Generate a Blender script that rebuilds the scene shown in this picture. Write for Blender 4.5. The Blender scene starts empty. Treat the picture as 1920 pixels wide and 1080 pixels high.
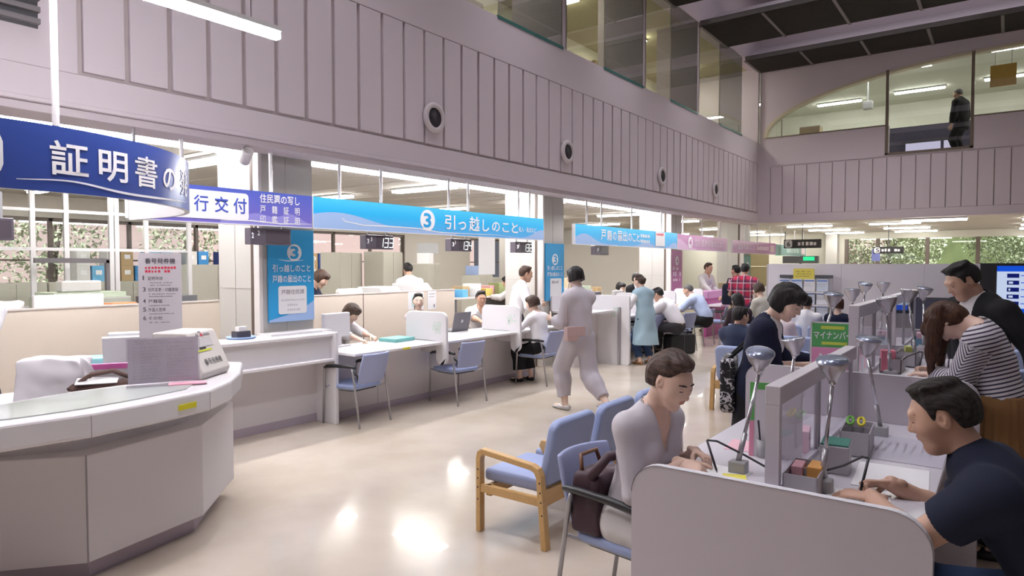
import bpy, bmesh, math, random
import numpy as np
from mathutils import Vector, Matrix, Euler

SC = bpy.context.scene
COL = SC.collection
R = math.radians
# ------------------------------------------------------------------ camera, world, exposure
cam_d = bpy.data.cameras.new('camera')
cam_d.sensor_width = 36.0
cam_d.lens = 36.0 * 1254.0 / 1920.0
cam_d.clip_end = 200
cam = bpy.data.objects.new('camera', cam_d)
COL.objects.link(cam)
cam.location = (0, 0, 1.6)
cam.rotation_euler = (R(90) - math.atan(44 / 1254.0), 0, math.atan(930 / 1254.0))
SC.camera = cam
SC.view_settings.view_transform = 'Standard'
SC.view_settings.look = 'None'
SC.view_settings.gamma = 1.0
SC.view_settings.use_curve_mapping = False
SC.view_settings.exposure = 0.0
SC.cycles.max_bounces = 6
SC.cycles.diffuse_bounces = 4
SC.cycles.glossy_bounces = 3
SC.cycles.transmission_bounces = 6
SC.cycles.transparent_max_bounces = 12
SC.cycles.caustics_reflective = False
SC.cycles.caustics_refractive = False
SC.cycles.sample_clamp_indirect = 4.0

W = bpy.data.worlds.new('world')
SC.world = W
W.use_nodes = True
bg = W.node_tree.nodes['Background']
bg.inputs[0].default_value = (0.80, 0.80, 1.0, 1)
bg.inputs[1].default_value = 0.16

# emission strengths of the lamps the hall has
E_STRIP, E_OFFICE, E_UP, E_PEND = 72.0, 40.0, 42.0, 105.0


def area(name, loc, sx, sy, power, color=(1, 1, 1), rot=(0, 0, 0), spread=180):
    d = bpy.data.lights.new(name, 'AREA')
    d.shape = 'RECTANGLE'
    d.size, d.size_y = sx, sy
    d.energy = power
    d.color = color
    d.spread = R(spread)
    o = bpy.data.objects.new(name, d)
    COL.objects.link(o)
    o.location = loc
    o.rotation_euler = rot
    return o


# daylight through the roof wells between the dark ceiling grilles
for i in range(7):
    yc = 16.44 - 3.06 * i
    area('skylight_well', (-2.9, yc, 7.0), 4.6, 1.0, 52, (0.97, 0.94, 1.0), spread=90)
    area('skylight', (2.0, yc, 8.4), 13.0, 1.1, 42, (0.97, 0.93, 1.0))
# added fill lamp without a fixture, to brighten the signs and customers' side
area('counter_front_light', (-5.22, 8.0, 2.60), 0.12, 14.0, 70, (1.0, 0.98, 1.0), rot=(0, R(-4), 0), spread=150)

# ------------------------------------------------------------------ materials
MATS = {}


def nt(m):
    return m.node_tree.nodes, m.node_tree.links


def mat(name, col, rough=0.5, metal=0.0, spec=0.5, bump=0.0, bscale=200.0, var=0.0, vscale=3.0, alpha=1.0,
        trans=0.0, emit=None, es=0.0, sheen=0.0, coat=0.0, sub=0.0):
    if name in MATS:
        return MATS[name]
    m = bpy.data.materials.new(name)
    m.use_nodes = True
    N, L = nt(m)
    b = N['Principled BSDF']
    c = (col[0], col[1], col[2], 1)
    b.inputs['Base Color'].default_value = c
    b.inputs['Roughness'].default_value = rough
    b.inputs['Metallic'].default_value = metal
    b.inputs['Specular IOR Level'].default_value = spec
    b.inputs['Alpha'].default_value = alpha
    b.inputs['Transmission Weight'].default_value = trans
    b.inputs['Coat Weight'].default_value = coat
    if sheen:
        b.inputs['Sheen Weight'].default_value = sheen
    if sub:
        b.inputs['Subsurface Weight'].default_value = sub
        b.inputs['Subsurface Radius'].default_value = (0.02, 0.008, 0.004)
    if emit:
        b.inputs['Emission Color'].default_value = (*emit, 1)
        b.inputs['Emission Strength'].default_value = es
    if bump or var:
        tc = N.new('ShaderNodeTexCoord')
    if var:
        n = N.new('ShaderNodeTexNoise')
        n.inputs['Scale'].default_value = vscale
        n.inputs['Detail'].default_value = 4
        L.new(tc.outputs['Object'], n.inputs['Vector'])
        mx = N.new('ShaderNodeMix')
        mx.data_type = 'RGBA'
        mx.inputs['A'].default_value = tuple(max(0, x * (1 - var)) for x in col) + (1,)
        mx.inputs['B'].default_value = tuple(min(1, x * (1 + var)) for x in col) + (1,)
        L.new(n.outputs['Fac'], mx.inputs['Factor'])
        L.new(mx.outputs['Result'], b.inputs['Base Color'])
    if bump:
        n2 = N.new('ShaderNodeTexNoise')
        n2.inputs['Scale'].default_value = bscale
        n2.inputs['Detail'].default_value = 3
        L.new(tc.outputs['Object'], n2.inputs['Vector'])
        bp = N.new('ShaderNodeBump')
        bp.inputs['Strength'].default_value = bump
        bp.inputs['Distance'].default_value = 0.002
        L.new(n2.outputs['Fac'], bp.inputs['Height'])
        L.new(bp.outputs['Normal'], b.inputs['Normal'])
    MATS[name] = m
    return m


def glow(name, col, s):
    if name in MATS:
        return MATS[name]
    m = bpy.data.materials.new(name)
    m.use_nodes = True
    N, L = nt(m)
    N.remove(N['Principled BSDF'])
    e = N.new('ShaderNodeEmission')
    e.inputs[0].default_value = (*col, 1)
    e.inputs[1].default_value = s
    L.new(e.outputs[0], N['Material Output'].inputs[0])
    MATS[name] = m
    return m


def glassmat(name, col=(0.95, 0.97, 0.97), refl=0.10, rough=0.02):
    """thin clear pane: mostly transparent, a little mirror"""
    if name in MATS:
        return MATS[name]
    m = bpy.data.materials.new(name)
    m.use_nodes = True
    N, L = nt(m)
    N.remove(N['Principled BSDF'])
    t = N.new('ShaderNodeBsdfTransparent')
    t.inputs[0].default_value = (*col, 1)
    g = N.new('ShaderNodeBsdfGlossy')
    g.inputs['Roughness'].default_value = rough
    fr = N.new('ShaderNodeFresnel')
    fr.inputs[0].default_value = 1.45
    ad = N.new('ShaderNodeMath')
    ad.operation = 'ADD'
    ad.inputs[1].default_value = refl * 0.5
    L.new(fr.outputs[0], ad.inputs[0])
    ge = N.new('ShaderNodeNewGeometry')
    iv = N.new('ShaderNodeMath')
    iv.operation = 'SUBTRACT'
    iv.inputs[0].default_value = 1.0
    L.new(ge.outputs['Backfacing'], iv.inputs[1])
    mu = N.new('ShaderNodeMath')
    mu.operation = 'MULTIPLY'
    L.new(ad.outputs[0], mu.inputs[0])
    L.new(iv.outputs[0], mu.inputs[1])
    ad = mu
    mx = N.new('ShaderNodeMixShader')
    L.new(ad.outputs[0], mx.inputs[0])
    L.new(t.outputs[0], mx.inputs[1])
    L.new(g.outputs[0], mx.inputs[2])
    L.new(mx.outputs[0], N['Material Output'].inputs[0])
    MATS[name] = m
    return m


def translucent_paper(name, col):
    m = bpy.data.materials.new(name)
    m.use_nodes = True
    N, L = nt(m)
    b = N['Principled BSDF']
    b.inputs['Base Color'].default_value = (*col, 1)
    b.inputs['Roughness'].default_value = 0.7
    t = N.new('ShaderNodeBsdfTranslucent')
    t.inputs[0].default_value = (*col, 1)
    mx = N.new('ShaderNodeMixShader')
    mx.inputs[0].default_value = 0.45
    L.new(b.outputs[0], mx.inputs[1]); L.new(t.outputs[0], mx.inputs[2])
    L.new(mx.outputs[0], N['Material Output'].inputs[0])
    MATS[name] = m
    return m


def ramp_mat(name, axis, lo, hi, stops, rough=0.35):
    """printed colour ramp along an object axis"""
    if name in MATS:
        return MATS[name]
    m = bpy.data.materials.new(name)
    m.use_nodes = True
    N, L = nt(m)
    b = N['Principled BSDF']
    b.inputs['Roughness'].default_value = rough
    tc = N.new('ShaderNodeTexCoord')
    sx = N.new('ShaderNodeSeparateXYZ')
    L.new(tc.outputs['Object'], sx.inputs[0])
    mr = N.new('ShaderNodeMapRange')
    mr.inputs['From Min'].default_value = lo
    mr.inputs['From Max'].default_value = hi
    L.new(sx.outputs[axis], mr.inputs['Value'])
    cr = N.new('ShaderNodeValToRGB')
    while len(cr.color_ramp.elements) < len(stops):
        cr.color_ramp.elements.new(0.5)
    for e, (p, c) in zip(cr.color_ramp.elements, stops):
        e.position = p
        e.color = (*c, 1)
    L.new(mr.outputs[0], cr.inputs[0])
    L.new(cr.outputs[0], b.inputs['Base Color'])
    MATS[name] = m
    return m


def stripe_mat(name, base, line, scale, duty, rough=0.8):
    """woven stripes that follow the cut of the garment (stored coordinate 'weave')"""
    m = bpy.data.materials.new(name)
    m.use_nodes = True
    N, L = nt(m)
    b = N['Principled BSDF']
    b.inputs['Roughness'].default_value = rough
    at = N.new('ShaderNodeAttribute')
    at.attribute_name = 'weave'
    a3 = N.new('ShaderNodeMath'); a3.operation = 'MULTIPLY'; a3.inputs[1].default_value = scale
    L.new(at.outputs['Fac'], a3.inputs[0])
    f = N.new('ShaderNodeMath'); f.operation = 'FRACT'
    L.new(a3.outputs[0], f.inputs[0])
    lt = N.new('ShaderNodeMath'); lt.operation = 'LESS_THAN'; lt.inputs[1].default_value = duty
    L.new(f.outputs[0], lt.inputs[0])
    mx = N.new('ShaderNodeMix'); mx.data_type = 'RGBA'
    mx.inputs['A'].default_value = (*base, 1)
    mx.inputs['B'].default_value = (*line, 1)
    L.new(lt.outputs[0], mx.inputs['Factor'])
    L.new(mx.outputs['Result'], b.inputs['Base Color'])
    MATS[name] = m
    return m


def plaid_mat(name):
    m = bpy.data.materials.new(name)
    m.use_nodes = True
    N, L = nt(m)
    b = N['Principled BSDF']
    b.inputs['Roughness'].default_value = 0.85
    tc = N.new('ShaderNodeTexCoord')
    sx = N.new('ShaderNodeSeparateXYZ')
    L.new(tc.outputs['Object'], sx.inputs[0])

    def band(ax, sc, th):
        k = N.new('ShaderNodeMath'); k.operation = 'MULTIPLY'; k.inputs[1].default_value = sc
        L.new(sx.outputs[ax], k.inputs[0])
        f = N.new('ShaderNodeMath'); f.operation = 'FRACT'
        L.new(k.outputs[0], f.inputs[0])
        l = N.new('ShaderNodeMath'); l.operation = 'LESS_THAN'; l.inputs[1].default_value = th
        L.new(f.outputs[0], l.inputs[0])
        return l
    h, v, w, w2 = band('Z', 6.5, 0.45), band('X', 8.0, 0.45), band('Z', 6.5, 0.12), band('X', 8, 0.12)
    prev = None
    for src, c, fac in ((h, (0.03, 0.03, 0.08), 0.6), (v, (0.03, 0.03, 0.08), 0.6), (w, (0.85, 0.7, 0.75), 0.6), (w2, (0.85, 0.7, 0.75), 0.55)):
        mx = N.new('ShaderNodeMix'); mx.data_type = 'RGBA'
        mx.inputs['B'].default_value = (*c, 1)
        if prev is None:
            mx.inputs['A'].default_value = (0.55, 0.03, 0.09, 1)
        else:
            L.new(prev.outputs['Result'], mx.inputs['A'])
        q = N.new('ShaderNodeMath'); q.operation = 'MULTIPLY'; q.inputs[1].default_value = fac
        L.new(src.outputs[0], q.inputs[0])
        L.new(q.outputs[0], mx.inputs['Factor'])
        prev = mx
    L.new(prev.outputs['Result'], b.inputs['Base Color'])
    MATS[name] = m
    return m


def blotch_mat(name, base, spot, scale, th, rough=0.7):
    if name in MATS:
        return MATS[name]
    m = bpy.data.materials.new(name)
    m.use_nodes = True
    N, L = nt(m)
    b = N['Principled BSDF']
    b.inputs['Roughness'].default_value = rough
    tc = N.new('ShaderNodeTexCoord')
    n = N.new('ShaderNodeTexNoise')
    n.inputs['Scale'].default_value = scale
    n.inputs['Detail'].default_value = 3
    n.inputs['Distortion'].default_value = 1.5
    L.new(tc.outputs['Object'], n.inputs['Vector'])
    cr = N.new('ShaderNodeValToRGB')
    cr.color_ramp.elements[0].position = th - 0.02
    cr.color_ramp.elements[0].color = (*base, 1)
    cr.color_ramp.elements[1].position = th + 0.02
    cr.color_ramp.elements[1].color = (*spot, 1)
    L.new(n.outputs['Fac'], cr.inputs[0])
    L.new(cr.outputs[0], b.inputs['Base Color'])
    MATS[name] = m
    return m


def hair_mat(name, c0, c1, rough=0.55, flow='z'):
    if name in MATS:
        return MATS[name]
    m = bpy.data.materials.new(name)
    m.use_nodes = True
    N, L = nt(m)
    b = N['Principled BSDF']
    b.inputs['Roughness'].default_value = rough
    b.inputs['Specular IOR Level'].default_value = 0.3
    tc = N.new('ShaderNodeTexCoord')
    mp = N.new('ShaderNodeMapping')
    mp.inputs['Scale'].default_value = (140, 140, 14) if flow == 'z' else (150, 16, 60)
    L.new(tc.outputs['Object'], mp.inputs['Vector'])
    n = N.new('ShaderNodeTexNoise')
    n.inputs['Scale'].default_value = 1.0
    n.inputs['Detail'].default_value = 5
    L.new(mp.outputs[0], n.inputs['Vector'])
    cr = N.new('ShaderNodeValToRGB')
    cr.color_ramp.elements[0].position = 0.35
    cr.color_ramp.elements[0].color = (*c0, 1)
    cr.color_ramp.elements[1].position = 0.68
    cr.color_ramp.elements[1].color = (*c1, 1)
    L.new(n.outputs['Fac'], cr.inputs[0])
    L.new(cr.outputs[0], b.inputs['Base Color'])
    bp = N.new('ShaderNodeBump')
    bp.inputs['Strength'].default_value = 0.6
    bp.inputs['Distance'].default_value = 0.004
    L.new(n.outputs['Fac'], bp.inputs['Height'])
    L.new(bp.outputs[0], b.inputs['Normal'])
    MATS[name] = m
    return m


def wood_mat(name, c0, c1):
    if name in MATS:
        return MATS[name]
    m = bpy.data.materials.new(name)
    m.use_nodes = True
    N, L = nt(m)
    b = N['Principled BSDF']
    b.inputs['Roughness'].default_value = 0.4
    tc = N.new('ShaderNodeTexCoord')
    mp = N.new('ShaderNodeMapping')
    mp.inputs['Scale'].default_value = (4, 40, 40)
    L.new(tc.outputs['Object'], mp.inputs['Vector'])
    n = N.new('ShaderNodeTexNoise')
    n.inputs['Scale'].default_value = 1.0
    n.inputs['Detail'].default_value = 4
    L.new(mp.outputs[0], n.inputs['Vector'])
    mx = N.new('ShaderNodeMix'); mx.data_type = 'RGBA'
    mx.inputs['A'].default_value = (*c0, 1)
    mx.inputs['B'].default_value = (*c1, 1)
    L.new(n.outputs['Fac'], mx.inputs['Factor'])
    L.new(mx.outputs['Result'], b.inputs['Base Color'])
    MATS[name] = m
    return m


# ------------------------------------------------------------------ mesh builder
class MB:
    def __init__(s):
        s.v, s.f, s.m = [], [], []

    def add(s, vs, fs, m=0, M=None):
        o = len(s.v)
        if M is not None:
            vs = [M @ Vector(p) for p in vs]
        s.v += [tuple(p) for p in vs]
        s.f += [tuple(o + i for i in f) for f in fs]
        s.m += [m] * len(fs)
        return s

    def box(s, x0, x1, y0, y1, z0, z1, m=0, M=None):
        vs = [(x, y, z) for z in (z0, z1) for y in (y0, y1) for x in (x0, x1)]
        return s.add(vs, [(0, 2, 3, 1), (4, 5, 7, 6), (0, 1, 5, 4), (1, 3, 7, 5), (3, 2, 6, 7), (2, 0, 4, 6)], m, M)

    def prism(s, poly, a, b, axis='z', m=0, M=None):
        """extrude a 2D polygon; axis z: (x,y), axis y: (x,z), axis x: (y,z)"""
        def P(p, t):
            return {'z': (p[0], p[1], t), 'y': (p[0], t, p[1]), 'x': (t, p[0], p[1])}[axis]
        n = len(poly)
        ar = sum(poly[i][0] * poly[(i + 1) % n][1] - poly[(i + 1) % n][0] * poly[i][1] for i in range(n))
        if (ar < 0) != (axis == 'y'):
            poly = poly[::-1]
        if a > b:
            a, b = b, a
        vs = [P(p, a) for p in poly] + [P(p, b) for p in poly]
        fs = [tuple(range(n))[::-1], tuple(range(n, 2 * n))] + [(i, (i + 1) % n, n + (i + 1) % n, n + i) for i in range(n)]
        return s.add(vs, fs, m, M)

    def tube(s, pts, r, n=8, m=0, M=None, cap=True):
        pts = [Vector(p) for p in pts]
        rs = r if isinstance(r, (list, tuple)) else [r] * len(pts)
        vs, fs = [], []
        up = None
        for i, p in enumerate(pts):
            d = (pts[min(i + 1, len(pts) - 1)] - pts[max(i - 1, 0)]).normalized()
            if up is None:
                up = Vector((0, 0, 1)) if abs(d.z) < 0.9 else Vector((1, 0, 0))
            x = d.cross(up)
            if x.length < 1e-5:
                x = d.cross(Vector((0, 1, 0.3)))
            x.normalize()
            y = x.cross(d).normalized()
            up = y
            for k in range(n):
                a = 2 * math.pi * k / n
                vs.append(p + x * (rs[i] * math.cos(a)) + y * (rs[i] * math.sin(a)))
        for i in range(len(pts) - 1):
            for k in range(n):
                k2 = (k + 1) % n
                fs.append((i * n + k, i * n + k2, (i + 1) * n + k2, (i + 1) * n + k))
        if cap:
            fs.append(tuple(range(n))[::-1])
            fs.append(tuple(range((len(pts) - 1) * n, len(pts) * n)))
        return s.add(vs, fs, m, M)

    def lathe(s, prof, n=20, m=0, M=None):
        """profile of (r, z) spun about z"""
        vs, fs = [], []
        for r, z in prof:
            for k in range(n):
                a = 2 * math.pi * k / n
                vs.append((r * math.cos(a), r * math.sin(a), z))
        for i in range(len(prof) - 1):
            for k in range(n):
                k2 = (k + 1) % n
                fs.append((i * n + k, i * n + k2, (i + 1) * n + k2, (i + 1) * n + k))
        fs.append(tuple(range(n))[::-1])
        fs.append(tuple(range((len(prof) - 1) * n, len(prof) * n)))
        return s.add(vs, fs, m, M)

    def ell(s, c, r, n=12, m=0, M=None):
        pr = [(max(1e-4, math.sin(math.pi * i / n)), -math.cos(math.pi * i / n)) for i in range(n + 1)]
        T = Matrix.Translation(c) @ Matrix.Diagonal((r[0], r[1], r[2], 1))
        if M is not None:
            T = M @ T
        return s.lathe(pr, n + 4, m, T)

    def grid(s, P, nu, nv, m=0, M=None):
        vs = [P(i / nu, j / nv) for j in range(nv + 1) for i in range(nu + 1)]
        fs = [(j * (nu + 1) + i, j * (nu + 1) + i + 1, (j + 1) * (nu + 1) + i + 1, (j + 1) * (nu + 1) + i) for j in range(nv) for i in range(nu)]
        return s.add(vs, fs, m, M)

    def build(s, name, mats, parent=None, smooth=False, bevel=0.0, seg=2, solid=0.0, sub=0):
        me = bpy.data.meshes.new(name)
        me.from_pydata(s.v, [], s.f)
        mats = mats if isinstance(mats, (list, tuple)) else [mats]
        for q in mats:
            me.materials.append(q)
        if len(mats) > 1:
            me.polygons.foreach_set('material_index', s.m)
        if smooth:
            me.polygons.foreach_set('use_smooth', [True] * len(me.polygons))
        me.update()
        o = bpy.data.objects.new(name, me)
        COL.objects.link(o)
        if parent is not None:
            o.parent = parent
        if solid:
            d = o.modifiers.new('solid', 'SOLIDIFY'); d.thickness = solid; d.offset = 0
        if bevel:
            d = o.modifiers.new('bevel', 'BEVEL'); d.width = bevel; d.segments = seg; d.limit_method = 'ANGLE'
        if sub:
            d = o.modifiers.new('sub', 'SUBSURF'); d.levels = d.render_levels = sub
        return o


def rrect(x0, x1, y0, y1, r, n=6, corners=(1, 1, 1, 1)):
    """rounded rectangle polygon; corners bl, br, tr, tl"""
    out = []
    for (cx, cy, a0, on) in ((x0, y0, 180, corners[0]), (x1, y0, 270, corners[1]), (x1, y1, 0, corners[2]), (x0, y1, 90, corners[3])):
        if not on:
            out.append((cx, cy)); continue
        ox = cx + (r if cx == x0 else -r)
        oy = cy + (r if cy == y0 else -r)
        for k in range(n + 1):
            a = R(a0 + 90 * k / n)
            out.append((ox + r * math.cos(a), oy + r * math.sin(a)))
    return out


def tag(o, label=None, cat=None, group=None, kind=None):
    if label: o['label'] = label
    if cat: o['category'] = cat
    if group: o['group'] = group
    if kind: o['kind'] = kind
    return o


def thing(name, label, cat, loc=(0, 0, 0), rot=0.0, group=None):
    o = bpy.data.objects.new(name, None)
    o.empty_display_size = 0.1
    COL.objects.link(o)
    o.location = loc
    o.rotation_euler = (0, 0, R(rot))
    return tag(o, label, cat, group)


def kids(o):
    return [c for c in bpy.data.objects if c.parent == o]


def dup(o, loc=None, rot=None, label=None, group=None):
    def cp(a, par):
        c = a.copy()
        COL.objects.link(c)
        if par is not None:
            c.parent = par
        for k in kids(a):
            cp(k, c)
        return c
    r = cp(o, None)
    if loc is not None: r.location = loc
    if rot is not None: r.rotation_euler = (0, 0, R(rot))
    if label: r['label'] = label
    if group: r['group'] = group
    return r


def struct(o):
    o['kind'] = 'structure'
    return o


FONT_CACHE = {}


def text_verts(body, bold):
    k = (body, bold)
    if k in FONT_CACHE:
        return FONT_CACHE[k]
    c = bpy.data.curves.new('lettering', 'FONT')
    c.body = body
    c.size = 1
    c.offset = bold
    c.resolution_u = 3
    c.align_x = 'LEFT'
    o = bpy.data.objects.new('lettering', c)
    COL.objects.link(o)
    dg = bpy.context.evaluated_depsgraph_get()
    me = bpy.data.meshes.new_from_object(o.evaluated_get(dg))
    vs = [tuple(v.co) for v in me.vertices]
    fs = [tuple(p.vertices) for p in me.polygons]
    bpy.data.objects.remove(o)
    bpy.data.curves.remove(c)
    bpy.data.meshes.remove(me)
    FONT_CACHE[k] = (vs, fs)
    return vs, fs


def lettering(items, m, parent, origin, right, up, name='lettering', eps=0.002):
    """items: (body, u0, v0, width or None, height, bold) laid on the plane origin + u*right + v*up, standing eps off it"""
    o = Vector(origin); r = Vector(right).normalized(); u = Vector(up).normalized()
    n = r.cross(u)
    b = MB()
    for body, u0, v0, w, h, bold in items:
        vs, fs = text_verts(body, bold)
        if not vs:
            continue
        xs = [p[0] for p in vs]; ys = [p[1] for p in vs]
        sy = h / max(1e-6, max(ys) - min(ys))
        sx = w / max(1e-6, max(xs) - min(xs)) if w else sy
        x0, y0 = min(xs), min(ys)
        b.add([o + r * (u0 + (p[0] - x0) * sx) + u * (v0 + (p[1] - y0) * sy) + n * eps for p in vs], fs)
    return b.build(name, m, parent)


def marks(rects, m, parent, origin, right, up, name='printed_lines', eps=0.0015):
    """tiny print too small to read: short dashes, rects = (u0, v0, w, h)"""
    o = Vector(origin); r = Vector(right).normalized(); u = Vector(up).normalized()
    n = r.cross(u)
    b = MB()
    for (u0, v0, w, h) in rects:
        b.add([o + r * a + u * c + n * eps for a, c in ((u0, v0), (u0 + w, v0), (u0 + w, v0 + h), (u0, v0 + h))], [(0, 1, 2, 3)])
    return b.build(name, m, parent)


def dashes(u0, u1, v, h, rng, lo=0.3, hi=0.9, step=None):
    """a row of print-like dashes"""
    out = []
    step = step or h * 1.15
    u = u0
    while u < u1 - step * 0.5:
        if rng.random() < 0.88:
            out.append((u, v, step * (0.55 + 0.3 * rng.random()), h * (0.75 + 0.25 * rng.random())))
        u += step
    return out


rng = random.Random(7)
WHITE = mat('white_laminate', (0.80, 0.78, 0.80), 0.32, var=0.015, vscale=2)
WHITE_G = mat('white_gloss', (0.84, 0.82, 0.84), 0.2)
WPANEL = mat('white_panel', (0.72, 0.69, 0.71), 0.45, bump=0.08, bscale=300)
CREAM = mat('cream_fabric_panel', (0.72, 0.63, 0.54), 0.8, bump=0.2, bscale=600)
BLUE_F = mat('blue_vinyl', (0.32, 0.39, 0.62), 0.5, bump=0.1, bscale=500, var=0.04)
BLUE_C = mat('blue_shell', (0.33, 0.37, 0.58), 0.5, bump=0.1, bscale=400)
STEEL = mat('grey_tube_steel', (0.42, 0.41, 0.43), 0.35, 0.6)
CHROME = mat('chrome', (0.65, 0.65, 0.68), 0.18, 1.0)
BLACKP = mat('black_plastic', (0.02, 0.02, 0.022), 0.4)
DGREY = mat('dark_grey_plastic', (0.08, 0.08, 0.09), 0.45)
GREY = mat('grey_plastic', (0.38, 0.38, 0.39), 0.5)
LGREY = mat('light_grey_plastic', (0.62, 0.60, 0.59), 0.5)
PAPER = mat('white_paper', (0.84, 0.83, 0.84), 0.7)
WOOD = wood_mat('beech_wood', (0.50, 0.30, 0.11), (0.66, 0.42, 0.18))
ALU = mat('white_aluminium', (0.70, 0.69, 0.70), 0.35, 0.2)
INK = mat('dark_ink', (0.03, 0.03, 0.04), 0.6)
GINK = mat('grey_ink', (0.36, 0.33, 0.36), 0.7)
RINK = mat('red_ink', (0.75, 0.05, 0.1), 0.6)
WINK = mat('white_ink', (0.88, 0.87, 0.9), 0.5)
BEIGE = mat('beige_steel', (0.46, 0.44, 0.38), 0.5, var=0.03)
GLASS = glassmat('clear_glass')
ACRYL = glassmat('clear_acrylic', (0.93, 0.92, 0.95), 0.12, 0.03)
# ================================================================== SETTING
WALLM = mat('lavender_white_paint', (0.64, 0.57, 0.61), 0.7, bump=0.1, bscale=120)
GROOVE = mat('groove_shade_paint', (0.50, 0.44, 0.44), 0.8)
CEILM = mat('office_ceiling_board', (0.70, 0.66, 0.62), 0.8, bump=0.2, bscale=90)
COLM = mat('column_steel_panel', (0.54, 0.52, 0.49), 0.5)
DARKSEAM = mat('dark_brown_seam', (0.10, 0.07, 0.055), 0.6)


def floor_mat():
    m = mat('polished_vinyl_floor', (0.66, 0.57, 0.47), 0.13, coat=0.25)
    N, L = nt(m)
    b = N['Principled BSDF']
    tc = N.new('ShaderNodeTexCoord')
    n = N.new('ShaderNodeTexNoise'); n.inputs['Scale'].default_value = 1.3; n.inputs['Detail'].default_value = 8
    L.new(tc.outputs['Object'], n.inputs['Vector'])
    cr = N.new('ShaderNodeValToRGB')
    cr.color_ramp.elements[0].position = 0.35; cr.color_ramp.elements[0].color = (0.50, 0.43, 0.35, 1)
    cr.color_ramp.elements[1].position = 0.65; cr.color_ramp.elements[1].color = (0.60, 0.53, 0.45, 1)
    L.new(n.outputs['Fac'], cr.inputs[0])
    L.new(cr.outputs[0], b.inputs['Base Color'])
    n2 = N.new('ShaderNodeTexNoise'); n2.inputs['Scale'].default_value = 2.2; n2.inputs['Detail'].default_value = 3
    L.new(tc.outputs['Object'], n2.inputs['Vector'])
    mr = N.new('ShaderNodeMapRange'); mr.inputs['To Min'].default_value = 0.10; mr.inputs['To Max'].default_value = 0.24
    L.new(n2.outputs['Fac'], mr.inputs['Value']); L.new(mr.outputs[0], b.inputs['Roughness'])
    bp = N.new('ShaderNodeBump'); bp.inputs['Strength'].default_value = 0.12; bp.inputs['Distance'].default_value = 0.02
    L.new(n2.outputs['Fac'], bp.inputs['Height']); L.new(bp.outputs[0], b.inputs['Normal'])
    return m


struct(MB().box(-14, 9.2, -6, 29, -0.2, 0).build('floor', floor_mat()))
struct(MB().box(-60, 60, -40, 90, -0.6, -0.25).build('exterior_ground', mat('asphalt_ground', (0.25, 0.25, 0.22), 0.9)))

# --- left wall: long fascia of vertical boards over the counters
XF = -5.4
b = MB()
b.box(XF - 0.30, XF, -6, 18.4, 2.75, 2.965)                 # lower band
b.box(XF - 0.30, XF, -6, 18.4, 4.275, 4.83)                 # upper band
b.box(XF - 0.30, XF, -6, 2.045, 2.965, 4.275)               # plain near end
b.box(XF - 0.30, XF, 18.26, 18.4, 2.965, 4.275)
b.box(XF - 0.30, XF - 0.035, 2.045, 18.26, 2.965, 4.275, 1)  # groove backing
y = 2.085
while y < 18.2:
    b.box(XF - 0.06, XF - 0.004, y, min(y + 0.284, 18.25), 2.995, 4.27)
    y += 0.3225
b.box(XF - 0.34, XF + 0.012, -6, 18.4, 2.72, 2.75)
b.box(XF - 0.36, XF - 0.03, -6, 18.4, 2.66, 2.72)
struct(b.build('wall_left', [WALLM, GROOVE], bevel=0.006))
# --- soffit behind it and the office ceiling
b = MB()
b.box(-14, XF - 0.30, -6, 29, 2.80, 2.95)
struct(b.build('ceiling', CEILM))
struct(MB().box(XF - 0.3, 9.2, 18.6, 29, 2.80, 2.95).build('ceiling_far', CEILM))
b = MB()
for k in range(-8, 38):
    b.box(-13.5, -5.9, k * 0.61 + 5.0 - 0.004, k * 0.61 + 5.004, 2.794, 2.802)
struct(b.build('trim_ceiling_joints', mat('ceiling_joint', (0.5, 0.47, 0.43), 0.8)))

# --- end wall with the arched upper window
YE = 18.4


def arch(x):
    t = (x - 0.6) / 5.93
    return 4.95 + 1.5 * math.sqrt(max(0.0, 1 - t * t))


def sill(x):
    return 4.28 if -2.40 < x < -0.72 else 4.95


b = MB()
xs = [-5.4, -5.33, -5.30, -5.25, -5.18, -5.08, -4.95, -4.8, -4.6, -4.4, -4.2, -4, -3.75, -3.5, -3.2, -2.9, -2.65, -2.4, -2.0, -1.5, -1, -0.72, -0.3, 0, 0.6, 1.2, 2, 3, 4, 4.6, 5.2, 5.6, 6, 6.3, 6.5, 9.2]
for x0, x1 in zip(xs, xs[1:]):
    xm = (x0 + x1) / 2
    s0 = sill(xm)
    b.add([(x0, YE, 4.19), (x1, YE, 4.19), (x1, YE, s0), (x0, YE, s0), (x0, YE + 0.2, 4.19), (x1, YE + 0.2, 4.19), (x1, YE + 0.2, s0), (x0, YE + 0.2, s0)],
          [(0, 1, 2, 3), (5, 4, 7, 6), (3, 2, 6, 7), (1, 0, 4, 5)])
    a0, a1 = (arch(x0) if -5.33 <= x0 <= 6.5 else 4.95), (arch(x1) if -5.33 <= x1 <= 6.5 else 4.95)
    b.add([(x0, YE, a0), (x1, YE, a1), (x1, YE, 8.6), (x0, YE, 8.6), (x0, YE + 0.2, a0), (x1, YE + 0.2, a1), (x1, YE + 0.2, 8.6), (x0, YE + 0.2, 8.6)],
          [(0, 1, 2, 3), (5, 4, 7, 6), (0, 4, 5, 1), (3, 2, 6, 7)])
for xa in (-2.40, -0.72):
    b.box(xa - 0.02, xa + 0.02, YE, YE + 0.2, 4.28, 4.95)
b.box(XF, 9.2, YE, YE + 0.3, 2.75, 2.92)
b.box(XF, -5.12, YE, YE + 0.3, 2.92, 4.19)
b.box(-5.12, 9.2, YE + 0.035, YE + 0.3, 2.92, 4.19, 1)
x = -5.105
while x < 9:
    b.box(x, x + 0.280, YE + 0.004, YE + 0.06, 2.925, 4.17)
    x += 0.3013
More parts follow.
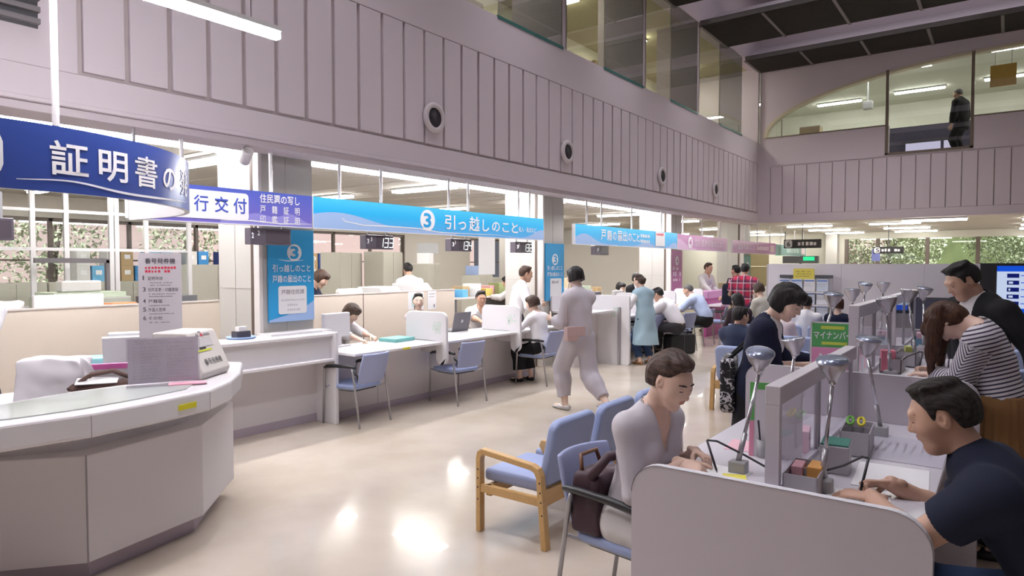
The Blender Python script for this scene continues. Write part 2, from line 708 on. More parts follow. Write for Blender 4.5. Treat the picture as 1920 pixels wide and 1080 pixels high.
b.box(-5.12, 9.2, YE, YE + 0.06, 4.17, 4.20)
b.box(XF, 9.2, YE - 0.012, YE + 0.34, 2.72, 2.75)
struct(b.build('wall_end', [WALLM, GROOVE]))
FRM = mat('bronze_frame', (0.22, 0.18, 0.14), 0.45, 0.3)
b = MB()
b.box(-5.3, -2.42, YE - 0.01, YE + 0.05, 4.935, 4.965)
b.box(-0.72, 6.4, YE - 0.01, YE + 0.05, 4.935, 4.965)
b.box(-2.45, -2.385, YE - 0.015, YE + 0.06, 4.24, 6.26)
b.box(-0.755, -0.69, YE - 0.015, YE + 0.06, 4.24, 6.40)
b.box(-2.45, -0.69, YE - 0.015, YE + 0.06, 4.23, 4.285)
b.box(-4.86, -4.84, YE + 0.01, YE + 0.05, 4.95, 5.40)
b.box(2.4, 2.46, YE + 0.0, YE + 0.05, 4.95, 6.40)
wf = struct(b.build('window_1', FRM))
b = MB()
ax = [q for q in xs if -5.33 <= q <= 6.5]
for x0, x1 in zip(ax, ax[1:]):
    b.add([(x0, YE + 0.03, sill((x0 + x1) / 2)), (x1, YE + 0.03, sill((x0 + x1) / 2)), (x1, YE + 0.03, arch(x1)), (x0, YE + 0.03, arch(x0))], [(0, 1, 2, 3)])
b.build('pane', glassmat('gallery_pane', (0.90, 0.93, 0.90), 0.16), wf)

b = MB()
n = 48
vs, fs = [], []
for i in range(n + 1):
    a = math.pi * i / n
    x, z = 0.6 - 5.93 * math.cos(a), 4.95 + 1.5 * math.sin(a)
    x2, z2 = 0.6 - 5.85 * math.cos(a), 4.95 + 1.43 * math.sin(a)
    vs += [(x, YE - 0.012, z), (x2, YE - 0.012, z2), (x2, YE + 0.2, z2), (x, YE + 0.02, z)]
for i in range(n):
    for k in range(4):
        fs.append((4 * i + k, 4 * i + 4 + k, 4 * i + 4 + (k + 1) % 4, 4 * i + (k + 1) % 4))
b.add(vs, fs)
struct(b.build('trim_arch', mat('arch_cream_reveal', (0.62, 0.56, 0.42), 0.6)))

# --- upper room behind the arched window
UPW = mat('upper_room_wall', (0.66, 0.66, 0.58), 0.8)
b = MB()
b.box(-7.5, 9.2, 18.6, 25, 4.0, 4.2)
b.box(-7.5, 9.2, 24.8, 25, 4.2, 7.0)
b.box(-7.7, -7.5, 18.6, 25, 4.2, 7.0)
b.box(9.0, 9.2, 18.6, 25, 4.2, 7.0)
b.box(-7.5, 9.2, 18.6, 25, 6.75, 6.9)
struct(b.build('wall_upper_room', UPW))
# --- gallery behind the glass on the left
GALW = mat('gallery_wall', (0.66, 0.62, 0.50), 0.75)
b = MB()
b.box(-9.2, XF - 0.02, -6, 18.4, 4.6, 4.79)                # gallery floor
b.box(-9.2, -8.2, -6, 18.4, 4.79, 6.9, 1)                  # back wall
b.box(-8.2, XF - 0.02, -6, 18.4, 6.78, 6.9, 2)             # ceiling
b.box(XF - 0.3, XF, -6, 18.4, 6.76, 8.6)                   # wall above the gallery
b.box(-8.2, XF - 0.02, 18.28, 18.4, 4.79, 6.8)
for yy in (2.75, 5.75, 8.68, 11.42, 14.06):
    b.box(-6.35, XF - 0.03, yy - 0.12, yy, 4.79, 6.78)
struct(b.build('wall_gallery', [WALLM, GALW, mat('gallery_ceiling_ochre', (0.50, 0.46, 0.30), 0.8)]))
b = MB()
gaps = [(-1, 2.63), (2.75, 5.63), (5.75, 8.56), (8.68, 11.30), (11.42, 13.94), (14.06, 16.9)]
DOORM = mat('pale_gallery_door', (0.70, 0.68, 0.58), 0.6)
TEAL = mat('glass_edge_teal', (0.05, 0.16, 0.15), 0.2)
MIR = mat('tinted_gallery_panel', (0.36, 0.36, 0.34), 0.06, 0.55)
for i, (ya, yb) in enumerate(gaps[2:]):
    w = MB()
    ym = ya + 0.45 * (yb - ya)
    w.box(XF - 0.035, XF - 0.02, ya, ya + 0.02, 4.83, 6.76)
    w.box(XF - 0.035, XF - 0.02, ym - 0.008, ym + 0.008, 4.83, 6.76)
    wf = struct(w.build('window_%d' % (i + 2), mat('steel_mullion', (0.45, 0.43, 0.38), 0.3, 0.7)))
    MB().box(XF - 0.030, XF - 0.024, ya, ym, 4.83, 6.76).build('pane', glassmat('gallery_glass', (0.88, 0.90, 0.84), 0.16), wf)
    MB().box(XF - 0.022, XF - 0.014, ym, yb, 4.83, 6.76).build('pane', glassmat('gallery_glass_grey', (0.62, 0.64, 0.62), 0.30), wf)
    MB().box(XF - 0.03, XF + 0.012, ym - 0.05, yb, 4.80, 4.845).build('glass_shoe', TEAL, wf, bevel=0.005)
    d = struct(MB().box(-8.2, -8.15, ya + 0.3, ya + 1.25, 4.79, 6.45).build('door_%d' % (i + 1), DOORM))
    f = MB()
    f.box(-8.2, -8.10, ya + 0.22, ya + 0.3, 4.79, 6.53)
    f.box(-8.2, -8.10, ya + 1.25, ya + 1.33, 4.79, 6.53)
    f.box(-8.2, -8.10, ya + 0.3, ya + 1.25, 6.45, 6.53)
    f.build('door_frame', mat('door_frame_brown', (0.22, 0.16, 0.10), 0.5), d)

# --- hall ceiling, beams with dark grilles
struct(MB().box(XF - 0.3, 9.2, -6, YE + 0.2, 8.5, 8.7).build('ceiling_hall', WALLM))
GRL = mat('dark_grille', (0.030, 0.026, 0.022), 0.7)
BEAM = mat('beam_white_paint', (0.66, 0.62, 0.66), 0.7)
for i in range(7):
    y0 = 17.1 - 3.06 * i
    y1 = min(y0 + 1.74, YE - 0.01)
    bm_ = MB()
    bm_.prism([(y0, 6.76), (y1, 6.76), (y1, 7.35), (y0 + 1.25, 7.35)], XF + 0.005, 9.1, 'x')
    o = struct(bm_.build('trim_beam_%d' % (i + 1), BEAM))
    g = MB()
    g.box(XF + 0.005, 9.1, y0 - 0.01, y1, 6.70, 6.757)
    x = XF
    g2 = MB()
    ln = MB()
    for k in range(12):
        xa = XF + 1.3 * k
        g2.box(xa - 0.03, xa + 0.03, y0, y1, 6.675, 6.699)
    yy = y0 + 0.04
    while yy < y1 - 0.02:
        ln.box(XF + 0.01, 9.1, yy, yy + 0.014, 6.682, 6.699)
        yy += 0.06
    g.build('grille_tray', GRL, o)
    ln.build('louvre_slats', mat('louvre_brown_black', (0.042, 0.036, 0.030), 0.6), o)
    g2.build('grille_divider', mat('grille_divider_grey', (0.16, 0.145, 0.14), 0.6), o)
    e = MB()
    e.box(XF + 0.005, 9.1, y0 - 0.03, y0, 6.70, 6.80)
    e.build('grille_edge', mat('grille_edge_dark', (0.07, 0.062, 0.058), 0.5), o)

# --- walls out of view that close the hall; the right one is open above and between its piers like a window front
struct(MB().box(-14, 9.2, -6.2, -6, -0.2, 8.6).build('wall_back', WALLM))
b = MB()
b.box(9.0, 9.2, -6, 29, 0, 0.9)
b.box(9.0, 9.2, -6, 29, 2.7, 8.6)
for k in range(12):
    b.box(9.0, 9.2, -6 + 3 * k - 0.3, -6 + 3 * k + 0.3, 0.9, 2.7)
struct(b.build('wall_right', WALLM))

# --- columns along the counter line
for i, yc in enumerate((3.75, 8.65, 13.55, 18.45)):
    b = MB()
    b.box(-6.55, -5.83, yc, yc + 0.62, 0, 2.8)
    o = struct(b.build('column_%d' % (i + 1), COLM))
    s = MB()
    s.box(-5.965, -5.925, yc - 0.006, yc + 0.0, 0, 2.8)
    s.build('seam', DARKSEAM, o)
    s = MB()
    s.box(-6.25, -6.244, yc - 0.004, yc, 0, 2.8)
    s.box(-6.55, -5.97, yc - 0.004, yc, 1.36, 1.366)
    s.box(-5.83, -5.826, yc + 0.3, yc + 0.304, 0, 2.8)
    s.build('panel_joint', mat('joint_grey', (0.45, 0.43, 0.40), 0.6), o)
    s = MB()
    s.box(-5.90, -5.80, yc - 0.02, yc + 0.02, 0, 2.8)
    s.build('corner_guard', mat('corner_guard_white', (0.72, 0.68, 0.66), 0.4), o, bevel=0.008)

# --- back wall of the office with its windows (left side)
OW = mat('office_wall_cream', (0.56, 0.52, 0.47), 0.75)
WX = -13.5
b = MB()
wins = [(2.0, 8.6), (9.6, 13.2), (16.0, 22.0)]
b.box(WX - 0.2, WX, -6, 29, 0, 0.95)
b.box(WX - 0.2, WX, -6, 29, 2.42, 2.8)
yy = -6
for (a, c) in wins:
    b.box(WX - 0.2, WX, yy, a, 0.95, 2.42)
    yy = c
b.box(WX - 0.2, WX, yy, 29, 0.95, 2.42)
struct(b.build('wall_office', OW))
for i, (a, c) in enumerate(wins):
    w = MB()
    n = int((c - a) / 1.1)
    for k in range(n + 1):
        yk = a + (c - a) * k / n
        w.box(WX - 0.12, WX - 0.04, yk - 0.03, yk + 0.03, 0.95, 2.42)
    w.box(WX - 0.12, WX - 0.04, a, c, 2.36, 2.42)
    w.box(WX - 0.12, WX - 0.04, a, c, 0.95, 1.0)
    w.box(WX - 0.12, WX - 0.04, a, c, 1.66, 1.69)
    wf = struct(w.build('window_%d' % (i + 6), mat('window_frame_brown', (0.12, 0.09, 0.075), 0.5)))
    MB().box(WX - 0.09, WX - 0.085, a, c, 0.95, 2.42).build('pane', GLASS, wf)
# far wall
YB = 28.0
b = MB()
b.box(-14, -8.8, YB, YB + 0.2, 0, 2.8)
b.box(-7.8, -4.95, YB, YB + 0.2, 0, 2.8)
b.box(-8.8, -7.8, YB, YB + 0.2, 2.1, 2.8)
b.box(-4.95, 9.2, YB, YB + 0.2, 0, 0.8)
b.box(-4.95, 9.2, YB, YB + 0.2, 2.56, 2.8)
struct(b.build('wall_far', mat('far_wall_paint', (0.66, 0.64, 0.56), 0.75)))
d = struct(MB().box(-8.8, -7.8, YB + 0.05, YB + 0.1, 0, 2.1).build('door_9', mat('olive_door', (0.20, 0.16, 0.08), 0.6)))
MB().box(-8.8, -7.8, YB + 0.02, YB + 0.05, 1.5, 1.54).box(-8.84, -8.76, YB - 0.02, YB + 0.05, 0, 2.1).build('door_frame', mat('pale_frame', (0.6, 0.55, 0.42), 0.5), d)
w = MB()
for xk in (-4.95, -3.9, -2.33, -0.85, 0.9, 2.7, 4.5, 6.3, 8.1):
    w.box(xk - 0.06, xk + 0.06, YB - 0.02, YB + 0.12, 0.8, 2.56)
w.box(-4.95, 9.2, YB - 0.02, YB + 0.12, 0.78, 0.84)
wf = struct(w.build('window_9', mat('window_frame_brown', (0.12, 0.09, 0.075), 0.5)))
MB().box(-4.95, 9.2, YB + 0.06, YB + 0.066, 0.84, 2.56).build('pane', GLASS, wf)
struct(MB().box(-5.6, -5.2, YB - 0.4, YB, 0, 2.8).build('column_5', COLM))
# beige partition walls deeper in the office
struct(MB().box(-13.5, -8.9, 20.0, 20.15, 0, 2.8).build('wall_partition', mat('beige_partition_wall', (0.72, 0.69, 0.64), 0.75)))
struct(MB().box(-11.5, -9.6, 14.9, 15.05, 0, 2.8).build('wall_grey_partition', mat('grey_partition_wall', (0.46, 0.43, 0.40), 0.75)))

# ================================================================== LAMPS
STRIP = glow('strip_tube_glow', (1.0, 0.97, 1.0), E_STRIP)
OFT = glow('office_tube_glow', (1.0, 0.98, 0.92), E_OFFICE)
UPT = glow('upper_tube_glow', (1.0, 0.98, 0.93), E_UP)
PEND = glow('pendant_tube_glow', (1.0, 0.96, 1.0), E_PEND)
HOUS = mat('lamp_housing_white', (0.8, 0.8, 0.8), 0.4)

t = thing('strip_light', 'long continuous bright strip light under the ceiling behind the hanging signs', 'ceiling light', (-6.35, 7.6, 2.72))
MB().box(-0.09, 0.09, -6.4, 6.4, 0.03, 0.08).build('housing', HOUS, t)
MB().box(-0.06, 0.06, -6.38, 6.38, 0, 0.03).build('diffuser', STRIP, t)


def fixture(name, label, group, loc, length, width, m, drop=0.0, vert=False):
    t = thing(name, label, 'ceiling light', loc, 0, group)
    MB().box(-length / 2 - 0.02, length / 2 + 0.02, -width / 2 - 0.03, width / 2 + 0.03, 0.02, 0.05 + drop).build('housing', HOUS, t)
    MB().box(-length / 2, length / 2, -width / 2, width / 2, -0.015, 0.02).build('diffuser', m, t)
    return t


f0 = fixture('ceiling_light', 'fluorescent ceiling light in the row over the office behind the counters', 'office ceiling lights', (-7.25, 7.5, 2.75), 1.25, 0.16, OFT)
for yy in (1.2, 4.05, 7.5, 10.5, 14.1, 17.2):
    for xx in (-7.25, -9.6, -11.9):
        if (xx, yy) != (-7.25, 7.5):
            dup(f0, (xx, yy, 2.75))
f1 = fixture('ceiling_light', 'fluorescent ceiling light in the rows below the ceiling beyond the end wall', 'ceiling lights of the far area', (-4.85, 21.6, 2.75), 1.25, 0.14, OFT)
for yy in (21.6, 24.4, 27.0):
    for xx in (-10.4, -7.6, -4.85, -2.6, 0.9, 3.4):
        if (xx, yy) != (-4.85, 21.6):
            dup(f1, (xx, yy, 2.75))
t = fixture('ceiling_light', 'large bright white box light hanging under the end wall beside the dark direction signs', None, (-1.45, 18.95, 2.66), 1.3, 0.3, glow('box_light_glow', (1, 0.98, 0.94), 14.0), 0.06)
t = fixture('ceiling_light', 'large bright white box light under the end wall at the right edge of the photo', None, (1.15, 18.95, 2.66), 1.3, 0.3, glow('box_light_glow', (1, 0.98, 0.94), 14.0), 0.06)
# lights in the room behind the arched window
u0 = fixture('ceiling_light', 'fluorescent ceiling light in the room behind the arched window', 'upper room ceiling lights', (-3.9, 20.6, 6.69), 1.25, 0.12, UPT)
for xx, yy in ((-4.4, 23.3), (-2.3, 20.2), (-2.2, 23.0), (0.2, 19.8), (0.0, 22.8), (2.2, 20.2), (2.4, 23), (-6.4, 22)):
    dup(u0, (xx, yy, 6.69))
g0 = fixture('ceiling_light', 'short ceiling light in the corridor behind the gallery glass', 'gallery corridor lights', (-7.1, 8.2, 6.72), 0.6, 0.3, glow('gallery_tube_glow', (1.0, 0.96, 0.86), 60.0))
for yy in (4.5, 11.2, 14.2, 17.0):
    dup(g0, (-7.1, yy, 6.72))

# pendant tube at top left
PX, PZ = -3.5, 2.95
t = thing('pendant_light', 'bright hanging tube light above the curved dark blue sign', 'pendant light', (PX, 1.62, PZ))
MB().box(-0.025, 0.025, -0.78, 0.78, -0.022, 0.022).build('tube', PEND, t, bevel=0.008)
MB().box(-0.03, 0.03, -0.78, 0.78, 0.023, 0.05).build('housing', HOUS, t)
c = MB()
for yy in (-0.6, 0.6):
    c.tube([(0, yy, 0.04), (0, yy, 5.5)], 0.004, 6)
c.build('suspension_wire', STEEL, t)
# ================================================================== PEOPLE: smooth-blended volumes meshed by surface nets
V3 = lambda *a: np.array(a, dtype=np.float64)


def nrm(v):
    v = np.asarray(v, float)
    return v / max(1e-9, np.linalg.norm(v))


class Seg:
    def __init__(s, p0, p1, r0, r1, lat=None, fl=1.0, k=0.02, op='u'):
        s.p0, s.p1, s.r0, s.r1 = np.asarray(p0, float), np.asarray(p1, float), r0, r1
        s.fl, s.k, s.op = fl, k, op
        s.lat = None if lat is None else np.asarray(lat, float)
        m = max(r0, r1) * max(1, fl)
        s.lo = np.minimum(s.p0, s.p1) - m
        s.hi = np.maximum(s.p0, s.p1) + m

    def ev(s, X):
        ax = s.p1 - s.p0
        L2 = float(ax @ ax)
        q = X - s.p0
        if L2 < 1e-10:
            t = np.zeros(X.shape[:-1])
        else:
            t = np.clip((q @ ax) / L2, 0, 1)
            q = q - t[..., None] * ax
        r = s.r0 + (s.r1 - s.r0) * t
        if s.lat is None or s.fl == 1.0:
            return np.sqrt((q * q).sum(-1)) - r
        a = nrm(ax) if L2 > 1e-10 else V3(0, 0, 1)
        l = nrm(s.lat - (s.lat @ a) * a)
        d = np.cross(a, l)
        dd = q @ d
        q2 = (q * q).sum(-1) - dd * dd
        return (np.sqrt(q2 + (dd / s.fl) ** 2) - r) * min(1.0, 0.5 + 0.5 * s.fl)


class Ell:
    def __init__(s, c, r, F=None, k=0.015, op='u'):
        s.c, s.r = np.asarray(c, float), np.asarray(r, float)
        s.F = np.eye(3) if F is None else F          # rows are axes
        s.k, s.op = k, op
        m = max(r)
        s.lo, s.hi = s.c - m, s.c + m

    def ev(s, X):
        q = (X - s.c) @ s.F.T
        n = np.sqrt(((q / s.r) ** 2).sum(-1))
        return (n - 1.0) * float(min(s.r)) * 0.5 + (n - 1.0) * float(s.r.mean()) * 0.5


class Cut:
    """cut away where fn(X) < 0, inside a ball"""
    def __init__(s, fn, c, rad):
        s.fn, s.op, s.k = fn, 's', 0.0
        s.lo, s.hi = np.asarray(c, float) - rad, np.asarray(c, float) + rad

    def ev(s, X):
        return s.fn(X)


def field(prims, vox, pad=2, disp=None):
    us = [p for p in prims if p.op == 'u']
    lo = np.min([p.lo for p in us], 0) - vox * (pad + 1)
    hi = np.max([p.hi for p in us], 0) + vox * (pad + 1)
    n = np.ceil((hi - lo) / vox).astype(int) + 1
    D = np.full(n, 0.5, dtype=np.float32)
    for p in prims:
        mg = vox * 2.5 + p.k
        a = np.maximum(np.floor((p.lo - mg - lo) / vox).astype(int), 0)
        c = np.minimum(np.ceil((p.hi + mg - lo) / vox).astype(int) + 1, n)
        if np.any(c <= a):
            continue
        gx, gy, gz = (lo[i] + vox * np.arange(a[i], c[i]) for i in range(3))
        X = np.stack(np.meshgrid(gx, gy, gz, indexing='ij'), -1)
        d = p.ev(X).astype(np.float32)
        S = D[a[0]:c[0], a[1]:c[1], a[2]:c[2]]
        if p.op == 'u':
            k = max(p.k, 1e-5)
            h = np.clip(0.5 + 0.5 * (S - d) / k, 0, 1)
            S[...] = S + (d - S) * h - k * h * (1 - h)
        else:
            np.maximum(S, -d, out=S)
    if disp is not None:
        gx, gy, gz = (lo[i] + vox * np.arange(n[i]) for i in range(3))
        near = np.abs(D) < 0.03
        I = np.nonzero(near)
        X = np.stack([gx[I[0]], gy[I[1]], gz[I[2]]], -1)
        D[I] += disp(X).astype(np.float32)
    D[0] = D[-1] = 0.5; D[:, 0] = D[:, -1] = 0.5; D[:, :, 0] = D[:, :, -1] = 0.5
    return D, lo


def surfnet(D, lo, vox):
    ins = D < 0
    s = np.zeros(tuple(k - 1 for k in D.shape), dtype=np.int8)
    nx, ny, nz = s.shape
    off = [(i, j, k) for i in (0, 1) for j in (0, 1) for k in (0, 1)]
    for (i, j, k) in off:
        s += ins[i:i + nx, j:j + ny, k:k + nz]
    act = np.nonzero((s > 0) & (s < 8))
    A = np.stack(act, -1)
    n = len(A)
    if n == 0:
        return np.zeros((0, 3)), np.zeros((0, 4), int)
    idx = np.full(s.shape, -1, dtype=np.int32)
    idx[act] = np.arange(n)
    val = {o: D[A[:, 0] + o[0], A[:, 1] + o[1], A[:, 2] + o[2]] for o in off}
    acc = np.zeros((n, 3)); cnt = np.zeros(n)
    for o in off:
        for ax in range(3):
            if o[ax] == 0:
                o2 = list(o); o2[ax] = 1; o2 = tuple(o2)
                a, c = val[o], val[o2]
                x = (a < 0) != (c < 0)
                t = np.where(x, a / np.where(x, a - c, 1), 0)
                p = np.zeros((n, 3)); p[:] = o
                p[:, ax] = t
                acc += p * x[:, None]; cnt += x
    vs = lo + vox * (A + acc / cnt[:, None])
    Q = []
    for ax in range(3):
        b_, c_ = (ax + 1) % 3, (ax + 2) % 3
        sl0 = [slice(1, -1)] * 3; sl1 = [slice(1, -1)] * 3
        sl0[ax] = slice(0, -1); sl1[ax] = slice(1, None)
        i0, i1 = ins[tuple(sl0)], ins[tuple(sl1)]
        E_ = np.nonzero(i0 != i1)
        P = np.stack(E_, -1)
        P[:, b_] += 1; P[:, c_] += 1
        f = i0[E_]

        def g(db, dc):
            q = P.copy(); q[:, b_] -= db; q[:, c_] -= dc
            return idx[q[:, 0], q[:, 1], q[:, 2]]
        q = np.stack([g(1, 1), g(0, 1), g(0, 0), g(1, 0)], -1)
        q[~f] = q[~f][:, ::-1]
        Q.append(q)
    Q = np.concatenate(Q)
    return vs, Q[(Q >= 0).all(1)]


def np_mesh(name, parts, parent, mats):
    """parts: list of (verts, quads, material index); one mesh object"""
    vs = np.concatenate([p[0] for p in parts])
    fs, mi, o = [], [], 0
    for v, f, m in parts:
        fs.append(f + o); mi.append(np.full(len(f), m)); o += len(v)
    fs = np.concatenate(fs); mi = np.concatenate(mi)
    me = bpy.data.meshes.new(name)
    me.vertices.add(len(vs)); me.vertices.foreach_set('co', vs.astype(np.float32).ravel())
    me.loops.add(fs.size); me.loops.foreach_set('vertex_index', fs.astype(np.int32).ravel())
    me.polygons.add(len(fs)); me.polygons.foreach_set('loop_start', (np.arange(len(fs)) * 4).astype(np.int32))
    for q in mats:
        me.materials.append(q)
    me.polygons.foreach_set('material_index', mi.astype(np.int32))
    me.polygons.foreach_set('use_smooth', np.ones(len(fs), bool))
    me.update(calc_edges=True)
    me.validate()
    ob = bpy.data.objects.new(name, me)
    COL.objects.link(ob)
    ob.parent = parent
    return ob


def sdf(prims, vox, disp=None):
    D, lo = field(prims, vox, disp=disp)
    return surfnet(D, lo, vox)


def skin_mat(name, col):
    return mat(name, col, 0.48, var=0.06, vscale=14, bump=0.05, bscale=400, sub=0.08)


SKIN_F = skin_mat('skin_light', (0.76, 0.53, 0.42))
SKIN_M = skin_mat('skin_tan', (0.58, 0.36, 0.26))
SKIN_P = skin_mat('skin_pale', (0.78, 0.58, 0.48))
LIPS = mat('lip_skin', (0.50, 0.20, 0.17), 0.4)
EYED = mat('eye_dark', (0.015, 0.011, 0.01), 0.25)
EYEW = mat('eye_white', (0.75, 0.72, 0.70), 0.3)
HBLACK = hair_mat('black_hair', (0.006, 0.005, 0.006), (0.022, 0.018, 0.018))
HBROWN = hair_mat('dark_brown_hair', (0.022, 0.012, 0.009), (0.085, 0.047, 0.032))
HCHEST = hair_mat('chestnut_hair', (0.030, 0.014, 0.008), (0.105, 0.045, 0.024))
HBLACK_C = hair_mat('cropped_black_hair', (0.008, 0.007, 0.007), (0.045, 0.038, 0.034), 0.7, 'y')
HBROWN_S = hair_mat('swept_brown_hair', (0.025, 0.015, 0.012), (0.11, 0.066, 0.05), 0.5, 'y')
HGREY = hair_mat('greying_hair', (0.035, 0.032, 0.032), (0.16, 0.15, 0.15))


def cloth(name, col, rough=0.85, bump=0.25, bscale=900, sheen=0.0, var=0.03):
    return mat(name, col, rough, bump=bump, bscale=bscale, var=var, vscale=9, spec=0.25)


def folds(amp, seed=0):
    r = np.random.RandomState(seed)
    Fq = [(r.uniform(-1, 1, 3) * V3(34, 34, 16), r.uniform(0, 6), r.uniform(-1, 1, 3) * 14, r.uniform(0, 6)) for _ in range(4)]

    def f(X):
        o = 0
        for a, p, c, q in Fq:
            o = o + np.sin(X @ a + p + 1.3 * np.sin(X @ c + q))
        return amp * 0.5 * o
    return f


def ik(a, t, l1, l2, hint):
    a, t = np.asarray(a, float), np.asarray(t, float)
    d = t - a
    L = np.linalg.norm(d)
    Lm = (l1 + l2) * 0.995
    if L > Lm:
        t = a + d / L * Lm; L = Lm
    L = max(L, abs(l1 - l2) + 0.02)
    u = nrm(d)
    h = np.asarray(hint, float); h = nrm(h - (h @ u) * u)
    c = (l1 * l1 + L * L - l2 * l2) / (2 * l1 * L)
    c = max(-1, min(1, c))
    return a + u * (l1 * c) + h * (l1 * math.sqrt(1 - c * c)), t


def frame(pitch, yaw, roll=0.0):
    """head axes: right, forward, up; pitch > 0 looks down, yaw > 0 turns to the person's left"""
    M = Matrix.Rotation(R(yaw), 3, 'Z') @ Matrix.Rotation(R(-pitch), 3, 'X') @ Matrix.Rotation(R(roll), 3, 'Y')
    A = np.array(M)
    return A[:, 0], A[:, 1], A[:, 2]


def skeleton(h, sex, pose, lean, head, seat, bend, roll=0.0):
    s = h / 1.7
    J = {}
    zp = seat + 0.105 * s if pose == 'sit' else 0.515 * h - bend
    P = V3(0, 0, zp)

    def d(a):
        return V3(0, math.sin(R(a)), math.cos(R(a)))
    a1, a2, a3 = lean * 0.75, lean * 1.0, lean * 1.25
    Wp = P + 0.14 * s * d(a1)
    C = Wp + 0.16 * s * d(a2)
    N = C + 0.185 * s * d(a3)
    hp, hy, hr = head
    r_, f_, u_ = frame(hp, hy, hr)
    nd = nrm(d(a3) * 0.5 + u_ * 0.5 + 0.15 * f_)
    B = N + 0.085 * s * nd                     # skull base
    Hc = B + 0.105 * s * u_ + 0.028 * s * f_
    J.update(s=s, P=P, W=Wp, C=C, N=N, B=B, H=Hc, hr=r_, hf=f_, hu=u_, up=d(a3), fw=V3(0, math.cos(R(a3)), -math.sin(R(a3))), a=(a1, a2, a3))
    return J


PEOPLE = []


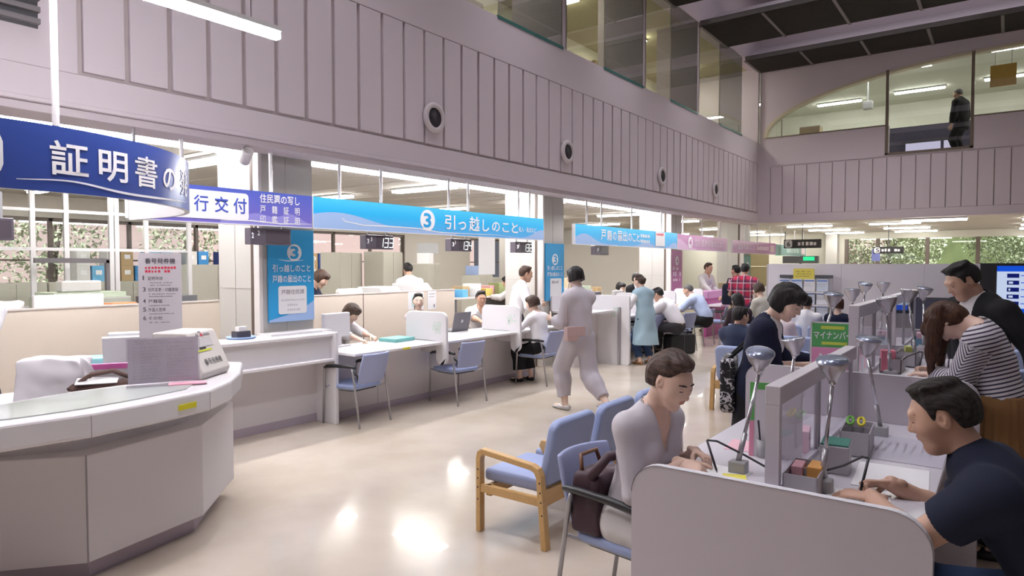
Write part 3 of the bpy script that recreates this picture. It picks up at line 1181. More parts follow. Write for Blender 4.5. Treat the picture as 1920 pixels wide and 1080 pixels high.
def person(label, headpos, heading, sex='f', h=1.6, pose='stand', lean=5, head=(15, 0, 0), seat=0.43, lod=2,
           hands=None, feet=None, skin=None, hair=('short', None), top=None, inner=None, bottom=None, shoes=None,
           fit=True, group=None, handcfg=None, bend=0.0, elbow=None, shoulder=0.0, lanyard=None, bulk=1.0, cat='person'):
    """headpos: world point of the head's centre; heading: degrees, 0 faces +y, 90 faces -x"""
    skin = skin or (SKIN_F if sex == 'f' else SKIN_M)
    vb, vh, vg, vc, vr = {0: (0.008, 0.0035, 0.0033, 0.008, 0.0045), 1: (0.010, 0.005, 0.0048, 0.010, 0.006), 2: (0.014, 0.0075, 0.006, 0.013, 0.009)}[lod]
    hz = headpos[2]
    if fit:
        for _ in range(12):
            J = skeleton(h, sex, pose, lean, head, seat, bend)
            e = hz - J['H'][2]
            if pose == 'sit' :
                h += e * 1.0
            else:
                h += e
            h = min(1.86, max(1.42, h))
    J = skeleton(h, sex, pose, lean, head, seat, bend)
    s = J['s']
    th = R(heading)
    Rz = np.array([[math.cos(th), -math.sin(th), 0], [math.sin(th), math.cos(th), 0], [0, 0, 1]])
    off = Rz @ J['H']
    root = V3(headpos[0] - off[0], headpos[1] - off[1], 0)
    T = thing('person', label, cat, tuple(root), heading, group)

    def loc(p):
        return Rz.T @ (np.asarray(p, float) - root)
    P, Wp, C, N, B, H = (J[k] for k in 'PWCNBH')
    hr, hf, hu = J['hr'], J['hf'], J['hu']
    up, fw = J['up'], J['fw']
    X1 = V3(1, 0, 0)
    fem = sex == 'f'
    shw = (0.155 if fem else 0.188) * s * bulk
    waist, hip, chest = ((0.118, 0.150, 0.128) if fem else (0.138, 0.150, 0.152))
    waist, hip, chest = waist * s * bulk, hip * s * bulk, chest * s * bulk
    # arms
    arms = {}
    hands = hands or {}
    for sd, nm in ((1, 'R'), (-1, 'L')):
        S = N - 0.055 * s * up + sd * shw * X1 + shoulder * s * fw
        tgt = hands.get(nm)
        if tgt is None:
            tgt = S + V3(sd * 0.07, 0.05, -0.53 * s) if pose == 'stand' else P + V3(sd * 0.12, 0.30, 0.06)
        else:
            tgt = loc(tgt)
        hint = (elbow or {}).get(nm, (sd * 0.6, -0.5, -0.7))
        E_, Wr = ik(S, tgt, 0.285 * s, 0.25 * s, hint)
        arms[nm] = (S, E_, Wr, sd)
    legs = {}
    for sd, nm in ((1, 'R'), (-1, 'L')):
        Hj = P + V3(sd * 0.088 * s, 0, -0.03 * s)
        ft = (feet or {}).get(nm)
        if ft is None:
            ft = V3(sd * 0.10, 0.0, 0) if pose == 'stand' else V3(sd * 0.11, 0.44, 0)
        else:
            ft = V3(*ft)
        fd = nrm(V3(sd * 0.15, 1, 0))
        if len(ft) > 3:
            fd = nrm(V3(math.sin(R(ft[3])), math.cos(R(ft[3])), 0)); ft = ft[:3]
        An = ft + V3(0, 0, 0.075 * s)
        K, An = ik(Hj, An, 0.425 * s, 0.415 * s, (0.02 * sd, 1, 0.25 if pose == 'sit' else 0.0))
        legs[nm] = (Hj, K, An, fd, sd)
    J['arms'], J['legs'] = arms, legs

    def torso(e=0.0, k=0.05):
        return [Seg(P - V3(0, 0, 0.02 * s), P + V3(0, 0, 0.05 * s), hip * 0.90 + e, hip * 0.86 + e, X1, 0.72, k),
                Seg(P + V3(0, 0, 0.05 * s), Wp, hip * 0.84 + e, waist + e, X1, 0.74, k),
                Seg(Wp, C, waist + e, chest + e, X1, 0.76, k),
                Seg(C, N - 0.075 * s * up, chest + e, chest * 0.98 + e, X1, 0.70, k),
                Seg(N - 0.05 * s * up + X1 * shw * 0.85, N - 0.05 * s * up - X1 * shw * 0.85, 0.058 * s + e, 0.058 * s + e, fw, 0.95, k),
                Seg(N - 0.03 * s * up, N + 0.02 * s * up, 0.075 * s + e * 0.5, 0.052 * s + e * 0.3, X1, 0.9, 0.04)] + (
                    [Ell(C + 0.03 * s * up + fw * chest * 0.62 + X1 * q * 0.062 * s, (0.052 * s + e * .6, 0.045 * s + e * .6, 0.052 * s + e * .6), k=0.03) for q in (-1, 1)] if fem else [])

    def arm(nm, e=0.0, upto=2.0, k=0.03, r=(0.050, 0.040, 0.036, 0.026)):
        S, E_, Wr, sd = arms[nm]
        rr = [q * s * (1.12 if not fem else 0.96) * bulk + e for q in r]
        out = []
        u1 = min(1, upto)
        m = S + (E_ - S) * u1
        out.append(Seg(S, m, rr[0], rr[0] + (rr[1] - rr[0]) * u1, k=k))
        if upto > 1:
            u2 = upto - 1
            out.append(Seg(E_, E_ + (Wr - E_) * u2, rr[1], rr[2] + (rr[3] - rr[2]) * u2 if u2 > .3 else rr[1], k=0.02))
            if u2 > 0.5:
                out.append(Seg(E_, E_ + (Wr - E_) * 0.4, rr[1], rr[2] + 0.003, k=0.02))
        return out

    def leg(nm, e=0.0, k=0.04, upto=2.0, r=(0.085, 0.058, 0.052, 0.036)):
        Hj, K, An, fd, sd = legs[nm]
        rr = [q * s * bulk + e for q in r]
        out = [Seg(Hj, K, rr[0], rr[1], k=k)]
        if upto > 1:
            d = An - K
            out += [Seg(K, K + d * 0.35, rr[1], rr[2] + 0.006 * s, k=0.03), Seg(K + d * 0.3, K + d * (upto - 1), rr[2] + 0.006 * s, rr[3], k=0.03)]
        return out
    # ---------------- body
    pr = torso(-0.004)
    for nm in 'RL':
        pr += arm(nm) + leg(nm)
        Hj, K, An, fd, sd = legs[nm]
        pr += [Seg(An - V3(0, 0, 0.03 * s) - fd * 0.02 * s, An - V3(0, 0, 0.045 * s) + fd * 0.15 * s, 0.032 * s, 0.024 * s, k=0.02)]
    pr += [Seg(N - 0.02 * s * up, B, 0.050 * s, 0.047 * s, k=0.03)]
    parts = [(*sdf(pr, vb), 0)]
    # head
    hs = (0.97 if fem else 1.0) * (0.45 + 0.55 * s)
    HF = np.stack([hr, hf, hu])

    def hp(x, y, z):
        return H + hs * (x * hr + y * hf + z * hu)
    jw = 0.040 if fem else 0.047
    hd = [Ell(hp(0, -0.014, 0.030), hs * V3(0.074, 0.093, 0.080), HF),
          Ell(hp(0, 0.030, 0.005), hs * V3(0.064, 0.060, 0.072), HF, k=0.03),
          Seg(hp(0, 0.038, -0.020), hp(0, 0.047, -0.078), hs * 0.058, hs * jw, hr, 0.86, k=0.03),
          Ell(hp(0, 0.066, -0.098), hs * V3(0.022, 0.018, 0.016), HF, k=0.02),
          Ell(hp(0.036, 0.058, -0.022), hs * V3(0.028, 0.026, 0.028), HF, k=0.025), Ell(hp(-0.036, 0.058, -0.022), hs * V3(0.028, 0.026, 0.028), HF, k=0.025),
          Ell(hp(0.033, 0.097, 0.012), hs * V3(0.017, 0.012, 0.012), HF, op='s'), Ell(hp(-0.033, 0.097, 0.012), hs * V3(0.017, 0.012, 0.012), HF, op='s'),
          Ell(hp(0.032, 0.077, 0.011), hs * V3(0.017, 0.014, 0.013), HF, k=0.006), Ell(hp(-0.032, 0.077, 0.011), hs * V3(0.017, 0.014, 0.013), HF, k=0.006),
          Seg(hp(0, 0.084, 0.020), hp(0, 0.104, -0.022), hs * 0.009, hs * 0.0125, k=0.012),
          Ell(hp(0.012, 0.095, -0.026), hs * V3(0.009, 0.009, 0.008), HF, k=0.008), Ell(hp(-0.012, 0.095, -0.026), hs * V3(0.009, 0.009, 0.008), HF, k=0.008),
          Ell(hp(0, 0.080, -0.053), hs * V3(0.026, 0.016, 0.016), HF, k=0.012),
          Ell(hp(0.073, -0.006, 0.0), hs * V3(0.010, 0.019, 0.031), HF, k=0.008), Ell(hp(-0.073, -0.006, 0.0), hs * V3(0.010, 0.019, 0.031), HF, k=0.008),
          Ell(hp(0.082, 0.002, 0.004), hs * V3(0.006, 0.009, 0.016), HF, op='s'), Ell(hp(-0.082, 0.002, 0.004), hs * V3(0.006, 0.009, 0.016), HF, op='s'),
          Seg(N - 0.02 * s * up, B + 0.02 * s * hu, 0.051 * s * (1 if fem else 1.12), 0.048 * s * (1 if fem else 1.12), k=0.03)]
    if not fem:
        hd.append(Seg(hp(0.035, 0.085, 0.030), hp(-0.035, 0.085, 0.030), hs * 0.010, hs * 0.010, k=0.02))
    parts.append((*sdf(hd, vh), 0))
    if lod < 2:
        for q in (1, -1):
            parts.append((*sdf([Ell(hp(q * 0.032, 0.086, 0.006), hs * V3(0.0145, 0.0062, 0.0035), HF)], 0.0015), 1))
        parts.append((*sdf([Ell(hp(0.0, 0.0935, -0.0485), hs * V3(0.021, 0.0055, 0.0038), HF, k=0.003), Ell(hp(0.0, 0.0925, -0.0575), hs * V3(0.018, 0.0055, 0.0048), HF, k=0.001)], 0.0015), 2))
    else:
        for q in (1, -1):
            parts.append((*sdf([Ell(hp(q * 0.032, 0.086, 0.008), hs * V3(0.014, 0.007, 0.0045), HF)], 0.004), 1))
    # hands
    cfg = handcfg or {}
    for nm in 'RL':
        S, E_, Wr, sd = arms[nm]
        hc = cfg.get(nm, {})
        fdir = nrm(Wr - E_)
        d = nrm(hc['dir']) if 'dir' in hc else fdir
        pn = V3(*hc['palm']) if 'palm' in hc else (V3(-sd, 0.2, 0) if pose == 'stand' else V3(0, 0, -1))
        pn = nrm(pn - (pn @ d) * d)
        sidev = np.cross(d, pn)                    # across the palm
        tsgn = 1.0 if sidev @ (Rz.T @ V3(*hc['thumb']) if 'thumb' in hc else V3(-sd, 0.4, 0.3)) > 0 else -1.0
        sidev = sidev * tsgn                       # towards the thumb
        cu = hc.get('curl', 25)
        z = s * (1.0 if not fem else 0.92)
        pal = [Seg(Wr - d * 0.03 * z, Wr + d * 0.015 * z, 0.0255 * z, 0.027 * z, sidev, 0.72, 0.012),
               Seg(Wr + d * 0.02 * z, Wr + d * 0.075 * z, 0.030 * z, 0.038 * z, sidev, 0.36, 0.012)]
        for i, (o, L) in enumerate(((0.027, 0.072), (0.0095, 0.080), (-0.0085, 0.075), (-0.026, 0.058))):
            p = Wr + d * (0.080 - 0.004 * abs(i - 1)) * z + sidev * o * z
            dv, a = d + sidev * (o * 1.2), 0.0
            rr = 0.0088 * z
            for j, fr in enumerate((0.42, 0.32, 0.26)):
                a += R(cu * (0.7 if j == 0 else 1.1) * (1 + 0.08 * i))
                dd = nrm(dv * math.cos(a) + pn * math.sin(a))
                q = p + dd * L * fr * z
                pal.append(Seg(p, q, rr, rr * 0.93, k=0.004))
                p, rr = q, rr * 0.92
        p = Wr + d * 0.025 * z + sidev * 0.026 * z + pn * 0.004 * z
        for j, (L, a1) in enumerate(((0.042, 40), (0.032, 28), (0.026, 18))):
            dd = nrm(d * math.cos(R(a1)) + sidev * math.sin(R(a1)) + pn * (0.25 + cu / 90.0 * 0.6))
            q = p + dd * L * z
            pal.append(Seg(p, q, (0.0115 - 0.001 * j) * z, (0.0105 - 0.001 * j) * z, k=0.006))
            p = q
        parts.append((*sdf(pal, vg), 0))
    np_mesh('body', parts, T, [skin, EYED, LIPS])
    # ---------------- hair
    hst, hm = hair
    hm = hm or HBLACK
    if lod < 2:
        br = []
        for q in (1, -1):
            br.append(Seg(hp(q * 0.016, 0.091, 0.031), hp(q * 0.034, 0.088, 0.035), hs * 0.0032, hs * 0.0036, k=0.002))
            br.append(Seg(hp(q * 0.034, 0.088, 0.035), hp(q * 0.050, 0.074, 0.031), hs * 0.0036, hs * 0.002, k=0.002))
        np_mesh('eyebrows', [(*sdf(br, 0.002), 0)], T, [HBLACK])

    def E3(x, y, z, a, b_, c, k=0.02, op='u'):
        return Ell(hp(x, y, z), hs * V3(a, b_, c), HF, k=k, op=op)
    rs = np.random.RandomState(len(PEOPLE) + 3)

    def hcut(fn, rad=0.2):
        return Cut(lambda X: fn(((X - H) @ HF.T) / hs), H, rad)
    def hairline(ys_, zs_, extra=0.0):
        def f(q):
            ds = (np.sqrt(((q - V3(0, -0.014, 0.030)) ** 2 / V3(0.074, 0.093, 0.080) ** 2).sum(-1)) - 1.0) * 0.082
            return q[..., 2] - np.interp(q[..., 1], ys_, zs_) - extra * np.clip(ds, 0, 0.03)
        return hcut(f)
    if hst in ('short', 'crop'):
        t_ = 0.006 if hst == 'crop' else 0.011
        g = [E3(0, -0.015, 0.033, 0.075 + t_, 0.094 + t_, 0.081 + t_), E3(0, -0.050, -0.005, 0.064 + t_ * .6, 0.053 + t_ * .6, 0.06, k=0.02)]
        if hst == 'short':
            g += [E3(0.012, 0.045, 0.098, 0.052, 0.042, 0.022, k=0.025), E3(-0.02, -0.01, 0.112, 0.05, 0.06, 0.018, k=0.03)]
        g.append(hairline([-0.12, -0.048, -0.034, -0.022, 0.006, 0.013, 0.019, 0.029, 0.036, 0.055, 0.075, 0.12], [-0.070, -0.056, -0.012, 0.026, 0.031, 0.014, -0.010, -0.006, 0.036, 0.066, 0.082, 0.092], 1.6 if hst == 'crop' else 1.0))
    elif hst in ('bob', 'long', 'bobtight'):
        lz = {'bob': -0.075, 'bobtight': -0.055, 'long': -0.17}[hst]
        g = [E3(0, -0.014, 0.036, 0.090, 0.108, 0.094), E3(0, -0.045, -0.03, 0.084, 0.076, 0.10, k=0.03),
             E3(0.066, -0.022, -0.030, 0.024, 0.050, 0.085, k=0.02), E3(-0.066, -0.022, -0.030, 0.024, 0.050, 0.085, k=0.02),
             E3(0, 0.058, 0.078, 0.068, 0.044, 0.038, k=0.02)]
        if hst == 'long':
            g.append(Seg(hp(0, -0.06, -0.03), hp(0, -0.085, -0.17), hs * 0.080, hs * 0.060, hr, 0.55, 0.03))
        fz = 0.040 if hst != 'long' else 0.062
        g.append(hairline([-0.12, 0.016, 0.034, 0.050, 0.075, 0.13], [-0.4, -0.4, -0.045, 0.022, fz, fz + 0.002]))
        g.append(hcut(lambda q: np.maximum(q[..., 2] - lz + 0.15 * q[..., 1], -0.3 - q[..., 2])))
    elif hst in ('swept', 'bun', 'pony', 'nape'):
        g = [E3(0, -0.017, 0.036, 0.081, 0.100, 0.087), E3(0, -0.062, 0.0, 0.066, 0.048, 0.066, k=0.03),
             E3(0.018, 0.020, 0.112, 0.044, 0.050, 0.022, k=0.03), E3(-0.02, -0.02, 0.112, 0.050, 0.060, 0.022, k=0.03)]
        if hst == 'swept':
            g += [E3(0, -0.078, -0.030, 0.050, 0.030, 0.050, k=0.03), E3(0.0, -0.085, 0.03, 0.06, 0.036, 0.05, k=0.03)]
        if hst == 'bun':
            g.append(E3(0, -0.125, 0.010, 0.038, 0.036, 0.036, k=0.01))
        if hst == 'pony':
            g.append(Seg(hp(0.02, -0.105, -0.02), hp(0.04, -0.105, -0.15), hs * 0.024, hs * 0.012, k=0.01))
        g.append(hairline([-0.16, -0.055, -0.035, -0.026, 0.012, 0.030, 0.050, 0.078, 0.12], [-0.2 if hst == 'pony' else -0.088, -0.078, -0.045, 0.024, 0.034, 0.034, 0.074, 0.094, 0.100], 0.7))
    else:                                         # 'drape': long hair falling straight down from a bowed head
        dn = V3(0, 0, -1)
        g = [E3(0, -0.014, 0.036, 0.090, 0.108, 0.094), E3(0, -0.050, -0.02, 0.080, 0.070, 0.085, k=0.03)]
        for q in (-1, 1):
            for k_ in range(7):
                y_ = 0.085 - 0.026 * k_
                st = hp(q * (0.070 + 0.008 * math.sin(k_)), y_, 0.045)
                ln = 0.255 - 0.012 * k_ + 0.02 * rs.rand()
                mid = st + dn * ln * 0.55 * hs + q * hr * 0.012
                g.append(Seg(st, mid, hs * 0.034, hs * 0.028, k=0.018))
                g.append(Seg(mid, mid + dn * ln * 0.45 * hs - q * hr * 0.012, hs * 0.028, hs * 0.012, k=0.012))
        g.append(Seg(hp(0, 0.07, 0.07), hp(0, 0.10, 0.03), hs * 0.06, hs * 0.03, k=0.03))
    cell = (95.0, 95.0, 30.0)
    ph = rs.uniform(0, 6, 3)

    def hdisp(X):
        q = ((X - H) @ HF.T)
        return 0.0016 * np.sin(q[..., 0] * 190 + 3 * np.sin(q[..., 1] * 40 + ph[0]) + ph[1]) + 0.0018 * np.sin(q[..., 0] * 70 + q[..., 1] * 60 + q[..., 2] * 25 + ph[2])
    np_mesh('hair', [(*sdf(g, vr, hdisp), 0)], T, [hm])

    # ---------------- clothes
    def cuff(nm, upto):
        S, E_, Wr, sd = arms[nm]
        a, c = (S, E_) if upto <= 1 else (E_, Wr)
        u = upto if upto <= 1 else upto - 1
        p = a + (c - a) * u
        d = nrm(c - a)
        
        def cf(X):
            q = X - p
            t_ = q @ d
            return np.maximum(np.maximum(-t_, t_ - 0.10), np.sqrt(np.maximum((q * q).sum(-1) - t_ * t_, 0)) - (0.105 if upto <= 1 else 0.062))
        return Cut(cf, p, 0.125)

    def garment(name, spec, default_e):
        e = spec.get('e', default_e)
        sl = spec.get('sleeve', 2.0)
        prs = torso(e, 0.05)
        hem = spec.get('hem', 0.0)                 # metres below the pelvis joint
        if hem > 0:
            if pose == 'sit':
                prs += [Seg(P, P - V3(0, 0, 0.05), hip * 0.95 + e, hip * 0.98 + e, X1, 0.80, 0.04)]
            else:
                prs += [Seg(P, P - V3(0, 0, hem + 0.03), hip * 0.93 + e, hip * spec.get('flare', 1.0) + e, X1, spec.get('flat', 0.78), 0.05)]
        if sl > 0:
            for nm in 'RL':
                lo_ = spec.get('loose', 0.0)
                r = spec.get('r', (0.046, 0.041, 0.038, 0.033) if fem else (0.053, 0.046, 0.042, 0.034))
                prs += arm(nm, e * 0.8 + lo_, sl, 0.045, r)
        for q in spec.get('extra', []):
            prs.append(q(J, loc))
        if sl > 0:
            for nm in 'RL':
                prs.append(cuff(nm, sl))
        zc = P - V3(0, 0, hem)
        if hem <= 0:
            prs.append(Cut(lambda X: np.maximum((X - zc)[..., 2], np.maximum(np.abs(X[..., 0]) - hip - e - 0.03, np.abs(X[..., 1]) - 0.19)), P, 0.35))
        elif pose != 'sit':
            prs.append(Cut(lambda X: np.maximum((X - zc)[..., 2], np.abs(X[..., 0]) - hip * max(1.0, spec.get('flare', 1.0)) - e - 0.02), P - V3(0, 0, hem), 0.55))
        nr = spec.get('neck', 0.070)
        nc = N + 0.035 * s * up + 0.012 * s * fw
        prs.append(Ell(nc, (nr * s, nr * s, nr * 0.8 * s), op='s'))
        vd = spec.get('v', 0)
        if vd:
            wdt = spec.get('vw', 0.42)

            def vf(X):
                q = X - (N + 0.02 * s * up)
                a, b_, c = q[..., 0], q @ up, q @ fw
                return np.maximum(np.maximum(np.abs(a) - np.minimum((b_ + vd) * wdt, spec.get('vmax', 0.06)), -b_ - vd), -c)
            prs.append(Cut(vf, N - 0.5 * vd * up + 0.1 * fw, vd * 0.75 + 0.12))
        if spec.get('open'):
            ow = spec['open']

            def of(X):
                q = X - N
                return np.maximum(np.abs(q[..., 0]) - ow * (1 + 0.8 * np.maximum(0, 0.0 - q[..., 2] - 0.25)), 0.02 - (X - P)[..., 1] + (X - P)[..., 2] * math.tan(R(lean)))
            prs.append(Cut(of, C, 0.8))
        o = np_mesh(name, [(*sdf(prs, vc, folds(spec.get('fold', 0.0035), len(PEOPLE) * 7 + len(name))), 0)], T, [spec['m']])
        if spec.get('weave'):
            co = np.empty(len(o.data.vertices) * 3, np.float32); o.data.vertices.foreach_get('co', co); co = co.reshape(-1, 3).astype(float)
            w_ = (co - P) @ up
            for nm in 'RL':
                S, E_, Wr, sd = arms[nm]
                base = 0.0
                for (a_, c_, rr_) in ((S + (E_ - S) * 0.12, E_, 0.082), (E_, Wr, 0.085)):
                    ax = c_ - a_; L_ = np.linalg.norm(ax); ax = ax / L_
                    q = co - a_
                    t_ = q @ ax
                    dd = np.sqrt(np.maximum((q * q).sum(-1) - t_ * t_, 0))
                    ok = (t_ > -0.0) & (t_ < L_ + 0.03) & (dd < rr_)
                    w_ = np.where(ok, base + t_ + 1.1 * np.abs(q @ np.cross(ax, X1 * sd + 0.3 * fw)) * (1.0 if base == 0 else 0.0), w_)
                    base += L_
            at = o.data.attributes.new('weave', 'FLOAT', 'POINT')
            at.data.foreach_set('value', w_.astype(np.float32))
        if spec.get('lab'):
            o['label'] = spec['lab']
        if spec.get('collar'):
            cm = spec['collar']
            a = N + 0.012 * s * up
            ring = MB()
            pts_o, n = [], 20
            rr = 0.062 * s
            for j in range(n + 1):
                t_ = R(-140 + 280 * j / n) + math.pi
                pts_o.append((math.sin(t_), math.cos(t_)))
            vs, fs = [], []
            for j, (sx, cy) in enumerate(pts_o):
                for (ro, zo) in ((1.02, 0.035), (1.10, 0.036), (1.36, -0.012), (1.28, -0.014)):
                    vs.append(a + X1 * sx * rr * ro + fw * (cy * rr * ro * 1.0 + 0.01) + up * zo * s - up * 0.012 * (1 + cy))
            for j in range(n):
                for q in range(4):
                    fs.append((j * 4 + q, j * 4 + (q + 1) % 4, (j + 1) * 4 + (q + 1) % 4, (j + 1) * 4 + q))
            fs += [(3, 2, 1, 0), (n * 4, n * 4 + 1, n * 4 + 2, n * 4 + 3)]
            ring.add([tuple(p) for p in vs], fs)
            ring.build('collar', cm, o, smooth=False, bevel=0.002)
        return o
    if inner:
        garment('shirt', inner, 0.012)
    if top:
        garment(top.get('name', 'shirt'), top, 0.014 if not inner else 0.026)
    if bottom:
        e = bottom.get('e', 0.014)
        if bottom['type'] == 'pants':
            upto = bottom.get('len', 1.95)
            prs = [Seg(P - V3(0, 0, 0.03 * s), P + V3(0, 0, 0.055 * s), hip * 0.92 + e, hip * 0.84 + e, X1, 0.74, 0.04)]
            for nm in 'RL':
                prs += leg(nm, e, 0.05, upto, bottom.get('r', (0.086, 0.064, 0.060, 0.050)))
            for nm in 'RL':
                Hj, K, An, fd, sd = legs[nm]
                d = nrm(An - K); p = K + (An - K) * (upto - 1)
                prs.append(Cut(lambda X, p=p, d=d: np.maximum(-((X - p) @ d), np.sqrt(((X - p) ** 2).sum(-1)) - 0.11), p, 0.12))
            zt = P + V3(0, 0, 0.085 * s)
            prs.append(Cut(lambda X: -(X - zt)[..., 2], zt, 0.3))
            np_mesh('trousers', [(*sdf(prs, vc, folds(0.004, len(PEOPLE) + 50)), 0)], T, [bottom['m']])
        else:
            L = bottom.get('len', 0.5)
            if pose == 'sit':
                prs = [Seg(P - V3(0, 0, 0.03 * s), P + V3(0, 0, 0.055 * s), hip * 0.94 + e, hip * 0.84 + e, X1, 0.76, 0.05)]
                for nm in 'RL':
                    Hj, K, An, fd, sd = legs[nm]
                    prs.append(Seg(Hj, K, 0.092 * s + e, 0.075 * s + e, k=0.09))
                    prs.append(Seg(K, K + (An - K) * bottom.get('drop', 0.35), 0.076 * s + e, 0.080 * s + e, k=0.09))
                    p = K + (An - K) * bottom.get('drop', 0.35); d = nrm(An - K)
                    prs.append(Cut(lambda X, p=p, d=d: np.maximum(-((X - p) @ d), np.sqrt(((X - p) ** 2).sum(-1)) - 0.17), p, 0.18))
            else:
                zt = P + V3(0, 0, 0.10 * s)
                fl = bottom.get('flare', 1.5)
                prs = [Seg(zt, P, waist + e, hip * 0.92 + e, X1, 0.76, 0.05), Seg(P, P - V3(0, 0, L), hip * 0.94 + e, hip * fl + e, X1, 0.80, 0.06)]
                zb = P - V3(0, 0, L - 0.03)
                prs.append(Cut(lambda X: (X - zb)[..., 2], zb, 0.6))
                prs.append(Cut(lambda X: -(X - zt)[..., 2], zt, 0.3))
            npl = bottom.get('pleats', 0)
            if npl:
                def dsp(X):
                    a = np.arctan2(X[..., 1], X[..., 0])
                    f_ = np.clip((P[2] + 0.08 - X[..., 2]) / 0.35, 0.15, 1)
                    return 0.011 * f_ * np.sin(a * npl + 1.2 * np.sin(a * 3))
            else:
                dsp = folds(0.004, len(PEOPLE) + 80)
            np_mesh('skirt', [(*sdf(prs, vc, dsp), 0)], T, [bottom['m']])
    if shoes:
        for nm in 'RL':
            Hj, K, An, fd, sd = legs[nm]
            fo = V3(An[0], An[1], An[2] - 0.075 * s)
            lat = np.cross(fd, V3(0, 0, 1))
            z = s
            q = [Seg(fo - fd * 0.045 * z + V3(0, 0, 0.034 * z), fo + fd * 0.06 * z + V3(0, 0, 0.032 * z), 0.036 * z, 0.038 * z, lat, 1.0, 0.02),
                 Seg(fo + fd * 0.06 * z + V3(0, 0, 0.026 * z), fo + fd * 0.165 * z + V3(0, 0, 0.020 * z), 0.042 * z, 0.030 * z, lat, 0.6, 0.02)]
            fz = fo[2]
            q.append(Cut(lambda X: X[..., 2] - fz - 0.002, fo, 0.3))
            q.append(Cut(lambda X: np.maximum(fz + 0.052 - X[..., 2], np.abs((X - fo) @ fd - 0.0) - 0.055), fo, 0.3))
            np_mesh('shoe', [(*sdf(q, 0.006 if lod < 2 else 0.009), 0)], T, [shoes])
    if lanyard:
        m_ = MB()
        bot = C + fw * (chest * 0.80 + 0.03) - up * 0.02
        for q in (-1, 1):
            m_.tube([N + X1 * q * 0.055 * s - fw * 0.01, N - 0.06 * s * up + X1 * q * 0.06 + fw * (0.085 * s), C + up * 0.05 + X1 * q * 0.025 + fw * (chest * 0.80 + 0.02), bot], 0.004, 6)
        lo = m_.build('lanyard', lanyard, T)
        MB().box(-0.03, 0.03, -0.003, 0.003, -0.085, 0.0, M=Matrix.Translation(tuple(bot))).build('name_badge', PAPER, lo)
    J.update(root=root, Rz=Rz, obj=T, h=h, loc=loc, wrist={k: Rz @ arms[k][2] + root for k in arms})
    PEOPLE.append((label, round(h, 2), J))
    return J
# ================================================================== SIGNS
SIGNB = ramp_mat('sign_blue_print', 'Z', -0.16, 0.16, [(0, (0.12, 0.44, 0.86)), (0.55, (0.03, 0.47, 0.88)), (1, (0.08, 0.60, 0.94))])
SIGNP = ramp_mat('sign_purple_print', 'Z', -0.16, 0.16, [(0, (0.20, 0.16, 0.55)), (1, (0.08, 0.12, 0.50))])
SIGNK = ramp_mat('sign_pink_print', 'Z', -0.16, 0.16, [(0, (0.50, 0.24, 0.46)), (1, (0.50, 0.20, 0.42))])
SIGNG = ramp_mat('sign_green_print', 'Z', -0.16, 0.16, [(0, (0.19, 0.32, 0.30)), (1, (0.16, 0.28, 0.27))])
NAVY = mat('sign_navy_print', (0.035, 0.07, 0.30), 0.3)
HILLB = mat('hill_pale_blue', (0.36, 0.52, 0.82), 0.4)
HILLP = mat('hill_purple', (0.28, 0.26, 0.66), 0.4)
HILLK = mat('hill_pale_pink', (0.66, 0.42, 0.64), 0.4)
RODM = mat('white_rod', (0.82, 0.80, 0.82), 0.3)


def hsign(name, label, cat, x, y0, y1, z0, z1, face, back=None, group=None):
    """hanging sign parallel to the counter, printed side towards +x; origin at its middle"""
    t = thing(name, label, cat, (x, (y0 + y1) / 2, (z0 + z1) / 2), 0, group)
    L, H = (y1 - y0) / 2, (z1 - z0) / 2
    MB().box(-0.05, 0.0, -L, L, -H, H).build('panel', face, t)
    e = MB()
    e.box(-0.055, 0.004, -L - 0.008, -L, -H, H)
    e.box(-0.055, 0.004, -L, L, -H - 0.008, -H)
    e.box(-0.056, -0.05, -L, L, -H, H)
    e.build('edge_trim', RODM, t)
    return t, L, H


def rods(t, ys, ztop, L=0.16):
    for y in ys:
        b = MB()
        b.tube([(-0.025, y, L), (-0.025, y, ztop)], 0.016, 10)
        b.lathe([(0.04, ztop - 0.012), (0.04, ztop)], 14, M=Matrix.Translation((-0.025, y, 0)))
        b.build('hanging_rod', RODM, t, smooth=False)


def hill(t, pts, m, x=0.0015, name='printed_hill'):
    b = MB()
    n = len(pts) // 2
    b.add([(x, p[0], p[1]) for p in pts], [tuple(range(len(pts)))])
    return b.build(name, m, t)


def disc(t, y, z, r, m, x=0.003, name='number_disc', ry=1.0):
    b = MB()
    n = 36
    b.add([(x, y + r * ry * math.cos(2 * math.pi * k / n), z + r * math.sin(2 * math.pi * k / n)) for k in range(n)], [tuple(range(n))])
    return b.build(name, m, t)


def swoosh(t, pts, w, m, x=0.0028):
    b = MB()
    vs, fs = [], []
    n = len(pts)
    for i, (y, z) in enumerate(pts):
        q = w * math.sin(math.pi * (i + 0.3) / (n - 0.4))
        vs += [(x, y, z - q), (x, y, z + q)]
    for i in range(n - 1):
        fs.append((2 * i, 2 * i + 2, 2 * i + 3, 2 * i + 1))
    b.add(vs, fs)
    return b.build('printed_swoosh', m, t)


def hilltop(y0, y1, base, f, n=24):
    return [(y0, base)] + [(y1, base)] + [(y1 + (y0 - y1) * k / n, f(y1 + (y0 - y1) * k / n)) for k in range(n + 1)]


YV, ZV = (0, 1, 0), (0, 0, 1)
XS = -5.55
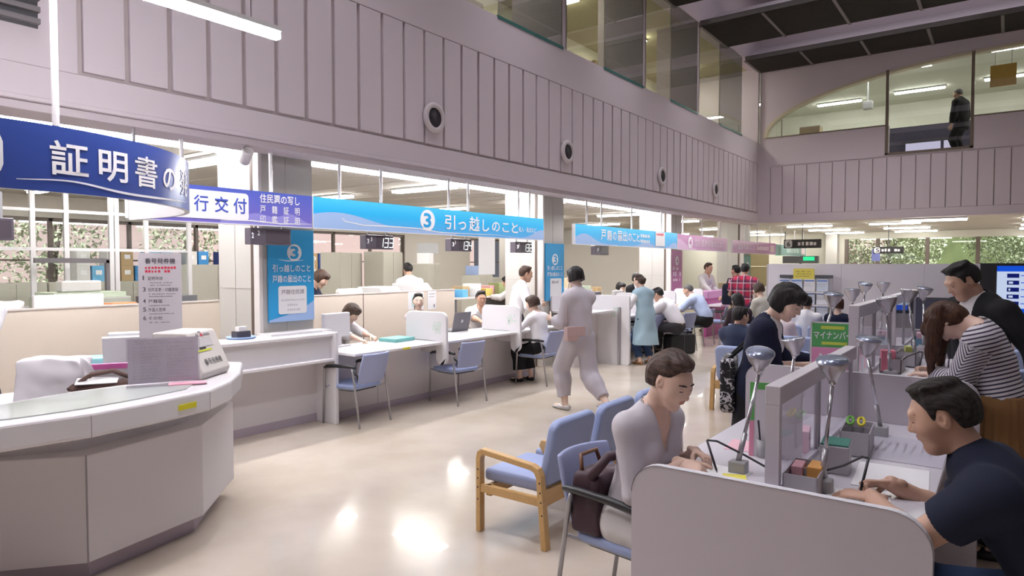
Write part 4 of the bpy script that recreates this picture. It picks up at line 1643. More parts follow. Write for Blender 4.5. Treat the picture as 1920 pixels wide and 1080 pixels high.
# sign 3, moving house
t, L, H = hsign('hanging_sign', 'long sky blue hanging sign with white number 3 disc above the seated counter', 'sign', XS, 4.17, 8.27, 1.965, 2.275, SIGNB)
hill(t, hilltop(-L, 0.1, -H, lambda y: -H + 0.02 + 0.15 * math.exp(-((y + 1.75) / 0.62) ** 2) + 0.02 * math.exp(-((y + 0.5) / 0.5) ** 2)), HILLB)
hill(t, hilltop(1.2, L, -H, lambda y: -H + 0.012 + 0.13 * math.exp(-((y - 2.0) / 0.28) ** 2)), HILLB)
swoosh(t, [(-1.62, -0.06), (-1.70, -0.04), (-1.66, -0.07), (-1.4, -0.10), (-1.0, -0.095), (-0.55, -0.10), (-0.2, -0.13), (0.5, -0.128), (0.9, -0.122), (1.5, -0.145)], 0.006, WINK)
disc(t, -0.42, 0.005, 0.125, WINK)
lettering([('3', -0.49, -0.082, 0.13, 0.172, 0.025)], mat('sign_blue_ink', (0.03, 0.36, 0.74), 0.4), t, (0.003, 0, 0), YV, ZV, 'number')
u = -0.12
it = []
for ch, w, h_, dz in (('引', 0.19, 0.18, -0.088), ('っ', 0.15, 0.105, -0.085), ('越', 0.21, 0.19, -0.093), ('し', 0.14, 0.155, -0.085), ('の', 0.17, 0.13, -0.078), ('こ', 0.15, 0.125, -0.078), ('と', 0.15, 0.14, -0.08)):
    it.append((ch, u, dz, w, h_, 0.014)); u += w + 0.06
it.append(('転入・転出など', 1.42, -0.06, 0.44, 0.075, 0.006))
lettering(it, WINK, t, (0.002, 0, 0), YV, ZV)
rods(t, (-L + 0.35, -L + 0.92, -0.02, 0.35, 1.45, 1.72), 0.66)

# purple sign, certificates
t, L, H = hsign('hanging_sign', 'blue and purple hanging sign for residence certificates beside the sky blue sign', 'sign', XS, 2.44, 4.155, 1.965, 2.275, SIGNP)
hill(t, hilltop(-0.1, L, -H, lambda y: -H + 0.015 + 0.09 * math.exp(-((y - 0.25) / 0.2) ** 2) + 0.10 * math.exp(-((y - 0.62) / 0.16) ** 2)), HILLP)
swoosh(t, [(-0.1, -0.13), (0.2, -0.12), (0.5, -0.135), (L, -0.12)], 0.006, WINK)
b = MB(); b.prism(rrect(-0.62, 0.17, -0.125, 0.118, 0.035), 0.001, 0.004, 'x'); b.build('white_card', WINK, t)
lettering([('発', -0.52, -0.065, 0.13, 0.14, 0.015), ('行', -0.34, -0.065, 0.13, 0.14, 0.015), ('交', -0.155, -0.065, 0.13, 0.14, 0.015), ('付', 0.02, -0.065, 0.13, 0.14, 0.015)], mat('sign_indigo_ink', (0.06, 0.10, 0.48), 0.4), t, (0.004, 0, 0), YV, ZV)
lettering([('住民票の写し', 0.285, 0.05, 0.43, 0.085, 0.012), ('戸　籍　証　明', 0.285, -0.045, 0.43, 0.075, 0.008), ('印　鑑　証　明', 0.285, -0.138, 0.43, 0.075, 0.008)], WINK, t, (0.002, 0, 0), YV, ZV)
rods(t, (-0.42, 0.42), 0.66)

# family register sign
t, L, H = hsign('hanging_sign', 'sky blue hanging sign with a white and red paper notice near its right end', 'sign', XS, 9.17, 13.25, 1.93, 2.25, SIGNB)
hill(t, hilltop(-L, -0.6, -H, lambda y: -H + 0.015 + 0.16 * math.exp(-((y + 1.75) / 0.4) ** 2)), HILLB)
hill(t, hilltop(-0.4, L, -H, lambda y: -H + 0.01 + 0.08 * math.exp(-((y - 0.6) / 0.35) ** 2) + 0.11 * math.exp(-((y - 1.9) / 0.25) ** 2)), HILLB)
u = -1.2
it = []
for ch in '戸籍の届出のこと':
    w = 0.19 if ch in '戸籍届出' else 0.15
    it.append((ch, u, -0.075 if w > 0.16 else -0.065, w * 0.92, w * 0.95, 0.012)); u += w + 0.02
lettering(it, WINK, t, (0.002, 0, 0), YV, ZV)
marks(dashes(0.32, 0.75, 0.02, 0.07, rng) + dashes(0.32, 0.75, -0.08, 0.06, rng), WINK, t, (0.0015, 0, 0), YV, ZV)
rods(t, (-L + 0.4, -L + 0.9, 0.0, 1.3), 0.66)
t2 = thing('paper_notice', 'small white paper notice with red heading taped on the second sky blue sign', 'notice', (XS + 0.004, 12.4, 2.10))
MB().box(0, 0.004, -0.22, 0.22, -0.14, 0.14).build('sheet', PAPER, t2)
marks(dashes(-0.18, 0.18, 0.07, 0.05, rng), RINK, t2, (0.004, 0, 0), YV, ZV)

# pink signs
t, L, H = hsign('hanging_sign', 'pink hanging sign with white number 4 disc for health insurance', 'sign', XS, 13.27, 16.35, 1.92, 2.24, SIGNK)
hill(t, hilltop(-L, -0.5, -H, lambda y: -H + 0.02 + 0.20 * math.exp(-((y + 1.5) / 0.5) ** 2)), HILLK)
disc(t, -0.83, 0.0, 0.125, WINK)
lettering([('4', -0.91, -0.085, 0.15, 0.17, 0.02)], mat('sign_pink_ink', (0.52, 0.14, 0.40), 0.4), t, (0.003, 0, 0), YV, ZV, 'number')
lettering([('国民健康保険のこと', -0.6, -0.075, 1.75, 0.15, 0.005)], mat('pale_pink_ink', (0.82, 0.66, 0.78), 0.5), t, (0.002, 0, 0), YV, ZV)
rods(t, (-1.2, -0.1, 1.1), 0.66)
t, L, H = hsign('hanging_sign', 'second pink hanging sign farther down the counter row', 'sign', XS, 16.75, 20.6, 1.90, 2.22, SIGNK)
lettering([('国民年金のこと', -1.5, -0.07, 1.4, 0.15, 0.005)], mat('pale_pink_ink', (0.82, 0.66, 0.78), 0.5), t, (0.002, 0, 0), YV, ZV)
marks(dashes(0.1, 1.2, -0.06, 0.12, rng), mat('pale_pink_ink', (0.82, 0.66, 0.78), 0.5), t, (0.0015, 0, 0), YV, ZV)
marks([(1.35, -0.1, 0.4, 0.2)], mat('tan_patch', (0.62, 0.48, 0.50), 0.6), t, (0.0015, 0, 0), YV, ZV)
rods(t, (-1.2, 0.2, 1.4), 0.66)
t, L, H = hsign('hanging_sign', 'grey green hanging sign at the far end of the counter row', 'sign', XS, 20.62, 24.3, 1.88, 2.20, SIGNG)
marks(dashes(-0.6, 0.9, -0.07, 0.15, rng), mat('pale_green_ink', (0.55, 0.66, 0.63), 0.5), t, (0.0015, 0, 0), YV, ZV)
marks([(1.2, -0.1, 0.45, 0.2)], mat('tan_patch', (0.62, 0.48, 0.50), 0.6), t, (0.0015, 0, 0), YV, ZV)
rods(t, (-1.2, 0.4, 1.5), 0.66)


def vsign(label, y0, y1, z0, z1, face, x=-5.82):
    t = thing('column_sign', label, 'sign', (x, (y0 + y1) / 2, (z0 + z1) / 2))
    L, H = (y1 - y0) / 2, (z1 - z0) / 2
    MB().box(0.0, 0.02, -L, L, -H, H).build('panel', face, t)
    return t, L, H


VB = mat('column_sign_blue', (0.03, 0.33, 0.66), 0.35)
t, L, H = vsign('tall blue sign with white number 3 and office name on the near column', 3.83, 4.36, 1.03, 1.95, VB)
hill(t, [(-L, -H), (L, -H), (L, -H + 0.20), (L * 0.4, -H + 0.11), (-L * 0.3, -H + 0.06), (-L, -H + 0.02)], HILLB, 0.0215)
disc(t, 0.03, 0.23, 0.085, WINK, 0.023)
lettering([('3', -0.02, 0.165, 0.10, 0.13, 0.03)], VB, t, (0.0235, 0, 0), YV, ZV, 'number')
swoosh(t, [(-0.15, 0.16), (-0.05, 0.145), (0.05, 0.15), (0.14, 0.155)], 0.005, WINK, 0.0225)
lettering([('引っ越しのこと', -0.22, 0.035, 0.44, 0.075, 0.012), ('戸籍の届出のこと', -0.225, -0.07, 0.45, 0.075, 0.01)], WINK, t, (0.022, 0, 0), YV, ZV)
MB().prism(rrect(-0.16, 0.17, -0.385, -0.105, 0.025), 0.02, 0.026, 'x').build('white_card', PAPER, t)
lettering([('戸籍住民課', -0.13, -0.19, 0.27, 0.05, 0.008)], GINK, t, (0.026, 0, 0), YV, ZV)
marks(dashes(-0.13, 0.14, -0.255, 0.02, rng) + dashes(-0.06, 0.10, -0.305, 0.022, rng) + dashes(-0.06, 0.10, -0.355, 0.022, rng), mat('pale_grey_ink', (0.60, 0.57, 0.62), 0.6), t, (0.026, 0, 0), YV, ZV)

t, L, H = vsign('tall blue sign on the second column above the white counter divider', 8.70, 9.24, 1.03, 1.93, VB)
disc(t, 0.0, 0.20, 0.09, WINK, 0.023)
lettering([('3', -0.05, 0.135, 0.10, 0.13, 0.02)], VB, t, (0.0235, 0, 0), YV, ZV, 'number')
lettering([('引っ越しのこと', -0.22, 0.03, 0.44, 0.07, 0.02), ('戸籍の届出のこと', -0.225, -0.07, 0.45, 0.07, 0.02)], WINK, t, (0.022, 0, 0), YV, ZV)
MB().prism(rrect(-0.14, 0.19, -0.42, -0.10, 0.025), 0.02, 0.026, 'x').build('white_card', PAPER, t)
marks(dashes(-0.10, 0.15, -0.18, 0.045, rng), GINK, t, (0.026, 0, 0), YV, ZV)
VK = mat('column_sign_pink', (0.46, 0.15, 0.36), 0.35)
t, L, H = vsign('tall pink sign on the third column beyond the seated customers', 13.57, 14.15, 0.9, 1.9, VK)
disc(t, 0.0, 0.28, 0.10, WINK, 0.022, ry=0.9)
lettering([('4', -0.06, 0.21, 0.12, 0.14, 0.02)], VK, t, (0.023, 0, 0), YV, ZV, 'number')
PINKI = mat('pale_pink_ink', (0.82, 0.66, 0.78), 0.5)
marks(dashes(-0.22, 0.22, 0.08, 0.07, rng) + dashes(-0.22, 0.22, -0.05, 0.10, rng) + dashes(-0.22, 0.22, -0.16, 0.06, rng), PINKI, t, (0.021, 0, 0), YV, ZV)
t, L, H = vsign('narrow green sign on the fourth column behind the two standing men', 18.47, 19.05, 0.9, 1.85, mat('column_sign_green', (0.12, 0.27, 0.26), 0.35))
disc(t, 0.0, 0.2, 0.10, WINK, 0.022)

# curved navy sign over the reception counter: a half cylinder band
t = thing('curved_sign', 'curved dark blue hanging sign with large white certificate characters over reception', 'sign', (-5.0, 1.12, 2.105))
CR, CH = 1.34, 0.158
A0, A1 = -75, 90


def cyl_pt(a, z, r):
    return (r * math.cos(R(a)), r * math.sin(R(a)), z)


def band(b, r0, rev):
    pts = [(r0 * math.cos(R(A0 + (A1 - A0) * i / 60)), r0 * math.sin(R(A0 + (A1 - A0) * i / 60))) for i in range(61)] + [(-0.52, r0)]
    vs, fs = [], []
    for p in pts:
        vs += [(p[0], p[1], -CH), (p[0], p[1], CH)]
    for i in range(len(pts) - 1):
        f = (2 * i, 2 * i + 2, 2 * i + 3, 2 * i + 1)
        fs.append(f[::-1] if rev else f)
    b.add(vs, fs)
    return pts


b = MB(); po = band(b, CR, False)
b.build('printed_face', NAVY, t, smooth=True)
b = MB(); pi = band(b, CR - 0.03, True)
for z in (-CH, CH):
    vs = []
    for p, q in zip(po, pi):
        vs += [(p[0], p[1], z), (q[0], q[1], z)]
    b.add(vs, [(2 * i, 2 * i + 1, 2 * i + 3, 2 * i + 2) for i in range(len(po) - 1)])
b.box(-0.53, -0.52, CR - 0.03, CR, -CH, CH)
b.build('white_back', WHITE, t, smooth=False)


def curved_text(items, m, name='lettering', off=0.003):
    b = MB()
    for ch, a, w, z, h, bold in items:
        vs, fs = text_verts(ch, bold)
        xs_ = [p[0] for p in vs]; ys_ = [p[1] for p in vs]
        x0, sx = min(xs_), w / (max(xs_) - min(xs_))
        y0, sy = min(ys_), h / (max(ys_) - min(ys_))
        b.add([cyl_pt(a + math.degrees(((p[0] - x0) * sx - w / 2) / CR), z + (p[1] - y0) * sy, CR + off) for p in vs], fs)
    return b.build(name, m, t)


TXT = [('証', 9.8, 0.180, -0.075, 0.165, 0.014), ('明', 19.7, 0.175, -0.078, 0.16, 0.016), ('書', 29.6, 0.185, -0.080, 0.17, 0.010), ('の', 39.5, 0.16, -0.070, 0.13, 0.02), ('発', 50, 0.18, -0.08, 0.165, 0.01)]
curved_text(TXT, WINK)
b = MB()
n = 40
vs, fs = [], []
for i in range(n + 1):
    a = 0 + 52 * i / n
    z = -0.120 + 0.028 * math.exp(-((a - 10) / 9.0) ** 2) - 0.012 * math.sin(a / 14)
    q = 0.005 * math.sin(math.pi * (i + .4) / (n + .8)) + 0.0012
    vs += [cyl_pt(a, z - q, CR + 0.003), cyl_pt(a, z + q, CR + 0.003)]
for i in range(n):
    fs.append((2 * i, 2 * i + 2, 2 * i + 3, 2 * i + 1))
b.add(vs, fs); b.build('printed_swoosh', WINK, t)
def card_h(u):
    d = min(u, 0.42 - u)
    return 0.10 if d > 0.05 else 0.05 + math.sqrt(max(0.0, 0.05 ** 2 - (0.05 - d) ** 2))


b = MB()
vs, fs = [], []
for i in range(43):
    u = 0.42 * i / 42
    for q in (-1, 1):
        vs.append(cyl_pt(-2.0 + math.degrees((u - 0.42) / CR), q * card_h(u), CR + 0.003))
b.add(vs, [(2 * i, 2 * i + 2, 2 * i + 3, 2 * i + 1) for i in range(42)])
b.build('white_card', WINK, t)
b = MB()
for a, r_ in ((7.6, 0.016), (-60, 0.016)):
    p = cyl_pt(a, 0, CR - 0.015)
    b = MB(); b.tube([(p[0], p[1], CH), (p[0], p[1], 6.4)], r_, 10)
    b.build('hanging_rod', RODM, t)
b = MB(); p = (-0.46, CR - 0.015, 0)
b.tube([(p[0], p[1], CH), (p[0], p[1], 0.60)], 0.012, 10)
b.build('hanging_rod', STEEL, t)

# number displays hanging under the signs
SEG = {'0': 'abcdef', '1': 'bc', '2': 'abged', '3': 'abgcd', '4': 'fgbc'}
LED = glow('display_digit_white', (0.95, 1.0, 1.0), 1.3)
DISP = mat('display_grey_purple', (0.11, 0.095, 0.12), 0.3)


def display(label, y, z, num, small, lit=True, w=0.40, h=0.155):
    t = thing('number_display', label, 'display', (-5.58, y, z))
    MB().box(-0.10, 0.0, -w / 2, w / 2, -h / 2, h / 2).build('housing', DISP, t, bevel=0.006)
    MB().box(-0.06, -0.04, -w / 3, -w / 3 + 0.02, h / 2, 0.26).box(-0.06, -0.04, w / 3, w / 3 + 0.02, h / 2, 0.26).build('bracket', GREY, t)
    MB().box(0, 0.003, -w * 0.12, w * 0.46, -h * 0.38, h * 0.40).build('screen', mat('display_screen_off', (0.085, 0.07, 0.085), 0.2), t)
    lettering([(small, -w * 0.34, h * 0.05, 0.022, 0.045, 0.02)], WINK, t, (0.003, 0, 0), YV, ZV, 'counter_number')
    lettering([(small, 0.025, -0.02, 0.03, 0.05, 0.02)], WINK, t, (0, -w / 2, 0), (1, 0, 0), ZV, 'side_number', 0.004)
    if num:
        b = MB()
        for i, ch in enumerate(num):
            cx, W_, H_, q = -0.01 + 0.075 * i, 0.05, 0.10, 0.011
            S = {'a': (-1, 1, 1, 1), 'b': (1, 1, 1, 0), 'c': (1, 0, 1, -1), 'd': (-1, -1, 1, -1), 'e': (-1, 0, -1, -1), 'f': (-1, 1, -1, 0), 'g': (-1, 0, 1, 0)}
            for s_ in SEG[ch]:
                a_, c_, d_, e_ = S[s_]
                y0, z0, y1, z1 = a_ * W_ / 2, c_ * H_ / 2, d_ * W_ / 2, e_ * H_ / 2
                sh = lambda y_, z_: (0.0045, cx + 0.03 + y_ + z_ * 0.14, z_ - 0.005)
                if y0 == y1:
                    b.add([sh(y0 - q / 2, z0), sh(y1 - q / 2, z1), sh(y1 + q / 2, z1), sh(y0 + q / 2, z0)], [(0, 1, 2, 3)])
                else:
                    b.add([sh(y0 - q / 2, z0 - q / 2), sh(y1 + q / 2, z1 - q / 2), sh(y1 + q / 2, z1 + q / 2), sh(y0 - q / 2, z0 + q / 2)], [(0, 1, 2, 3)])
        b.build('digits', LED, t)
    return t


display('unlit dark number display under the purple sign beside the near column', 3.72, 1.862, None, '2', w=0.43)
display('lit number display nearest the column, before the beige cabinets', 5.075, 1.846, '133', '3')
display('lit number display in the middle of the three lit ones', 6.45, 1.846, '134', '3')
display('lit number display nearest the second column', 7.81, 1.846, '132', '3')
display('unlit dark number display under the second sky blue sign', 10.12, 1.842, None, '3', w=0.45)
t = display('dark number display at the left edge below the curved navy sign', 1.47, 1.845, None, '1', w=0.44)

# wall speakers in the fascia
for i, (yy, lab) in enumerate(((5.74, 'largest nearest round speaker set in the board fascia'), (8.66, 'second round speaker along the board fascia'), (12.1, 'third round speaker along the board fascia'), (15.02, 'farthest and smallest round speaker in the board fascia'))):
    if i == 0:
        t = thing('wall_speaker', lab, 'speaker', (XF, yy, 3.30))
        Mx = Matrix.Rotation(R(90), 4, 'Y')
        MB().lathe([(0.17, 0), (0.175, 0.03), (0.165, 0.045), (0.118, 0.05), (0.112, 0.02)], 32, M=Mx).build('rim', mat('speaker_rim', (0.62, 0.56, 0.58), 0.5), t, smooth=True)
        MB().lathe([(0.112, 0.03), (0.10, 0.024), (0.05, 0.02), (0.045, 0.028), (0.001, 0.034)], 28, M=Mx).build('cone', mat('speaker_cone', (0.045, 0.04, 0.05), 0.6), t, smooth=True)
        spk = t
    else:
        dup(spk, (XF, yy, 3.30), label=lab)
# spotlight or camera on the soffit
t = thing('spotlight', 'small white cylindrical spotlight hanging from the soffit near the curved sign', 'spotlight', (-5.50, 3.42, 2.66))
MB().tube([(0, 0, 0.0), (0, 0, -0.05)], 0.008, 8).build('stem', RODM, t)
Mx = Matrix.Translation((0.0, 0, -0.09)) @ Matrix.Rotation(R(-25), 4, 'X') @ Matrix.Rotation(R(62), 4, 'Y') @ Matrix.Rotation(R(25), 4, 'X')
MB().lathe([(0.03, -0.075), (0.048, -0.07), (0.05, 0.06), (0.046, 0.075), (0.036, 0.075), (0.032, 0.05)], 24, M=Mx).build('can', mat('spot_can', (0.7, 0.66, 0.66), 0.45), t, smooth=True)
# slatted vent, top left
t = thing('wall_vent', 'dark grey slatted vent at the top of the wall by the left edge', 'vent', (XF, 1.25, 3.44))
b = MB()
for k in range(7):
    b.box(0.0, 0.06, -0.55, 0.55, -0.20 + 0.08 * k, -0.165 + 0.08 * k)
b.build('slats', mat('vent_grey', (0.18, 0.165, 0.175), 0.5), t)
MB().box(0.0, 0.01, -0.55, 0.55, -0.22, 0.36).build('tray', DGREY, t)

# hanging dark direction signs in the far area and the exit sign
for (x, y, z, w, h, num, lab) in ((-4.95, 21.2, 2.22, 1.05, 0.26, '6', 'dark hanging direction sign with white number 6'), (-2.82, 22.2, 2.02, 0.78, 0.20, '5', 'dark hanging direction sign in front of the far windows')):
    t = thing('direction_sign', lab, 'sign', (x, y, z))
    MB().box(-w / 2, w / 2, 0, 0.05, -h / 2, h / 2).build('panel', mat('sign_charcoal', (0.03, 0.028, 0.03), 0.4), t)
    MB().tube([(0, 0.025, h / 2), (0, 0.025, 2.8 - z)], 0.012, 8).build('hanging_rod', DGREY, t)
    o = MB(); o.prism(rrect(-w * 0.47, -w * 0.27, -h * 0.42, h * 0.42, 0.05), -0.003, 0.0, 'y'); o.build('number_card', WINK, t)
    lettering([(num, -w * 0.41, -h * 0.3, 0.09, h * 0.6, 0.02)], INK, t, (0, -0.003, 0), (1, 0, 0), ZV, 'number')
    marks(dashes(-w * 0.22, w * 0.45, -h * 0.2, h * 0.42, rng, step=w * 0.105), WINK, t, (0, -0.001, 0), (1, 0, 0), ZV)
EXG = glow('exit_sign_green', (0.05, 0.85, 0.35), 1.1)
t = thing('exit_sign', 'small lit green emergency exit sign on the far left', 'sign', (-6.55, 25.5, 2.05))
MB().box(-0.32, 0.32, 0, 0.08, -0.13, 0.13).build('lit_panel', EXG, t)
MB().box(-0.30, -0.02, -0.004, 0, -0.10, 0.10).build('white_field', glow('exit_sign_white', (0.8, 1, 0.9), 1.2), t)
MB().tube([(0, 0.04, 0.13), (0, 0.04, 0.75)], 0.015, 8).build('rod', DGREY, t)
t = thing('exit_sign', 'lower green lit exit sign mounted on a dark box above the white partition', 'sign', (-5.55, 23.5, 1.78))
MB().box(-0.55, 0.55, 0, 0.2, -0.14, 0.10).build('dark_box', DGREY, t)
MB().box(0.1, 0.45, -0.01, 0, -0.05, 0.08).build('lit_panel', EXG, t)
MB().box(-0.03, 0.03, 0.08, 0.12, -1.78, -0.14).build('stand', DGREY, t)
# ================================================================== COUNTERS
# curved reception counter, front left
t = thing('reception_counter', 'large white curved reception counter with overhanging top in the near corner', 'counter', (-4.0, 1.6, 0))
o0 = Vector((-4.0, 1.6))


def rel(pts):
    return [(p[0] - o0.x, p[1] - o0.y) for p in pts]


top = rel([(-4.10, -0.55), (-3.75, 0.25), (-3.52, 0.995), (-3.478, 1.34), (-3.515, 1.66), (-3.590, 1.99), (-3.78, 2.235), (-4.02, 2.44), (-4.42, 2.70), (-4.78, 2.50), (-4.50, 2.12), (-4.135, 1.80), (-4.145, 1.50), (-4.06, 1.13), (-4.25, 0.45), (-4.6, -0.35)])
b = MB(); b.prism(top, 0.775, 0.90)
b.build('worktop', WHITE_G, t, bevel=0.018, seg=3)
g = MB()
for p, q in (((-3.478, 1.34), (-3.60, 1.345)), ((-3.590, 1.99), (-3.70, 1.95))):
    a = Vector(rel([p])[0]); c = Vector(rel([q])[0])
    d = (a - c).normalized()
    n_ = Vector((-d.y, d.x)) * 0.0015
    e = a + d * 0.0015
    g.add([(e.x - n_.x, e.y - n_.y, 0.776), (e.x + n_.x, e.y + n_.y, 0.776), (e.x + n_.x, e.y + n_.y, 0.885), (e.x - n_.x, e.y - n_.y, 0.885)], [(0, 1, 2, 3)])
g.build('joint_line', GINK, t)
MB().prism(rel([(-3.60, 1.06), (-3.575, 1.34), (-3.61, 1.62), (-3.68, 1.90), (-3.82, 2.02), (-4.05, 1.72), (-4.08, 1.45), (-3.99, 1.14), (-4.06, .8), (-3.80, 0.6)]), 0.9005, 0.906).build('glass_sheet', mat('counter_glass_sheet', (0.62, 0.66, 0.62), 0.05, coat=0.3), t)
body = rel([(-4.45, 0.05), (-3.92, 1.10), (-3.68, 1.39), (-3.835, 2.075), (-4.335, 2.57), (-4.75, 2.3), (-4.25, 1.5), (-4.7, 0.3)])
b = MB(); b.prism(body, 0.10, 0.645)
b.build('body', WPANEL, t, bevel=0.006)
neck = rel([(-4.45, 0.15), (-4.02, 1.08), (-3.83, 1.39), (-3.96, 2.0), (-4.30, 2.36), (-4.6, 2.2), (-4.2, 1.5), (-4.62, 0.3)])
MB().prism(neck, 0.645, 0.776).build('recess_band', WPANEL, t)
MB().prism(rel([(-4.42, 0.1), (-3.98, 1.12), (-3.75, 1.42), (-3.90, 2.05), (-4.30, 2.42), (-4.65, 2.2), (-4.22, 1.5), (-4.68, 0.3)]), 0, 0.10).build('kick_plate', mat('kick_lavender', (0.46, 0.40, 0.47), 0.35), t)
g = MB()
for p in ((-3.68, 1.39),):
    q = rel([p])[0]
    g.box(q[0] - 0.004, q[0] + 0.004, q[1] - 0.003, q[1] + 0.003, 0.10, 0.646)
g.build('joint_line', GINK, t)
# stickers and outlet on the counter
Mx = Matrix.Translation((-3.70, 2.155, 0.84)) @ Matrix.Rotation(math.atan2(0.245, -0.19), 4, 'Z')
YEL = mat('yellow_tape', (0.78, 0.72, 0.02), 0.5)
tp = tag(MB().box(-0.055, 0.055, -0.004, 0.002, -0.015, 0.015, M=Matrix.Translation((-3.548, 1.84, 0.835)) @ Matrix.Rotation(math.atan2(0.33, -0.075), 4, 'Z')).build('tape_label', YEL), 'small yellow label stuck on the edge of the reception counter top', 'label')
t = thing('power_outlet', 'small grey outlet with cable hole under the reception counter edge', 'outlet', (-3.905, 1.74, 0.715), 12)
MB().box(0, 0.02, -0.07, 0.07, -0.022, 0.022).build('plate', LGREY, t)
MB().box(0.02, 0.024, -0.04, -0.015, -0.012, 0.012).build('socket', BLACKP, t)

# inner desk behind the reception counter
t = thing('reception_desk', 'low white desk behind the reception counter holding bags and trays', 'desk', (-5.0, 1.6, 0))
MB().box(-0.42, 0.42, -1.6, 0.42, 0.70, 0.73).box(-0.42, 0.08, 0.42, 0.85, 0.70, 0.73).build('worktop', WHITE, t)
for sx in (-0.38, 0.03):
    for sy in (-1.55, 0.8):
        MB().box(sx, sx + 0.03, sy, sy + 0.03, 0, 0.70).build('leg', STEEL, t)

# ticket machine
tm = thing('ticket_machine', 'white queue ticket machine with sloping front on the end of the reception counter', 'ticket machine', (-4.12, 2.17, 0.90), -58)
prof = [(-0.16, 0.0), (0.15, 0.0), (0.17, 0.04), (0.06, 0.285), (-0.16, 0.285)]
b = MB(); b.prism(prof, -0.16, 0.16, 'x')
b.build('housing', mat('machine_ivory', (0.74, 0.70, 0.66), 0.4), tm, bevel=0.012, seg=3)
fo = Vector((0, 0.17, 0.04)); fu = Vector((0, -0.11, 0.245)).normalized()
lettering([('番号発券機', -0.11, 0.045, 0.20, 0.042, 0.004)], INK, tm, fo, (-1, 0, 0), fu, 'lettering', 0.004)
marks([(-0.13, 0.135, 0.16, 0.012)], mat('lime_stripe', (0.62, 0.70, 0.05), 0.5), tm, fo, (-1, 0, 0), fu, 'printed_stripe', 0.003)
marks([(-0.10, 0.150, 0.07, 0.014)], INK, tm, fo, (-1, 0, 0), fu, 'small_heading', 0.003)
marks([(-0.03, 0.232, 0.02, 0.02)], RINK, tm, fo, (-1, 0, 0), fu, 'red_button', 0.003)
marks([(-0.085, 0.232, 0.03, 0.02), (0.0, 0.236, 0.07, 0.013), (-0.05, 0.255, 0.03, 0.012)], GINK, tm, fo, (-1, 0, 0), fu, 'printed_lines', 0.003)
marks([(-0.13, 0.165, 0.20, 0.055)], mat('machine_grey_field', (0.62, 0.60, 0.60), 0.4), tm, fo, (-1, 0, 0), fu, 'ticket_window', 0.0025)
MB().box(-0.06, 0.02, -0.163, -0.16, 0.22, 0.235).build('vent_slot', GREY, tm)
# upright board
t = thing('notice_board', 'tall grey upright board listing numbered services behind the ticket machine', 'sign board', (-4.43, 2.13, 0.90), -122)
BW, BH = 0.125, 0.775
b = MB(); b.prism(rrect(-BW, BW, 0.0, BH, 0.012), -0.012, 0.0, 'y')
b.build('panel', mat('board_grey_lilac', (0.68, 0.64, 0.68), 0.5), t)
O = (0, 0.0, 0)
bx = (-1, 0, 0)
lettering([('番号発券機', -0.085, 0.705, 0.175, 0.036, 0.003)], INK, t, O, bx, ZV, 'heading')
marks(dashes(-0.085, 0.10, 0.672, 0.016, rng) + dashes(-0.085, 0.07, 0.648, 0.016, rng), RINK, t, O, bx, ZV, 'red_lines')
lettering([('1', -0.10, 0.60, 0.008, 0.028, 0.01), ('証明申請', -0.07, 0.598, 0.085, 0.024, 0.0),
           ('3', -0.10, 0.525, 0.016, 0.028, 0.01), ('住所変更・印鑑登録', -0.07, 0.525, 0.175, 0.024, 0.0),
           ('4', -0.10, 0.45, 0.016, 0.028, 0.01), ('戸籍届', -0.07, 0.45, 0.08, 0.024, 0.0),
           ('5', -0.10, 0.395, 0.016, 0.028, 0.01), ('外国人登録', -0.07, 0.395, 0.10, 0.024, 0.0),
           ('6', -0.10, 0.34, 0.016, 0.028, 0.01), ('その他', -0.07, 0.34, 0.08, 0.024, 0.0)], mat('board_ink', (0.12, 0.11, 0.13), 0.6), t, O, bx, ZV, 'lettering')
rw = []
for v in (0.578, 0.562, 0.505, 0.489, 0.43, 0.376, 0.32):
    rw += dashes(-0.065, 0.06 + 0.04 * rng.random(), v, 0.008, rng)
marks(rw, GINK, t, O, bx, ZV)
# acrylic notice stand
t = thing('notice_stand', 'clear acrylic stand with a printed white notice in front of the ticket machine', 'notice', (-3.925, 1.90, 0.906), -115)
MB().box(-0.19, 0.19, -0.006, 0.0, 0, 0.275, M=Matrix.Rotation(R(-4), 4, 'X')).build('acrylic_sheet', ACRYL, t)
MB().box(-0.182, 0.182, -0.010, -0.008, 0.01, 0.27, M=Matrix.Rotation(R(-4), 4, 'X')).build('paper_sheet', translucent_paper('notice_paper', (0.88, 0.85, 0.88)), t)
rw = dashes(-0.15, 0.02, 0.255, 0.007, rng) + dashes(-0.14, 0.15, 0.24, 0.008, rng)
for k in range(11):
    rw += dashes(-0.12, 0.0 - 0.03 * rng.random(), 0.215 - 0.018 * k, 0.008, rng) + dashes(0.015, 0.16 * (0.5 + 0.5 * rng.random()), 0.215 - 0.018 * k, 0.008, rng)
    rw.append((-0.155, 0.215 - 0.018 * k, 0.007, 0.008))
marks(rw, mat('notice_ink', (0.55, 0.51, 0.55), 0.7), t, (0, -0.0025, 0), (-1, 0, 0), (0, 0.0697, 0.9976))
MB().box(-0.19, 0.19, -0.006, 0.09, -0.001, 0.004).build('acrylic_foot', ACRYL, t)
tag(MB().box(-0.10, 0.10, -0.045, 0.045, 0, 0.006, M=Matrix.Translation((-3.83, 1.99, 0.906)) @ Matrix.Rotation(R(62), 4, 'Z')).build('pink_slip', mat('pink_paper', (0.82, 0.42, 0.52), 0.6)), 'pink paper slip lying on the counter before the printed notice', 'paper')
# clutter on the inner desk
GB = glassmat('cloudy_plastic', (0.80, 0.80, 0.82), 0.2, 0.25)


